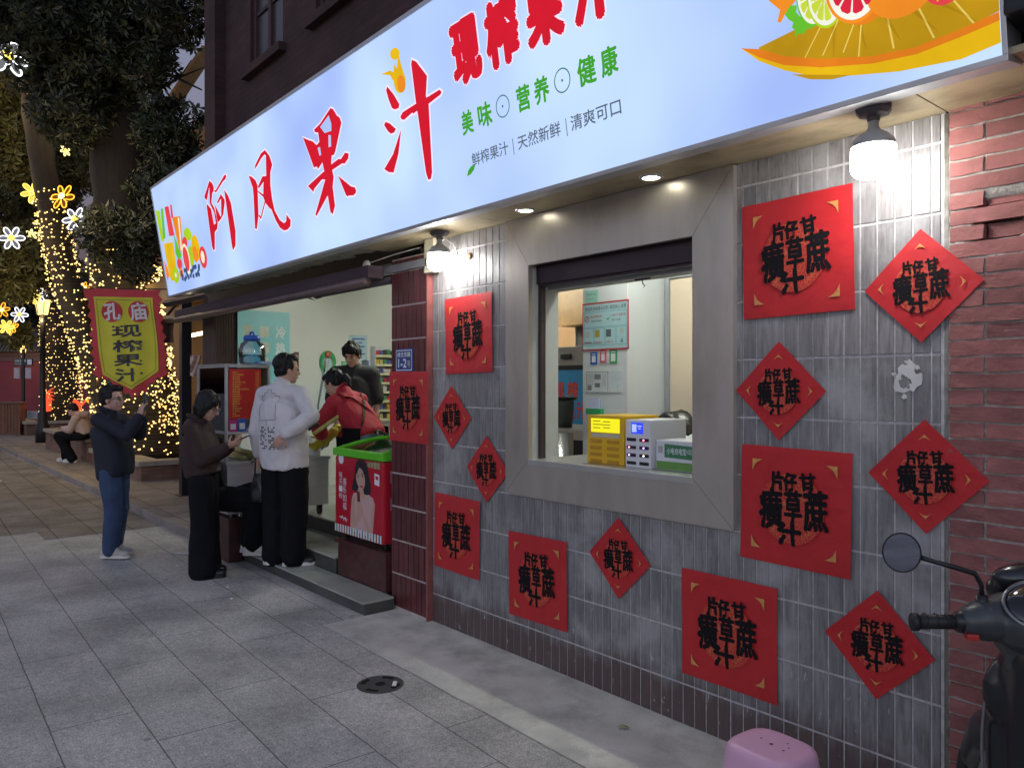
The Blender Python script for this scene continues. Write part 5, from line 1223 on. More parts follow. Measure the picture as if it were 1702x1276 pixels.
tree(A(-60, 715, 19), "nearer tree out of the left edge, its drooping leaves over the lamp post",
     [([A(-60, 735, 19), A(-70, 500, 19), A(-60, 200, 19), A(-40, -100, 19)], [.35, .28, .25, .2])],
     [(A(20, 470, 18), .55, 1.3), (A(30, 560, 18.5), .35, .8), (A(-10, 430, 17.5), .9), (A(-20, 150, 17), 1.4), (A(10, 260, 17.5), .75)],
     420, .2, M_leafB, 13)
tree(A(180, 700, 40), "dark round topped tree far back in front of the temple roof",
     [([A(180, 705, 40), A(175, 560, 40), A(170, 450, 40)], [.3, .25, .15])],
     [(A(150, 520, 38), 1.2, 1.2), (A(200, 480, 39), 1.8), (A(40, 500, 40), 1.5), (A(245, 500, 38), 1.3)],
     260, .3, M_leafC, 14)

# --- strings of warm bulbs
M_ledw = glow("fairy_bulb", (1, .64, .20), 3.4, False)
M_wire = mat("dark_wire", (.03, .028, .022), .6)
rl = random.Random(31)
def string(base, label, paths, turns, nb, power):
    t = empty("light_string", base, 0, label, "string lights", "strings of warm bulbs wound round the trunks")
    wires = BM(); pos = []
    for pts, radii, h0, h1 in paths:
        P = [Vector(p) for p in pts]
        def pt(f):
            f = max(0, min(.9999, f)) * (len(P) - 1); i = int(f); return P[i].lerp(P[i + 1], f - i), radii[i] + (radii[i + 1] - radii[i]) * (f - i)
        N = int(turns * 14); ring = []
        for k in range(N):
            f = h0 + (h1 - h0) * k / N; c, r = pt(f); a = k * 2 * math.pi / 14
            q = c + (RDIR * math.cos(a) + FDIR * math.sin(a)) * (r * 1.10 + .02 + rl.uniform(-.02, .04)); ring.append(q)
        tube(wires, ring, .006, 4)
        for _ in range(int(nb * turns / 40)):
            i = rl.randrange(N - 1); q = ring[i].lerp(ring[i + 1], rl.random()); pos.append(q + Vector((rl.uniform(-.03, .03), rl.uniform(-.03, .03), rl.uniform(-.035, .035))))
    localize(obj("cable", wires, M_wire, t))
    pos.sort(key=lambda p: (p - FDIR * 0).dot(FDIR))
    me = None
    for q in pos[:100]:
        if me is None:
            bm = BM(); bmesh.ops.create_icosphere(bm, subdivisions=1, radius=.014); o = obj("bulb", bm, M_ledw, t); me = o.data
        else:
            o = bpy.data.objects.new("bulb", me); COL.objects.link(o); o.parent = t
        o.location = q - base
    bm = BM()
    for q in pos[100:]:
        bmesh.ops.create_icosphere(bm, subdivisions=1, radius=.014, matrix=Matrix.Translation(q))
    localize(obj("far_bulbs", bm, M_ledw, t, kind="stuff"))
    for pts, radii, h0, h1 in paths:
        P = [Vector(p) for p in pts]
        for f in (.25, .55, .85):
            f = (h0 + (h1 - h0) * f) * (len(P) - 1); i = int(f); q = P[i].lerp(P[min(i + 1, len(P) - 1)], f - i) - FDIR * (radii[i] + .35)
            lamp("string_glow", q, power / 3, (1, .72, .3), .25, t)
string(base1, "bulb string wound round the near tree behind the red flag", [(tr1, tr1r, .01, .5), (le1, le1r, .02, .62), (st1, st1r, .05, .56)], 38, 1000, 10)
string(base2, "bulb string wound round the farther trunk behind the person on the bench", [(tr2, [r * 1.05 for r in tr2r], .01, .52)], 50, 1100, 14)

# --- glowing flower lanterns hung in the trees
def flower(col, core, filled):
    t = empty("flower_lantern", (0, 0, 0))
    M0 = FW(0, 0, 0)
    bm = BM(); bf = BM()
    for k in range(6):
        a = k * R(60) + .2; pts = []
        for q in range(13):
            s = q / 12; r_ = .06 + .155 * math.sin(s * math.pi) ** .8; w = (s - .5) * .9
            pts.append((math.cos(a + w) * r_, math.sin(a + w) * r_))
        tube(bm, [M0 @ Vector((x, y, .006 * k)) for x, y in pts], .0085 if not filled else .006, 6)
        poly(bf, pts, M0, -.004 + .001 * k)
    obj("petal_outline", bm, glow("neon_" + col[0], col[1], 2.6, False), t)
    obj("petal_fill", bf, glow("petal_" + col[0], [c * (.9 if filled else .22) for c in col[1]], 1. if filled else .8, False), t)
    bm = BM(); tube(bm, [M0 @ Vector((math.cos(a) * (.06 - .003 * a), math.sin(a) * (.06 - .003 * a), .04)) for a in [j * .45 for j in range(38)]], .007, 5)
    obj("core", bm, glow("neon_" + core[0], core[1], 2.6, False), t)
    return t
WHT = ("white", (.9, .92, 1)); YLW = ("yellow", (1, .75, .12)); ORG = ("orange", (1, .38, .03)); CRM = ("cream", (1, .85, .35))
kinds = {}
FL = [(10, 95, 12, WHT, 1.5, .9, "large white flower lantern cut by the photo's left edge"), (55, 320, 15, YLW, 1.0, .3, "solid yellow flower lantern left of the dark leaning trunk"), (105, 328, 14.2, ORG, 1.15, -.3, "orange outlined flower lantern right of the dark leaning trunk"),
      (126, 365, 13, WHT, 1.0, 0, "white outlined flower lantern nearest the two lit trunks"), (20, 396, 14, WHT, 1.0, .2, "white flower lantern hanging low at the left, above the lamp post"), (130, 117, 16, ORG, .55, .6, "small orange flower lantern high between the trunks"),
      (108, 250, 15, CRM, .55, 1.25, "pale bud lantern seen edge on above the orange flower"), (53, 250, 17, CRM, .55, 1.3, "pale bud lantern seen edge on left of the leaning trunk"), (115, 178, 17, WHT, .5, 1.2, "small white bud lantern among the high leaves"), (76, 38, 14, CRM, .4, .9, "cream blossom lantern near the top left"), (88, 15, 14, WHT, .35, 1.2, "tiny white blossom lantern at the very top left"),
      (52, 390, 18, CRM, .6, .9, "cream blossom lantern right of the low white flower"), (80, 140, 17, ORG, .35, .5, "tiny orange blossom lantern beside the leaning trunk"), (33, 523, 17.5, WHT, .85, .1, "white flower lantern just left of the lamp post head"), (12, 488, 18, CRM, .85, .6, "cream flower lantern above the far left cluster"), (52, 492, 19, YLW, 1.0, .4, "yellow flower lantern over the lamp post"), (64, 490, 20, WHT, .9, .7, "half hidden white flower lantern behind the yellow one over the lamp post"),
      (22, 545, 18, ORG, .85, -.4, "orange flower lantern lowest at the far left"), (10, 543, 17, YLW, .75, .5, "yellow flower lantern lowest at the far left"), (2, 515, 17, ORG, .8, .9, "orange flower lantern on the photo's left edge"), (140, 478, 20, ORG, .7, 1.1, "amber lantern just behind the flag's top left corner")]
for px, py, tt, c, s, yaw, lab in FL:
    if c[0] not in kinds:
        f = flower(c, YLW if c is not ORG else CRM, c in (YLW, CRM)); kinds[c[0]] = f
    else: f = copy_tree(kinds[c[0]])
    f.location = A(px, py, tt); f.rotation_euler = (R(rl.uniform(-15, 15)), R(rl.uniform(-20, 20)), HEAD - R(90) + yaw); f.scale = (s,) * 3
    tag(f, lab, "flower lantern", "glowing flower lanterns in the trees")
for px, py, tt in ((10, 330, 15.5), (150, 330, 12.2), (20, 430, 14.5), (30, 515, 16.8), (140, 200, 15.0), (5, 190, 15)):
    lamp("lantern_glow", A(px, py, tt) - FDIR * .5, 30, (1, .75, .4), .3, kinds["yellow"]).matrix_parent_inverse = kinds["yellow"].matrix_basis.inverted() @ Matrix.Translation(kinds["yellow"].location)
def fish(name, P, m1, m2, lab):
    t = empty(name, P[0], 0, lab, "figure lantern", "glowing figure lanterns at the tree foot")
    bm = BM(); tube(bm, P, [.12, .16, .12, .05, .03][:len(P)], 10); localize(obj("body", bm, glow(*m1), t, True))
    bm = BM()
    for k in range(4):
        q = P[-1]; tube(bm, [q, q + RDIR * .18 + Vector((0, 0, .16 - k * .1)), q + RDIR * .28 + Vector((0, 0, .2 - k * .13))], [.03, .025, .006], 6)
    localize(obj("tail_fin", bm, glow(*m2), t, True))
fish("figure_lantern", [A(124, 690, 24), A(126, 678, 24), A(127, 668, 24), A(136, 672, 24), A(143, 665, 24)], ("coral_glow", (1, .12, .05), .9, False), ("amber_glow", (1, .45, .03), 1.0, False), "red lantern with a raised orange hand right of the farther lit trunk")
fish("figure_lantern", [A(80, 684, 24.5), A(77, 672, 24.5), A(80, 662, 24.5), A(76, 655, 24.5)], ("coral_glow", (1, .12, .05), .9, False), ("coral_glow", (1, .12, .05), .9, False), "red lantern half hidden behind the left side of the farther lit trunk")

# --- planters and the bench
M_cop = mat("stone_coping", (.34, .30, .25), .75, var=.15, bump=.3, bs=60, dirt=.3)
M_plw = brickmat("planter_brick", (.16, .085, .06), (.20, .11, .08), (.12, .09, .07))
M_soil = mat("litter_soil", (.10, .07, .035), .95, var=.5, ns=30, bump=1, bs=50)
def planter(x0, x1, y0, y1, zt, label):
    t = empty("planter", ((x0 + x1) / 2, (y0 + y1) / 2, .09), 0, label, "planter", "stone edged tree planters")
    bm = BM()
    for a, b, c, d in ((x0 + .05, x1 - .05, y0 + .05, y0 + .25), (x0 + .05, x1 - .05, y1 - .25, y1 - .05), (x0 + .05, x0 + .25, y0 + .25, y1 - .25), (x1 - .25, x1 - .05, y0 + .25, y1 - .25)): box(bm, a, b, c, d, .09, zt - .075)
    localize(obj("wall", bm, M_plw, t))
    bm = BM()
    for a, b, c, d in ((x0, x1, y0, y0 + .38), (x0, x1, y1 - .38, y1), (x0, x0 + .38, y0 + .381, y1 - .381), (x1 - .38, x1, y0 + .381, y1 - .381)): box(bm, a, b, c, d, zt - .075, zt, .008)
    localize(obj("coping", bm, M_cop, t))
    bm = BM(); b = bmesh.new(); bmesh.ops.create_grid(b, x_segments=24, y_segments=24, size=1)
    for v in b.verts:
        v.co = Vector(((x0 + x1) / 2 + v.co.x * ((x1 - x0) / 2 - .2), (y0 + y1) / 2 + v.co.y * ((y1 - y0) / 2 - .2), zt - .09)); v.co.z += .05 * noise.noise(v.co * 2)
    merge(bm, b); localize(obj("soil", bm, M_soil, t, True))
planter(-16.4, -12.95, .35, 2.7, .40, "stone edged planter around the near lit tree, behind the man in the navy jacket")
planter(-21.5, -16.9, .40, 2.7, .56, "long stone edged planter with the seated person on its rim")
planter(base2.x - 1.6, base2.x + 1.6, base2.y - 1.2, base2.y + 1.2, .5, "stone edged planter round the foot of the farther lit trunk")

# --- street lamps
def street_lamp(p, s, label):
    t = empty("street_lamp", p, 0, label, "street lamp", "black lantern street lamps")
    M_lp = mat("black_lamp_post", (.018, .018, .02), .45, .3)
    bm = BM(); lathe(bm, [(0, 0), (.17, 0), (.17, .5), (.12, .56), (.12, .8), (.075, .88), (.06, 3.2), (.09, 3.24), (.05, 3.3), (.05, 3.42), (0, 3.42)], n=14); obj("post", bm, M_lp, t, True)
    bm = BM(); lathe(bm, [(.0, 3.425), (.13, 3.425), (.20, 3.80), (0, 3.80)], n=6); obj("lantern_glass", bm, glow("lantern_amber", (1, .70, .22), 2.2), t)
    bm = BM(); lathe(bm, [(0, 3.805), (.34, 3.805), (.30, 3.85), (.12, 3.96), (.03, 4.0), (.03, 4.08), (0, 4.1)], n=6)
    for k in range(6):
        a = k * R(60); tube(bm, [(.135 * math.cos(a), .135 * math.sin(a), 3.42), (.205 * math.cos(a), .205 * math.sin(a), 3.81)], .012, 4)
    obj("lantern_roof", bm, M_lp, t)
    lamp("lamp_light", Vector(p) + Vector((0, 0, 3.3)) - FDIR * .2, 60, (1, .72, .35), .15, t)
    t.scale = (s,) * 3
street_lamp(at(71, 738, 20.35) * 1, 1.0, "black street lamp with a glowing amber lantern left of the lit trunks")
q = at(38, 700, 34); q.z = .09
street_lamp(q, .86, "smaller far street lamp in front of the red temple wall")

# --- temple wall, signboard, bin
q0 = at(-420, 640, 36); q1 = at(330, 640, 35); q0.z = q1.z = .0
dx = (q1 - q0); LW = dx.length; MT = frame(q0, dx, (0, 0, 1))
T = empty("temple_wall", (q0 + q1) / 2, 0, "long dark red temple wall with a tiled coping at the street's end", "wall")
def tb_(name, boxes, m):
    bm = BM()
    for a in boxes: b = bmesh.new(); box(b, *a); merge(bm, b, MT)
    return localize(obj(name, bm, m, T))
M_tw = mat("temple_red_plaster", (.17, .022, .03), .7, var=.12, ns=2, dirt=.25, dcol=(.06, .01, .015))
tb_("wall", [(0, LW, 0, 2.7, -.6, 0)], M_tw)
tb_("band", [(0, LW, 2.7, 2.85, -.6, .06), (0, LW, 2.95, 3.1, -.6, .12), (0, LW, 2.851, 2.949, -.6, .03)], mat("temple_trim", (.10, .05, .05), .7))
tb_("plinth", [(0, LW, 0, .42, .0, 1.0)], mat("grey_plinth", (.30, .31, .34), .8))
bm = BM()
for k in range(int(LW / .16)):
    b = bmesh.new(); tube(b, [(k * .16, 3.12, .35), (k * .16, 3.45, .05), (k * .16, 3.9, -.35)], .06, 8); merge(bm, b, MT)
localize(obj("roof_tiles", bm, mat("dark_roof_tile", (.05, .045, .05), .6, var=.2, island=.2), T, True))
tb_("roof_bed", [(0, LW, 3.1, 3.14, -.9, .3), (0, LW, 3.85, 4.05, -.45, -.25)], mat("dark_roof_bed", (.035, .032, .035), .7))
S = at(39, 722, 30); S.z = .0
t = empty("direction_sign", S, HEAD - R(90), "dark direction board on a post before the red temple wall", "sign")
bm = BM(); tube(bm, [(0, 0, 0), (0, 0, 3.0)], .06, 8); obj("post", bm, M_blk, t)
bm = BM(); box(bm, -.36, .36, -.03, .03, 2.36, 2.64); obj("board", bm, M_blk, t)
FZ_ = FW(0, -.031, 0)
text("lettering", "公共卫生间", FZ_, -.33, 2.50, .12, 2.6, M_wh, t, .002, .02); flat("arrow_field", rect(.17, 2.4, .34, 2.6), FZ_, M_wh, t, .002); text("lettering", "TOILET", FZ_, -.33, 2.4, .0, 2.46, M_wh, t, .002)
for dx_, lab in ((-.2, "left of two pale notices under the direction board"), (.24, "right of two pale notices under the direction board")):
    bm = BM(); box(bm, -.11, .11, -.02, .02, 0, .42); o = obj("pale_notice", bm, mat("pale_notice_paper", (.5, .42, .44), .7, var=.25, ns=20), None, label=lab, cat="notice", group="notices under the direction board"); o.location = S + RDIR * dx_ + Vector((0, 0, 1.86)) - FDIR * .08; o.rotation_euler = (0, 0, HEAD - R(90))
B = at(20, 722, 23.5); B.z = .09
t = empty("litter_bin", B, HEAD - R(90) + .2, "brown slatted wooden litter bin on the terrace at the far left", "litter bin")
bm = BM()
for k in range(7): box(bm, -.3 + k * .087, -.22 + k * .087, -.2, .2, .05, .95, .004)
obj("slats", bm, mat("bin_wood", (.16, .06, .03), .55, var=.2, island=.2), t)
bm = BM(); box(bm, -.34, .34, -.24, .24, .951, 1.0, .01); box(bm, -.32, .32, -.22, .22, 0, .05); obj("cap_and_base", bm, mat("bin_cap", (.12, .07, .05), .5), t)

# --- the neighbouring house, its canopy post, lamp and the red flag
NB = empty("neighbour_house", (-14, 2, .0), 0, "brown neighbouring house with an orange lit roof verge behind the trees", "house")
M_nb = mat("brown_render", (.26, .16, .09), .8, var=.15, ns=2, dirt=.3, dcol=(.1, .06, .04))
def nb(name, bm, m, s=False): return localize(obj(name, bm, m, NB, s))
bm = BM(); box(bm, -24, -9.2, 1.9, 2.4, .0, 6.6); nb("wall", bm, M_nb)
bm = BM()
P0, P1 = A(262, 205, 14.2), A(352, 70, 14.2)
for off, w, m in ((0, .16, None),):
    tube(bm, [P0, P1], .05, 6); tube(bm, [P0 + Vector((.1, -.1, -.2)), P1 + Vector((.1, -.1, -.2))], [.14, .14], 4)
nb("roof_verge", bm, mat("verge_lit_orange", (.55, .34, .14), .7, var=.1))  # orange street-lamp light on the verge is put into its colour
bm = BM(); poly(bm, [(-14.6, 1.9), (-9.2, 1.9), (-9.2, 2.4), (-14.6, 2.4)], Matrix.Translation((0, 0, 6.602)), 0); nb("wall_top", bm, M_nb)
bm = BM(); box(bm, -16, -9.5, .85, 1.9, 3.15, 3.3, .01); box(bm, -16, -9.5, .8, .86, 2.95, 3.32, .01); nb("canopy", bm, mat("canopy_tan", (.34, .22, .13), .7))
bm = BM(); box(bm, -12.4, -12.1, 1.6, 1.9, .09, 3.15); nb("pillar", bm, M_nb)
bm = BM(); box(bm, -11.6, -9.5, 1.88, 1.9, .09, 2.5); nb("shop_door", bm, mat("navy_door", (.02, .025, .06), .35))
bm = BM(); box(bm, -10.75, -10.45, 1.86, 1.88, 1.2, 2.2, .004); nb("door_glass", bm, mat("pale_door_glass", (.4, .42, .46), .3))
t = empty("post_lamp_tube", A(325, 556, 11.2), 0, "warm white tube lamp over the neighbour's dark blue door", "tube lamp")
bm = BM(); tube(bm, [A(311, 559, 11.3) - t.location, A(339, 553, 10.9) - t.location], .028, 10); obj("tube", bm, glow("warm_tube", (1, .85, .5), 3.), t, True)
t = empty("canopy_post", (-11.0, .45, .09), 0, "square black steel post at the left end of the juice shop", "post")
bm = BM(); box(bm, -.065, .065, -.065, .065, 0, 2.85, .006); obj("shaft", bm, mat("black_steel_post", (.015, .016, .025), .4, .4), t)
bm = BM(); box(bm, -.1, .1, -.1, .1, 0, .012); obj("foot_plate", bm, M_blk, t)
t = empty("side_awning", A(330, 525, 9.8), 0, "rusty folded side awning bar with a joint under the far end of the sign", "awning")
bm = BM(); a, b = A(272, 531, 10.6), A(385, 523, 9.0); tube(bm, [a - t.location, b - t.location], .052, 4); obj("bar", bm, mat("rusty_bar", (.20, .14, .10), .6, .2, var=.25), t)
bm = BM(); c = A(300, 497, 10.5); tube(bm, [a - t.location, c - t.location], .02, 6); tube(bm, [A(276, 505, 10.5) - t.location, A(400, 478, 9.2) - t.location], .05, 6); obj("arm", bm, M_dark, t)
bm = BM(); ell(bm, b - t.location, .06); obj("joint", bm, M_blk, t, True)
bm = BM(); g_ = []
for j in range(8):
    g_.append([bm.verts.new(A(264 + i * 3.5 + .8 * math.sin(j + i), 531 + j * 5.5, 10.6 + .06 * math.sin(i * 1.7))) for i in range(8)])
for j in range(7):
    for i in range(7): bm.faces.new((g_[j][i], g_[j + 1][i], g_[j + 1][i + 1], g_[j][i + 1]))
tag(obj("hanging_sacking", bm, mat("sacking", (.14, .11, .085), .95, var=.3, ns=20), smooth=True), "grey brown sacking hung from the side awning bar behind the flag", "sacking")
t = empty("spot_lamp", A(321, 521, 9.75), 0, "small bright spot lamp under the side awning bar", "spot lamp")
bm = BM(); ell(bm, (0, 0, -.02), .022); obj("bulb", bm, glow("spot_glow", (1, .9, .6), 30.), t, True)
bm = BM(); tube(bm, [(0, 0, .08), (0, 0, 0)], .018, 8); obj("socket", bm, M_blk, t)
bm = BM(); g_ = []
Pt = [A(318 + i * 3.2, 592 + .0, 9.9) for i in range(7)]
for j in range(9): g_.append([bm.verts.new(A(316 + i * 3, 590 + j * 4.2 + (3 * math.sin(i * .5) if j else 0), 10.1 + .05 * math.sin(i * 2 + j))) for i in range(7)])
for j in range(8):
    for i in range(6): bm.faces.new((g_[j][i], g_[j + 1][i], g_[j + 1][i + 1], g_[j][i + 1]))
tag(obj("hanging_cloth", bm, mat("peach_cloth", (.60, .42, .34), .9, var=.2, ns=3), smooth=True), "white and peach cloth hanging beside the black post", "cloth")

# the flag: red scalloped cloth with a yellow field
FG = empty("pennant_flag", A(140, 480, 10.4), 0, "red edged yellow pennant with juice shop writing hanging from a thin rod", "flag")
fx = .00286
MFl = frame(FG.location, RDIR, (0, 0, 1))
def wav(x, y): return .03 * math.sin(x * 7 + y * 2.2) * min(1, -y * 2) + .02 * math.sin(y * 6 + x * 3) + .012 * math.sin(x * 23 + 4) * min(1, -y * 3)
def cloth(loops, h, cuts=3):
    bm = BM()
    for l in loops: poly(bm, [l] if not isinstance(l[0][0], (tuple, list)) else l, Matrix(), 0)
    bmesh.ops.triangulate(bm, faces=bm.faces[:])
    for _ in range(cuts):
        es = [e for e in bm.edges if e.calc_length() > .045]
        if es: bmesh.ops.subdivide_edges(bm, edges=es, cuts=1); bmesh.ops.triangulate(bm, faces=bm.faces[:])
    for v in bm.verts: v.co = MFl @ Vector((v.co.x, v.co.y, wav(v.co.x, v.co.y) + h))
    return bm
def fp(X, Y): return ((X - 395) * fx, -(Y - 225) * fx)
outl = [fp(392, 225), fp(420, 222), fp(560, 228), fp(700, 232), fp(758, 230)]
for k in range(9): y = 255 + k * 43; outl += [fp(748 + k * 3, y), fp(768 + k * 3 - (k % 2) * 8, y + 22)]
outl += [fp(752, 650), fp(740, 640), fp(726, 672), fp(705, 668), fp(690, 715), fp(664, 705), fp(655, 735), fp(640, 718), fp(625, 748), fp(610, 716), fp(585, 720), fp(570, 690), fp(540, 690), fp(510, 652), fp(482, 655), fp(470, 632), fp(445, 680)]
for k in range(9): y = 640 - k * 45; outl += [fp(455 - k * 5, y), fp(425 - k * 4 + (k % 2) * 8, y - 18)]
M_fr = mat("flag_red", (.55, .045, .05), .8, var=.12, ns=5, sheen=.2); M_fy = mat("flag_yellow", (.64, .58, .04), .8, var=.1, ns=4, sheen=.2)
fl = localize(obj("red_cloth", cloth([outl], 0, 4), M_fr, FG, True))
localize(obj("yellow_field", cloth([[fp(440, 262), fp(722, 268), fp(745, 612), fp(625, 700), fp(480, 630)]], .006, 4), M_fy, FG, True))
localize(obj("stitch_line", cloth([[[fp(452, 274), fp(712, 280), fp(734, 606), fp(626, 688), fp(490, 622)], [fp(454, 276), fp(710, 282), fp(732, 605), fp(626, 685), fp(492, 621)]]], .009, 4), mat("stitch_dark", (.2, .16, .02), .8), FG))
localize(obj("red_disc", cloth([[fp(527 + 50 * math.cos(a), 333 + 50 * math.sin(a)) for a in [k * .21 for k in range(30)]]], .010, 3), M_fr, FG))
localize(obj("red_disc", cloth([[fp(650 + 49 * math.cos(a), 333 + 49 * math.sin(a)) for a in [k * .21 for k in range(30)]]], .010, 3), M_fr, FG))
def flagword(s, X0, Y0, X1, Y1, m, h, off=.02, rot=0):
    bm = BM(); x0, y1 = fp(X0, Y0); x1, y0 = fp(X1, Y1); words(bm, s, Matrix(), x0, y0, x1, y1, 0, off, rot)
    for v in bm.verts: v.co = MFl @ Vector((v.co.x, v.co.y, wav(v.co.x, v.co.y) + h))
    localize(obj("lettering", bm, m, FG))
M_fw = mat("flag_white", (.72, .7, .68), .8); M_fd = mat("flag_ink", (.05, .045, .07), .7)
flagword("孔", 488, 292, 568, 374, M_fw, .014, .03, .08); flagword("庙", 612, 290, 690, 372, M_fw, .014, .03, .08)
for s, a in (("现", (530, 396, 660, 452)), ("榨", (538, 466, 666, 524)), ("果", (546, 534, 672, 590)), ("汁", (550, 600, 676, 662))): flagword(s, *a, M_fd, .012, .03, .05)
bm = BM(); a0 = MFl @ Vector((-.04, .0, .0)); b0 = MFl @ Vector((1.07, -.005, 0)); tube(bm, [a0, b0, Vector((-11.0, .45, 2.92))], .009, 6); localize(obj("rod", bm, M_dark, FG))

# ================================================================ people
def fuse(bm, vox, sm=3, fold=0., fs=9., seed=0, stretch=(1, 1, 1)):
    me = bpy.data.meshes.new("f"); bm.to_mesh(me); bm.free()
    o = bpy.data.objects.new("f", me); COL.objects.link(o)
    m = o.modifiers.new("r", 'REMESH'); m.mode = 'VOXEL'; m.voxel_size = vox
    if sm: s = o.modifiers.new("s", 'SMOOTH'); s.factor = .5; s.iterations = sm
    dg = bpy.context.evaluated_depsgraph_get(); dg.update()
    out = bpy.data.meshes.new_from_object(o.evaluated_get(dg))
    bpy.data.objects.remove(o); bpy.data.meshes.remove(me)
    if fold:
        n = len(out.vertices); co = np.empty(n * 3); no = np.empty(n * 3)
        out.vertices.foreach_get("co", co); out.vertices.foreach_get("normal", no)
        co = co.reshape(-1, 3); no = no.reshape(-1, 3); st = np.array(stretch)
        d = np.array([.7 * noise.noise(Vector(c * st * fs) + Vector((seed, 0, 0))) + .8 * (.35 - abs(noise.noise(Vector(c * st * fs * 1.5) + Vector((0, seed, 0))))) + .4 * (.3 - abs(noise.noise(Vector(c * st * fs * 3.1) + Vector((0, seed, 4))))) for c in co])
        co = co + no * (d * fold)[:, None]
        out.vertices.foreach_set("co", co.ravel()); out.update()
    return out
def caps(bm, pts, rs, n=12):
    P = [Vector(p) for p in pts]
    for i, p in enumerate(P): ell(bm, p, rs[i], n=n)
    for i in range(len(P) - 1):
        if (P[i + 1] - P[i]).length > 1e-4: tube(bm, [P[i], P[i + 1]], [rs[i], rs[i + 1]], n)
def basis(fwd, up):
    f = Vector(fwd).normalized(); u = Vector(up); l = u.cross(f).normalized(); u = f.cross(l)
    return Matrix((f, l, u)).transposed()
def hand(bm, wr, d, nrm, curl=.5, right=True, s=1.):
    """palm, four bent fingers of unequal length and a thumb leaving the side of the palm"""
    d = Vector(d).normalized(); nrm = Vector(nrm); nrm = (nrm - d * nrm.dot(d)).normalized(); side = d.cross(nrm)
    if not right: side = -side
    wr = Vector(wr); B = Matrix((d, side, nrm)).transposed()
    ell(bm, wr + d * .048 * s, (.052 * s, .040 * s, .017 * s), B, 12)
    for k, L_ in enumerate((.072, .082, .077, .06)):
        o = wr + d * .082 * s + side * (.029 - .0195 * k) * s; q = [o]; a = curl * .6
        for j in range(3):
            q.append(q[-1] + (d * math.cos(a) + nrm * math.sin(a)) * L_ * s / 3 * (1.15 - .15 * j)); a += curl * .75
        caps(bm, q, [.0092 * s, .0088 * s, .0082 * s, .0070 * s], 8)
    o = wr + d * .03 * s + side * .034 * s
    caps(bm, [o, o + (d * .55 + side * .75 + nrm * .35).normalized() * .036 * s, o + (d * .9 + side * .75 + nrm * .75).normalized() * .066 * s], [.013 * s, .0105 * s, .0085 * s], 8)
M_skin = mat("skin", (.50, .30, .225), .5, var=.06, spec=.35)
M_hair2 = mat("black_hair", (.006, .0055, .0065), .5, var=.3, ns=40, spec=.3, bump=.6, bs=90, stretch=(1, 1, .3))
M_eye = mat("dark_eye", (.02, .015, .012), .25)
def head(skin, c, fwd, up=(0, 0, 1), s=1.):
    B = basis(fwd, up); c = Vector(c)
    T = lambda p: c + B @ (Vector(p) * s)
    E_ = lambda bm, p, r, n=14: ell(bm, T(p), tuple(q * s for q in r), B, n)
    E_(skin, (-.012, 0, .028), (.094, .076, .096), 20); E_(skin, (.022, 0, -.045), (.066, .059, .072), 16); E_(skin, (.052, 0, -.097), (.028, .030, .022))
    caps(skin, [T((.086, 0, .002)), T((.104, 0, -.034))], [.009 * s, .0135 * s], 8); E_(skin, (.092, 0, -.036), (.014, .017, .009), 8)
    E_(skin, (.070, 0, .016), (.020, .050, .011)); E_(skin, (.078, 0, -.062), (.013, .024, .0075), 10); E_(skin, (.076, 0, -.074), (.012, .020, .008), 10)
    E_(skin, (.055, .038, -.03), (.024, .020, .022), 10); E_(skin, (.055, -.038, -.03), (.024, .020, .022), 10)
    for y in (-1, 1): E_(skin, (-.008, y * .077, -.018), (.019, .010, .030), 10)
    return T, E_
def face(t, T, s, brow=True):
    for y in (-1, 1):
        bm = BM(); ell(bm, T((.079, y * .031, -.006)), (.008 * s, .013 * s, .006 * s), None, 10); obj("eye", bm, M_eye, t, True)
    for y in (-1, 1):
        bm = BM(); caps(bm, [T((.086, y * .018, .014)), T((.078, y * .046, .017))], [.0035 * s, .003 * s], 6); obj("eyebrow", bm, M_hair2, t, True)
    bm = BM(); caps(bm, [T((.0885, -.016, -.068)), T((.0915, 0, -.067)), T((.0885, .016, -.068))], [.0035 * s] * 3, 6); obj("lips", bm, mat("lip_tone", (.36, .13, .11), .45), t, True)
def glasses(t, T, s):
    bm = BM()
    for y in (-1, 1):
        ring = [T((.099 - .006 * abs(math.cos(a)), y * .034 + .024 * math.cos(a), -.006 + .017 * math.sin(a))) for a in [k * math.pi / 8 for k in range(17)]]
        tube(bm, ring, .0022, 5); tube(bm, [T((.095, y * .058, 0)), T((.04, y * .079, .002)), T((-.01, y * .081, -.004))], .0022, 5)
    tube(bm, [T((.1, -.011, -.002)), T((.1, .011, -.002))], .0022, 5)
    obj("glasses", bm, mat("spectacle_wire", (.25, .25, .26), .3, .8), t, True)
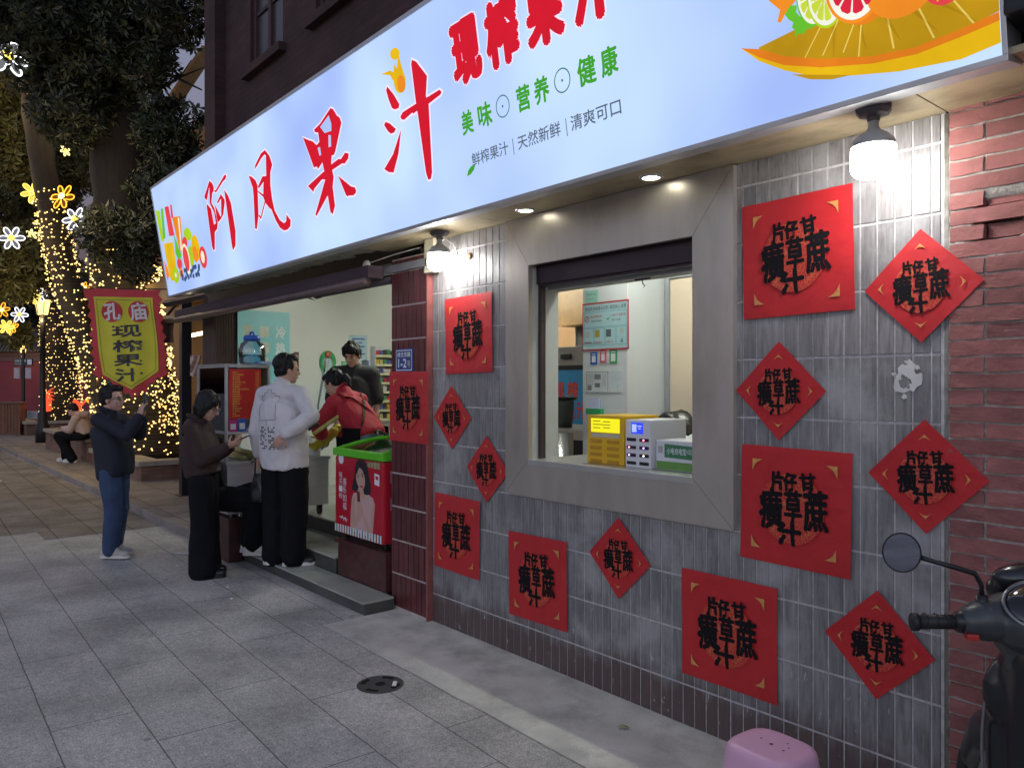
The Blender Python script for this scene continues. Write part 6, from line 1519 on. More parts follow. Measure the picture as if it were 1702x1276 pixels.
def hairmesh(t, E_, T, s, kind, seed=1):
    bm = BM()
    E_(bm, (-.030, 0, .042), (.094, .086, .096), 18)
    if kind == "short":
        E_(bm, (-.055, 0, -.005), (.058, .076, .07), 14); E_(bm, (.030, 0, .095), (.062, .066, .036), 12)
        for y in (-1, 1): E_(bm, (-.022, y * .070, .028), (.048, .017, .045), 10)
    if kind == "fringe":
        E_(bm, (-.055, 0, -.012), (.058, .080, .075), 14); E_(bm, (.040, 0, .075), (.058, .074, .045), 12); E_(bm, (.062, .02, .05), (.028, .052, .030), 10); E_(bm, (.064, -.03, .052), (.024, .034, .034), 10)
        for y in (-1, 1): E_(bm, (-.008, y * .074, .022), (.056, .020, .05), 10)
    if kind == "bob":
        E_(bm, (-.05, 0, -.03), (.064, .086, .10), 14); E_(bm, (.022, 0, .075), (.062, .077, .045), 12)
        for y in (-1, 1): E_(bm, (-.005, y * .076, -.03), (.045, .022, .085), 10); E_(bm, (.04, y * .070, .03), (.028, .022, .05), 10); E_(bm, (.064, y * .03, .048), (.018, .036, .034), 10)
    if kind == "tied":
        E_(bm, (-.05, 0, .0), (.06, .078, .078), 14); E_(bm, (.022, 0, .085), (.062, .074, .034), 12)
        for y in (-1, 1): E_(bm, (-.02, y * .070, .02), (.06, .018, .048), 10)
        caps(bm, [T((-.10, 0, .02)), T((-.145, 0, -.005)), T((-.165, 0, -.06)), T((-.165, .01, -.12))], [.03 * s, .034 * s, .027 * s, .010 * s])
    me = fuse(bm, .0065, 1, .013, 34, seed, (1, 1, .4))
    return obj("hair", me, M_hair2, t, True)
def shoes(t, legs, m_up, m_sole, s=1., hi=False):
    for an, fwd in legs:
        an = Vector(an); f = Vector(fwd).normalized(); B = basis(f, (0, 0, 1))
        bm = BM(); z0 = an.z - .075
        def q(p, r): ell(bm, Vector((an.x, an.y, z0)) + B @ Vector(p), r, B, 14)
        q((-.035, 0, .045), (.055, .042, .045)); q((.05, 0, .045), (.08, .045, .038)); q((.125, 0, .038), (.062, .047, .034)); q((-.02, 0, .085), (.045, .042, .045 if not hi else .06)); q((.04, 0, .075), (.05, .034, .03))
        sh = obj("shoe", fuse(bm, .007, 2), m_up, t, True)
        bm = BM()
        pr = [(-.085, .0, .026), (-.068, 0, .038), (0, 0, .037), (.07, 0, .043), (.13, 0, .043), (.168, 0, .030), (.183, 0, .011)]
        top = [(x, r) for x, _, r in pr]; ring = [(x, r) for x, r in top] + [(x, -r) for x, r in top[::-1]]
        M = Matrix.Translation(Vector((an.x, an.y, z0))) @ B.to_4x4()
        poly(bm, ring, M, .03, .028); obj("sole", bm, m_sole, sh)
def person(label, loc, yaw, J, top, legs, hair, shoe, group=None, glass=False, s=1., inner=None, folds=.006):
    """one continuous body, then hair and clothes as its children. x forward, y left, z up"""
    t = obj("person", BM(), M_skin, None, True, label, "person", group)
    t.location = loc; t.rotation_euler = (0, 0, yaw)
    V = {k: Vector(v) for k, v in J.items()}
    bm = BM()
    T, E_ = head(bm, V["head"], V.get("look", Vector((1, 0, 0))), V.get("hup", Vector((0, 0, 1))), s)
    caps(bm, [T((-.025, 0, -.06)), V["neck"]], [.056 * s, .06 * s]); caps(bm, [V["neck"], V["chest"] - Vector((.02, 0, .02)), V["pelvis"]], [.055, .08, .085])
    for a in "lr":
        caps(bm, [V["chest"].lerp(V["sh_" + a], .5) + Vector((-.01, 0, .01)), V["sh_" + a] + Vector((-.01, 0, -.01)), V["el_" + a], V["wr_" + a]], [.045, .040, .034, .026])
        hd = V.get("hd_" + a, V["wr_" + a] - V["el_" + a]); hn = V.get("hn_" + a, Vector((1, 0, 0)))
        hand(bm, V["wr_" + a], hd, hn, J.get("curl_" + a, .5) if not isinstance(J.get("curl_" + a), tuple) else .5, a == "r", s)
        caps(bm, [V["pelvis"].lerp(V["hip_" + a], .6), V["hip_" + a], V["kn_" + a], V["an_" + a]], [.075, .07, .05, .036])
        f = V.get("toe_" + a, Vector((1, 0, 0))).normalized(); caps(bm, [V["an_" + a], V["an_" + a] + f * .09 + Vector((0, 0, -.04))], [.034, .028])
    me = fuse(bm, .0062, 2); old = t.data; t.data = me; bpy.data.meshes.remove(old); me.materials.clear(); me.materials.append(M_skin)
    for f in me.polygons: f.use_smooth = True
    face(t, T, s); hairmesh(t, E_, T, s, hair)
    if glass: glasses(t, T, s)
    # upper garment
    nm, m, ra, rw, hem, tr = top["name"], top["mat"], top["arm"], top["cuff"], top["hem"], top.get("torso", (.135, .185))
    bm = BM(); sp = (V["chest"] - V["pelvis"]); up = sp.normalized(); fw = Vector((1, 0, 0)); fw = (fw - up * fw.dot(up)).normalized()
    if top.get("turn"): fw = Matrix.Rotation(top["turn"], 3, up) @ fw
    B = basis(fw, up)
    n = 14; rings = []
    tot = sp.length + .06 - hem
    for k in range(n + 1):
        f = k / n; c = V["pelvis"] + up * (hem + tot * f)
        w = 1 + top.get("belly", 0) * math.sin(f * math.pi); cl = top.get("cinch", .93) if k == 0 else 1
        a_ = tr[0] * w * (1 - .16 * f ** 2) * cl; b_ = tr[1] * (1 - .05 * f) * cl * (1 if f < .82 else math.sqrt(max(.2, 1 - ((f - .82) / .22) ** 2)))
        c = c + fw * top.get("lean", 0) * math.sin(f * math.pi)
        rings.append([bm.verts.new(c + B @ Vector((a_ * math.cos(t_) * (1 + .08 * abs(math.sin(2 * t_))), b_ * math.sin(t_) * (1 + .06 * abs(math.sin(2 * t_))), 0))) for t_ in [2 * math.pi * q / 22 for q in range(22)]])
    for A_, B_ in zip(rings, rings[1:]):
        for q in range(22): bm.faces.new((A_[q], A_[(q + 1) % 22], B_[(q + 1) % 22], B_[q]))
    bm.faces.new(rings[0][::-1]); bm.faces.new(rings[-1])
    caps(bm, [V["sh_l"] + up * .0, V["chest"] + up * .12, V["sh_r"]], [ra * 1.02, .085, ra * 1.02])
    caps(bm, [V["neck"] + up * .0, V["chest"]], [.078, .1])
    for a in "lr":
        e = V["el_" + a]; w = V["wr_" + a]; ln = top.get("len", .93)
        if ln > .3: caps(bm, [V["sh_" + a], e, e.lerp(w, ln * .6), e.lerp(w, ln)], [ra, ra * .92, (ra + rw) / 2 * 1.05, rw])
        else: caps(bm, [V["sh_" + a], V["sh_" + a].lerp(e, .85)], [ra, ra * 1.02])
    obj(nm, fuse(bm, .010, 3, folds, 5.5, top.get("seed", 1), (1, 1, .75)), m, t, True)
    if top.get("hood"):
        bm = BM(); caps(bm, [V["neck"] + B @ Vector((-.06, .09, .0)), V["neck"] + B @ Vector((-.12, 0, -.03)), V["neck"] + B @ Vector((-.06, -.09, .0))], [.05, .07, .05]); obj("hood", fuse(bm, .009, 2, .006, 12, 4), m, t, True)
    if top.get("collar"):
        bm = BM(); tube(bm, [V["neck"] + B @ Vector((.062 * math.cos(a) - .005, .068 * math.sin(a), .035 - .03 * math.cos(a))) for a in [k * math.pi / 10 for k in range(21)]], [.016] * 21, 8); obj("collar", bm, m, t, True)
    # trousers
    m2, rh, rk, rb, zb = legs["mat"], legs["hip"], legs["knee"], legs["hem"], legs.get("len", 1.0)
    bm = BM(); ell(bm, V["pelvis"] + Vector((-.01, 0, .03)), (rh * 1.0, rh * 1.36, .13), None, 18)
    for a in "lr":
        k_, an = V["kn_" + a], V["an_" + a]; e = k_.lerp(an, zb)
        caps(bm, [V["hip_" + a], V["hip_" + a].lerp(k_, .5), k_, k_.lerp(e, .5), e], [rh, (rh + rk) / 2, rk, (rk + rb) / 2, rb], 14)
    obj("trousers", fuse(bm, .011, 2, legs.get("fold", .010), 5, 5, (1, 1, .6)), m2, t, True)
    if shoe: shoes(t, [(J["an_l"], J.get("toe_l", (1, 0, 0))), (J["an_r"], J.get("toe_r", (1, 0, 0)))], *shoe)
    return t, T, B
YR = math.atan2(.76314, .64623)                 # looking across the street towards the shop
M_navy = mat("navy_jacket_cloth", (.008, .010, .022), .75, var=.15, bump=.2, bs=300)
M_jean = mat("blue_denim", (.035, .065, .14), .85, var=.3, ns=5, bump=.3, bs=300, dirt=.3, dcol=(.02, .03, .06), ds=6)
M_wsole = mat("shoe_white", (.62, .60, .56), .6); M_bshoe = mat("shoe_grey_white", (.42, .40, .36), .6, var=.15)
M_btr = mat("black_trouser_cloth", (.006, .006, .008), .9, spec=.2, var=.2, bump=.2, bs=300)
# 1: man photographing the flag with his phone
p, T, B = person("person in navy jacket and blue jeans holding up a phone with both hands", (-7.85, -1.13, 0), YR,
  dict(head=(-.055, 0, 1.475), look=(1, -.05, .02), neck=(-.10, 0, 1.345), chest=(-.11, 0, 1.17), pelvis=(-.05, 0, .86),
       sh_l=(-.10, .17, 1.285), sh_r=(-.10, -.17, 1.285), el_l=(.10, .19, 1.13), el_r=(.16, -.17, 1.15), wr_l=(.18, .06, 1.29), wr_r=(.235, -.07, 1.31),
       hd_l=(.25, -.25, .9), hn_l=(.7, -.7, 0), hd_r=(.1, .15, .95), hn_r=(.5, .8, 0), hip_l=(-.05, .085, .80), hip_r=(-.04, -.085, .80), kn_l=(-.03, .09, .44), kn_r=(.0, -.09, .44), an_l=(-.09, .09, .085), an_r=(-.03, -.09, .085)),
  dict(name="jacket", mat=M_navy, arm=.068, cuff=.052, hem=-.12, torso=(.142, .185), belly=.10, lean=.03, collar=True, seed=2, len=.88), dict(mat=M_jean, hip=.102, knee=.078, hem=.068, fold=.014), "short", (M_bshoe, M_wsole), glass=True)
ph = empty("phone", (0, 0, 0), 0, "dark phone held upright by the man in the navy jacket", "phone")
bm = BM(); box(bm, -.005, .005, -.038, .038, -.075, .075, .004); obj("case", bm, M_blk, ph)
ph.matrix_world = Matrix.Translation(p.location) @ Matrix.Rotation(YR, 4, 'Z') @ Matrix.Translation((.265, -.02, 1.44))
bm = BM(); box(bm, .004, .0065, -.034, .034, -.07, .07); sc = obj("screen", bm, glow("phone_screen", (.25, .25, .22), .5), ph); sc.scale.x = -1
# 2: woman reading her phone
M_brn = mat("brown_corduroy", (.035, .018, .016), .85, var=.25, bump=.3, bs=200)
p, T, B = person("person in brown jacket and wide black trousers looking down at a phone", (-6.64, -.75, 0), YR,
  dict(head=(.03, 0, 1.425), look=(1, 0, -.42), hup=(.3, 0, 1), neck=(-.055, 0, 1.30), chest=(-.065, 0, 1.13), pelvis=(-.01, 0, .87),
       sh_l=(-.055, .155, 1.235), sh_r=(-.055, -.155, 1.235), el_l=(.03, .18, .99), el_r=(.05, -.18, .98), wr_l=(.205, .07, 1.085), wr_r=(.215, -.06, 1.085),
       hd_l=(.8, -.25, .45), hn_l=(0, -.6, .8), hd_r=(.85, .2, .40), hn_r=(0, .6, .8), hip_l=(-.01, .08, .80), hip_r=(0, -.08, .80), kn_l=(.0, .085, .44), kn_r=(.01, -.085, .44), an_l=(-.03, .085, .075), an_r=(.03, -.085, .075)),
  dict(name="jacket", mat=M_brn, arm=.064, cuff=.050, hem=-.03, torso=(.135, .175), collar=True, seed=5, len=.85), dict(mat=M_btr, hip=.098, knee=.088, hem=.125, len=1.02, fold=.018), "bob", (M_blk, M_blk), glass=True, s=.96)
ph = empty("phone", (0, 0, 0), 0, "phone held low in both hands by the woman in brown", "phone")
bm = BM(); box(bm, -.07, .07, -.036, .036, -.005, .005, .003); obj("case", bm, M_blk, ph)
ph.matrix_world = Matrix.Translation(p.location) @ Matrix.Rotation(YR, 4, 'Z') @ Matrix.Translation((.31, .0, 1.145)) @ Matrix.Rotation(R(-24), 4, 'Y')
bm = BM(); box(bm, -.064, .064, -.032, .032, .0052, .006); obj("screen", bm, glow("phone_screen", (.25, .25, .22), .5), ph)
# 3: customer in the white sweatshirt, back to us
M_swt = mat("white_sweatshirt", (.58, .56, .58), .85, var=.04, bump=.15, bs=250)
Y3 = YR + R(62)
p, T, B = person("person in white sweatshirt and baggy black trousers, back turned, hand on hip", (-6.21, -.235, .09), Y3,
  dict(head=(.03, -.01, 1.645), look=(.88, -.45, -.03), neck=(-.02, 0, 1.50), chest=(-.03, 0, 1.32), pelvis=(0, .0, .95),
       sh_l=(-.02, .20, 1.43), sh_r=(-.02, -.20, 1.43), el_l=(-.04, .27, 1.13), el_r=(-.13, -.42, 1.26), wr_l=(.02, .31, .90), wr_r=(-.215, -.20, 1.10),
       hd_l=(.05, .0, -1), hn_l=(.2, -1, 0), hd_r=(-.1, .75, -.8), hn_r=(.8, .3, 0), hip_l=(.0, .10, .87), hip_r=(0, -.10, .87), kn_l=(.03, .11, .47), kn_r=(.02, -.11, .47), an_l=(-.02, .10, .075), an_r=(.0, -.10, .075), toe_l=(.95, -.2, 0), toe_r=(.65, -.75, 0)),
  dict(name="sweatshirt", mat=M_swt, arm=.074, cuff=.048, hem=-.13, cinch=.98, torso=(.145, .228), seed=7, len=.86), dict(mat=M_btr, hip=.113, knee=.114, hem=.10, fold=.02, len=1.0), "short", (mat("black_leather", (.02, .02, .02), .4), M_wsole), folds=.018)
# printed outline and block pattern on the back of the sweatshirt, laid on the cloth
sw = [k for k in kids(p) if k.name.startswith("sweatshirt")][0]
from mathutils.bvhtree import BVHTree
dg = bpy.context.evaluated_depsgraph_get()
bv = BVHTree.FromPolygons([v.co.copy() for v in sw.data.vertices], [tuple(f.vertices) for f in sw.data.polygons])
def onback(y, z):
    h = bv.ray_cast(Vector((-1, y, z)), Vector((1, 0, 0)))
    return (h[0] + Vector((-.003, 0, 0))) if h[0] is not None else Vector((-.16, y, z))
bm = BM()
def bline(pts, w=.0028):
    for (a, b), (c, d) in zip(pts, pts[1:]):
        n = 8; q = [onback(a + (c - a) * k / n, b + (d - b) * k / n) for k in range(n + 1)]; tube(bm, q, w * .6, 4)
oy = .03
bline([(oy + .11, 1.42), (oy + .11, 1.215), (oy - .09, 1.225), (oy - .09, 1.42), (oy - .055, 1.42), (oy - .055, 1.445), (oy - .02, 1.445), (oy - .02, 1.47), (oy + .03, 1.47), (oy + .03, 1.447), (oy + .07, 1.445), (oy + .07, 1.42), (oy + .11, 1.42)])
bline([(oy + .012, 1.215), (oy + .012, 1.175)])
obj("print_outline", bm, mat("print_grey_line", (.12, .12, .14), .7), p)
bm = BM(); rq = random.Random(77)
for j in range(11):
    for i in range(9):
        if rq.random() < .55 and i != 4:
            y = oy + .1 - i * .0205; z = 1.165 - j * .0175
            q = [onback(y + a, z + b) for a, b in ((0, 0), (-.016, 0), (-.016, -.012), (0, -.012))]
            if max(v.x for v in q) - min(v.x for v in q) < .02: bm.faces.new([bm.verts.new(v) for v in q])
obj("print_blocks", bm, mat("print_dark_mark", (.06, .06, .07), .7), p)
for sh in [k for k in kids(p) if k.name.startswith("shoe")]:
    pass
hb = empty("handbag", (0, 0, 0), 0, "small black net bag with loop handles hanging from the man's left hand", "bag")
hb.matrix_world = Matrix.Translation(p.location) @ Matrix.Rotation(Y3, 4, 'Z') @ Matrix.Translation((.03, .33, .50))
bm = BM(); g_ = []
for j in range(9):
    z = .0 + j * .03; r = .10 * (1 - .55 * (j / 8) ** 1.5); r = r * (.75 + .25 * min(1, j / 2))
    g_.append([bm.verts.new((r * .45 * math.cos(a), r * math.sin(a), z)) for a in [k * math.pi / 9 for k in range(18)]])
for j in range(8):
    for k in range(18): bm.faces.new((g_[j][k], g_[j][(k + 1) % 18], g_[j + 1][(k + 1) % 18], g_[j + 1][k]))
bm.faces.new(g_[0][::-1])
def netmat():
    m = mat("black_net", (.02, .02, .022), .5); nt = m.node_tree; N = nt.nodes; L = nt.links
    tc = N.new("ShaderNodeTexCoord"); v = N.new("ShaderNodeTexVoronoi"); v.inputs["Scale"].default_value = 75; v.inputs["Randomness"].default_value = .1; L.new(tc.outputs["Object"], v.inputs["Vector"])
    r_ = N.new("ShaderNodeMapRange"); r_.inputs[1].default_value = .25; r_.inputs[2].default_value = .35; r_.inputs[3].default_value = 1; r_.inputs[4].default_value = 0; L.new(v.outputs[0], r_.inputs[0])
    mx = N.new("ShaderNodeMix"); mx.data_type = 'RGBA'; mx.inputs[6].default_value = (.015, .015, .017, 1); mx.inputs[7].default_value = (.16, .16, .17, 1); L.new(r_.outputs[0], mx.inputs[0]); L.new(mx.outputs[2], N["Principled BSDF"].inputs["Base Color"]); return m
obj("pouch", bm, netmat(), hb, True)
bm = BM(); tube(bm, [(0, .04, .23), (.0, .035, .33), (0, .0, .39), (0, -.035, .33), (0, -.04, .23)], .006, 6); tube(bm, [(.0, .0, .38), (.03, .09, .40), (.03, .13, .36), (.02, .10, .33), (0, .02, .37)], .006, 6); obj("handles", bm, M_blk, hb, True)
# 4: the juice seller in red, bending over the cart
M_redshirt = mat("red_shirt", (.42, .018, .035), .75, var=.1, bump=.2, bs=200)
Y4 = R(198)
p, T, B = person("person in red shirt and black apron bending over the juice cart", (-6.42, .62, .35), Y4,
  dict(head=(.33, .03, 1.265), look=(.85, .15, -.5), hup=(.5, 0, .85), neck=(.22, .0, 1.17), chest=(.12, 0, 1.03), pelvis=(-.06, 0, .80),
       sh_l=(.19, .17, 1.08), sh_r=(.17, -.17, 1.10), el_l=(.36, .20, .86), el_r=(.33, -.20, .86), wr_l=(.42, .06, .72), wr_r=(.44, -.02, .74), hd_l=(.3, .4, -.3), hd_r=(.3, .3, -.3),
       hip_l=(-.06, .09, .76), hip_r=(-.06, -.09, .76), kn_l=(-.02, .09, .42), kn_r=(.0, -.09, .42), an_l=(-.04, .09, .08), an_r=(.0, -.09, .08)),
  dict(name="shirt", mat=M_redshirt, arm=.074, cuff=.06, hem=-.06, torso=(.14, .19), collar=True, seed=9, len=.5), dict(mat=mat("jeans_light", (.10, .16, .26), .85), hip=.105, knee=.08, hem=.07), "tied", (M_blk, M_blk), s=.98, folds=.010)
sh_ = [k for k in kids(p) if k.name.startswith("shirt")][0]
bv2 = BVHTree.FromPolygons([v.co.copy() for v in sh_.data.vertices], [tuple(f.vertices) for f in sh_.data.polygons])
def onshirt(x, y, z, d):
    o = Vector((x, y, z)) + Vector(d) * .6; h = bv2.ray_cast(o, -Vector(d)); return h[0] + Vector(d) * .004 if h[0] is not None else Vector((x, y, z))
spine = lambda f: Vector((-.06, 0, .80)).lerp(Vector((.20, 0, 1.16)), f)
bk = Vector((-.80, 0, .60)).normalized()
bm = BM()
for sgn in (1, -1):
    q = []
    for k in range(15):
        f = k / 14; c = spine(.02 + .95 * f); y = sgn * (.15 - .30 * f); q.append(onshirt(c.x, y, c.z, bk))
    for a, b in zip(q, q[1:]):
        w = Vector((0, .014, .010)); n_ = bk * .004
        bm.faces.new([bm.verts.new(v) for v in (a - w + n_, b - w + n_, b + w + n_, a + w + n_)])
obj("apron_straps", bm, M_blk, p)
bm = BM()
for k in range(2): caps(bm, [(-.19, .02 * k, .82), (-.25, .06 - .12 * k, .80), (-.27, .08 - .16 * k, .68)], [.014, .010, .006], 8)
caps(bm, [(-.21, -.01, .82), (-.20, .02, .82)], [.02, .02], 8); obj("apron_knot", bm, M_blk, p, True)
bm = BM(); g_ = []
for j in range(12):
    z = .86 - j * .05; wv = .0
    g_.append([bm.verts.new((-.05 + (.195 + .02 * math.sin(a * 5) * (j / 11)) * math.cos(a), (.235 + .03 * j / 11) * math.sin(a), z)) for a in [-2.2 + 4.4 * k / 24 for k in range(25)]])
for j in range(11):
    for k in range(24): bm.faces.new((g_[j][k], g_[j + 1][k], g_[j + 1][k + 1], g_[j][k + 1]))
ap_ = obj("apron", bm, M_btr, p, True); md = None
bm = BM()
for q in g_[:0]: pass
box(bm, -.05, .05, -.003, .003, -.008, .008); o = obj("apron_tag", bm, mat("menu_red", (.5, .015, .012), .45), p); o.location = (-.11, -.235, .66); o.rotation_euler = (0, 0, .3)
bm = BM(); M_glv = mat("yellow_gloves", (.50, .42, .03), .6, var=.15)
for a, (w, d, n_) in (("l", ((.42, .06, .72), (.3, .4, -.3), (1, 0, 0))), ("r", ((.44, -.02, .74), (.3, .3, -.3), (1, 0, 0)))):
    caps(bm, [Vector(w) - Vector(d).normalized() * .10 + Vector((0, 0, .03)), Vector(w)], [.046, .036]); hand(bm, w, d, n_, .9, a == "r", 1.2)
obj("gloves", fuse(bm, .007, 1), M_glv, p, True)
t = empty("peeled_cane", (0, 0, 0), 0, "freshly peeled sugar cane with a yellow handled peeler held over the cart", "sugar cane")
bm = BM(); tube(bm, [A(520, 722, 7.05), A(548, 702, 7.1), A(580, 680, 7.2)], .019, 10); obj("cane", bm, mat("peeled_cane", (.55, .50, .16), .5, var=.25, ns=18), t, True)
bm = BM(); tube(bm, [A(508, 716, 7.0), A(530, 704, 7.0)], .016, 8); obj("peeler", bm, M_blk, t, True)
# 5: assistant in the black T-shirt
p, T, B = person("person in black T-shirt standing behind the juice seller, head bowed", (-7.13, .93, .35), HEAD + math.pi + .15,
  dict(head=(.07, -.02, 1.565), look=(.9, -.35, -.36), hup=(.2, -.12, 1), neck=(0, 0, 1.43), chest=(-.01, 0, 1.26), pelvis=(0, 0, .93),
       sh_l=(0, .18, 1.365), sh_r=(0, -.18, 1.365), el_l=(-.02, .23, 1.08), el_r=(.03, -.22, 1.08), wr_l=(.06, .22, .84), wr_r=(.16, -.16, .88), hip_l=(0, .09, .86), hip_r=(0, -.09, .86), kn_l=(.02, .09, .47), kn_r=(.02, -.09, .47), an_l=(0, .09, .08), an_r=(0, -.09, .08)),
  dict(name="t_shirt", mat=mat("black_tshirt", (.018, .018, .02), .8, var=.2), arm=.082, cuff=.06, hem=-.06, torso=(.135, .19), seed=11, len=.2), dict(mat=M_btr, hip=.105, knee=.08, hem=.07), "fringe", (M_blk, M_blk), folds=.009)
# 6: someone perched behind the woman in brown, one foot on the step
person("person in dark clothes crouched behind the woman in brown, white trainer on the step", (-6.88, -.48, .0), YR,
  dict(head=(-.15, 0, 1.04), look=(1, 0, -.5), hup=(.4, 0, 1), neck=(-.20, 0, .93), chest=(-.21, 0, .82), pelvis=(-.12, 0, .57),
       sh_l=(-.19, .15, .87), sh_r=(-.19, -.15, .87), el_l=(-.12, .19, .68), el_r=(-.1, -.19, .68), wr_l=(.0, .14, .66), wr_r=(.02, -.12, .66), hip_l=(-.08, .08, .58), hip_r=(-.05, -.08, .60), kn_l=(.24, .10, .62), kn_r=(.29, -.04, .58), an_l=(.18, .10, .17), an_r=(.25, -.03, .17)),
  dict(name="jacket", mat=M_btr, arm=.062, cuff=.05, hem=-.02, torso=(.12, .16), seed=3), dict(mat=M_btr, hip=.11, knee=.105, hem=.085, fold=.015, len=.92), "short", (M_wsole, M_wsole), s=.95)
# 7: person on the planter bench
M_hood = mat("pale_hoodie", (.42, .32, .28), .9, var=.08)
person("person in pale hoodie sitting on the stone bench bent over a phone", (-16.98, .33, .09), YR + math.pi,
  dict(head=(.16, 0, 1.02), look=(.8, 0, -.6), hup=(.6, 0, .8), neck=(.03, 0, .92), chest=(-.02, 0, .76), pelvis=(-.10, 0, .55),
       sh_l=(.0, .17, .86), sh_r=(.0, -.17, .86), el_l=(.10, .2, .64), el_r=(.10, -.2, .64), wr_l=(.30, .06, .66), wr_r=(.30, -.06, .66), hip_l=(-.08, .09, .54), hip_r=(-.08, -.09, .54), kn_l=(.36, .11, .52), kn_r=(.38, -.11, .52), an_l=(.10, .10, .08), an_r=(.34, -.10, .08)),
  dict(name="hoodie", mat=M_hood, arm=.078, cuff=.055, hem=-.02, torso=(.145, .19), hood=True, seed=6), dict(mat=M_btr, hip=.11, knee=.095, hem=.085), "short", (M_wsole, M_wsole))
t = empty("phone", (0, 0, 0), 0, "dark phone in the hands of the person on the bench", "phone")
bm = BM(); box(bm, -.07, .07, -.036, .036, -.005, .005, .003); obj("case", bm, M_blk, t)
t.matrix_world = Matrix.Translation((-16.98, .33, .09)) @ Matrix.Rotation(YR + math.pi, 4, 'Z') @ Matrix.Translation((.40, 0, .69)) @ Matrix.Rotation(R(-30), 4, 'Y')

# ================================================================ scooter and stool in the foreground
SC = empty("parked_scooter", (-.634, -.545, 0), R(128), "black motor scooter at the right edge with one grip and round mirror in view", "scooter")
M_sb = mat("black_scooter_paint", (.010, .011, .012), .3, var=.1, coat=.4); M_sg = mat("dark_grey_cowl", (.045, .05, .053), .42, var=.08, coat=.15)
def so(name, bm, m, s=True, parent=SC): return obj(name, bm, m, parent, s)
bm = BM(); ell(bm, (.02, 0, .905), (.13, .17, .085)); ell(bm, (.07, 0, .875), (.11, .14, .10)); ell(bm, (.05, 0, .80), (.08, .11, .10))
for s in (-1, 1): caps(bm, [(.02, s * .11, .915), (.0, s * .175, .912), (-.01, s * .215, .908)], [.066, .055, .042])
so("handlebar_cowl", fuse(bm, .007, 4), M_sg)
DM = Matrix.Translation((-.035, 0, .955)) @ Matrix.Rotation(R(-38), 4, 'Y')
bm = BM(); q = bmesh.new(); ell(q, (0, 0, 0), (.085, .135, .032), None, 26); merge(bm, q, DM); so("dash_lens", bm, mat("smoked_dash", (.012, .013, .014), .08, coat=.8))
bm = BM(); tube(bm, [DM @ Vector((.088 * math.cos(a), .139 * math.sin(a), .004)) for a in [k * R(360) / 32 for k in range(33)]], .0055, 6); so("dash_trim", bm, mat("satin_grey_trim", (.25, .26, .27), .3, .7))
bm = BM(); ell(bm, (.10, 0, 1.0), (.05, .125, .045)); ell(bm, (.13, 0, .965), (.06, .13, .06)); so("windscreen_cowl", fuse(bm, .008, 3), M_sb)
bm = BM(); ell(bm, (.15, 0, .88), (.05, .10, .06), None, 18); so("headlight", bm, glassy("headlight_lens", (.4, .42, .42), .25, .05))
for s in (-1, 1):
    bm = BM(); tube(bm, [(-.015, s * .235, .907), (-.03, s * .365, .903)], .0185, 16); tube(bm, [(-.03, s * .363, .903), (-.032, s * .378, .903)], .023, 16)
    for k in range(4): tube(bm, [(-.0165 - .013 * k / 4, s * (.25 + .03 * k), .9066), (-.0168 - .013 * k / 4, s * (.2535 + .03 * k), .9065)], .0205, 16)
    so("grip", bm, mat("rubber_grip", (.012, .012, .013), .5))
    bm = BM(); caps(bm, [(-.008, s * .205, .908), (-.014, s * .242, .906)], [.036, .029]); so("switch_housing", bm, M_blk)
    bm = BM(); box(bm, -.05, -.02, s * .222 - .016, s * .222 + .016, .868, .884, .004); so("switch", bm, mat("switch_red", (.45, .03, .03), .4), False)
    bm = BM(); tube(bm, [(.025, s * .21, .905), (.05, s * .26, .90), (.045, s * .36, .893)], [.008, .007, .006], 6); so("brake_lever", bm, mat("lever_alloy", (.3, .3, .31), .35, .8))
    bm = BM(); tube(bm, [(-.005, s * .185, .93), (-.005, s * .185, .975)], .016, 10); tube(bm, [(-.005, s * .185, .965), (-.006, s * .186, 1.0), (-.012, s * .205, 1.03), (-.02, s * .26, 1.045), (-.028, s * .36, 1.07)], .0068, 8); so("mirror_stem", bm, M_blk)
    bm = BM(); Mm = Matrix.Translation((-.03, s * .405, 1.08)) @ Matrix.Rotation(R(-90), 4, 'Y') @ Matrix.Rotation(R(-s * 9), 4, 'X')
    lathe(bm, [(0, -.02), (.031, -.018), (.047, -.008), (.052, .004), (.050, .006), (.047, .003)], (0, 0, 0), 32, Mm); mir = so("mirror_shell", bm, M_blk)
    bm = BM(); lathe(bm, [(0, .0035), (.0475, .0035)], (0, 0, 0), 32, Mm); so("mirror_glass", bm, mat("mirror_silver", (.42, .42, .46), .02, 1., var=0.), True, mir)
bm = BM(); caps(bm, [(.06, 0, .80), (.10, 0, .62), (.12, 0, .45)], [.11, .10, .10]); ell(bm, (.12, 0, .55), (.055, .135, .27)); ell(bm, (.10, 0, .70), (.06, .15, .13))
so("leg_shield", fuse(bm, .009, 4), M_sb)
for s in (-1, 1):
    bm = BM(); tube(bm, [(.105, s * (.03 + .115 * math.sin(a) ** .7), .55 + .275 * math.cos(a)) for a in [R(35) + k * R(115) / 14 for k in range(15)]], .005, 6); so("shield_edge", bm, mat("satin_grey_trim", (.25, .26, .27), .3, .7))
bm = BM(); caps(bm, [(.30, 0, .52), (.42, 0, .47), (.54, 0, .36)], [.075, .075, .06]); so("front_fender", fuse(bm, .01, 3), M_sb)
Rm = Matrix.Translation((.42, 0, .235)) @ Matrix.Rotation(R(90), 4, 'X')
tyre = [(.15, -.04), (.20, -.048), (.232, -.03), (.235, 0), (.232, .03), (.20, .048), (.15, .04)]
bm = BM(); lathe(bm, tyre, (0, 0, 0), 36, Rm); wh = so("front_wheel", bm, mat("tyre_rubber", (.02, .02, .02), .85))
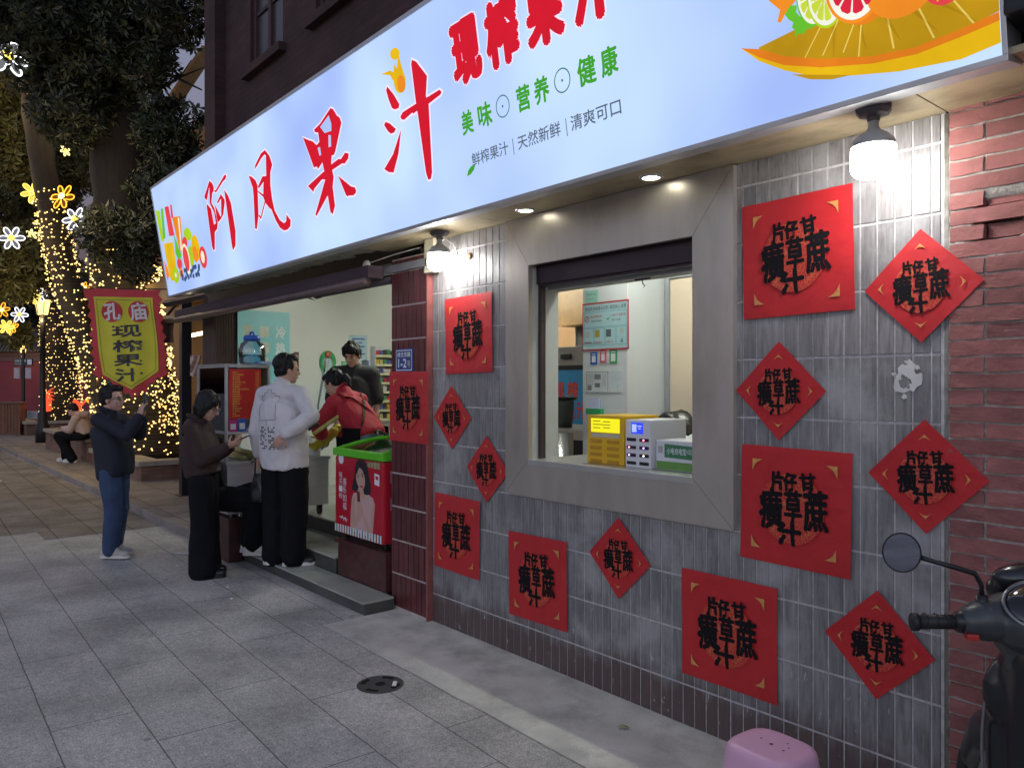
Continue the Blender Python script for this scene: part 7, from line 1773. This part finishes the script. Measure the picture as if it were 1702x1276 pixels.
bm = BM(); lathe(bm, [(0, -.03), (.03, -.05), (.05, -.02), (.13, -.02), (.152, -.038), (.152, .038), (.13, .02), (.05, .02), (.03, .05), (0, .03)], (0, 0, 0), 30, Rm); so("rim", bm, mat("lever_alloy", (.3, .3, .31), .35, .8), True, wh)
bm = BM(); tube(bm, [(.14, .07, .60), (.42, .075, .235)], .02, 8); tube(bm, [(.14, -.07, .60), (.42, -.075, .235)], .02, 8); so("fork", bm, mat("lever_alloy", (.3, .3, .31), .35, .8))
bm = BM(); box(bm, -.45, .10, -.16, .16, .24, .30, .02); ell(bm, (-.75, 0, .48), (.36, .15, .20)); ell(bm, (-.45, 0, .42), (.10, .14, .18)); so("rear_body", fuse(bm, .012, 3), M_sb)
bm = BM(); ell(bm, (-.66, 0, .70), (.30, .14, .055)); ell(bm, (-.9, 0, .73), (.2, .12, .05)); so("seat", fuse(bm, .012, 3), mat("seat_vinyl", (.015, .015, .016), .6))
bm = BM(); lathe(bm, [(0, -.03), (.15, -.03)] + tyre + [(.15, .03), (0, .03)], (0, 0, 0), 36, Matrix.Translation((-.90, 0, .235)) @ Matrix.Rotation(R(90), 4, 'X')); so("rear_wheel", bm, mat("tyre_rubber", (.02, .02, .02), .85))
bm = BM(); tube(bm, [(-.45, .12, .25), (-.42, .2, .05), (-.40, .22, .008)], .012, 6); so("side_stand", bm, M_blk)
SC.scale = (.94, .94, 1.06)

ST = empty("plastic_stool", (-1.35, -.735, .004), R(-4), "pink moulded plastic stool standing below the lowest red papers", "stool")
M_pink = mat("pink_plastic", (.70, .40, .54), .32, var=.03, dirt=.10, dcol=(.4, .2, .3), ds=9)
def sq(r, k, n=40, p=3.6):
    out = []
    for i in range(n):
        a = 2 * math.pi * i / n; c, s = math.cos(a), math.sin(a); q = (abs(c) ** p + abs(s) ** p) ** (-1 / p); out.append((r * q * c * 1.08, r * q * s, k))
    return out
bm = BM(); rings = [[bm.verts.new(v) for v in sq(r, z)] for r, z in ((.03, .4435), (.085, .444), (.098, .443), (.108, .438), (.114, .428), (.117, .415), (.128, .33))]
bm.faces.new(rings[0])
for a, b in zip(rings, rings[1:]):
    for k in range(40): bm.faces.new((a[k], b[k], b[(k + 1) % 40], a[(k + 1) % 40]))
bmesh.ops.recalc_face_normals(bm, faces=bm.faces[:])
obj("seat", bm, M_pink, ST, True)
bm = BM()
for x, y, r in ((0, 0, .0065), (-.045, .01, .004), (.05, -.008, .004), (.03, .045, .0035), (.05, .02, .0035)): poly(bm, circ(x, y, r, n=14), Matrix(), .4446)
obj("drain_holes", bm, mat("hole_dark", (.08, .02, .04), .9), ST)
for k in range(4):
    a0 = R(45) + k * R(90); bm = BM(); rr = []
    for z, r in ((.335, .128), (.2, .146), (.0, .172)):
        ring = sq(r, z); idx = [i for i in range(40) if abs((2 * math.pi * i / 40 - a0 + math.pi) % (2 * math.pi) - math.pi) < R(20)]
        idx.sort(key=lambda i: ((2 * math.pi * i / 40 - a0 + math.pi) % (2 * math.pi)))
        rr.append([Vector(ring[i]) for i in idx])
    O = [[bm.verts.new(v) for v in r_] for r_ in rr]; I = [[bm.verts.new((v.x * .955, v.y * .955, v.z)) for v in r_] for r_ in rr]
    for A_, B_ in zip(O, O[1:]):
        for i in range(len(A_) - 1): bm.faces.new((A_[i], A_[i + 1], B_[i + 1], B_[i]))
    for A_, B_ in zip(I, I[1:]):
        for i in range(len(A_) - 1): bm.faces.new((A_[i + 1], A_[i], B_[i], B_[i + 1]))
    for e in (0, -1):
        for z in (0, 1): bm.faces.new((O[z][e], O[z + 1][e], I[z + 1][e], I[z][e]) if e == 0 else (O[z + 1][e], O[z][e], I[z][e], I[z + 1][e]))
    bm.faces.new(O[-1] + I[-1][::-1])
    obj("leg", bm, M_pink, ST, True)
bm = BM(); ring = sq(.147, .17); ri = sq(.140, .17)
for k in range(40):
    a, b = Vector(ring[k]), Vector(ring[(k + 1) % 40]); c, d = Vector(ri[k]), Vector(ri[(k + 1) % 40]); up_ = Vector((0, 0, .03))
    bm.faces.new([bm.verts.new(v) for v in (a, b, b + up_, a + up_)]); bm.faces.new([bm.verts.new(v) for v in (d, c, c + up_, d + up_)]); bm.faces.new([bm.verts.new(v) for v in (a + up_, b + up_, d + up_, c + up_)])
obj("brace_ring", bm, M_pink, ST)
bm = BM(); poly(bm, [(-.02, .372), (.03, .368), (.034, .408), (.01, .402)], FX(.1275, 0, 0), .003); obj("sticker", bm, M_blk, ST)
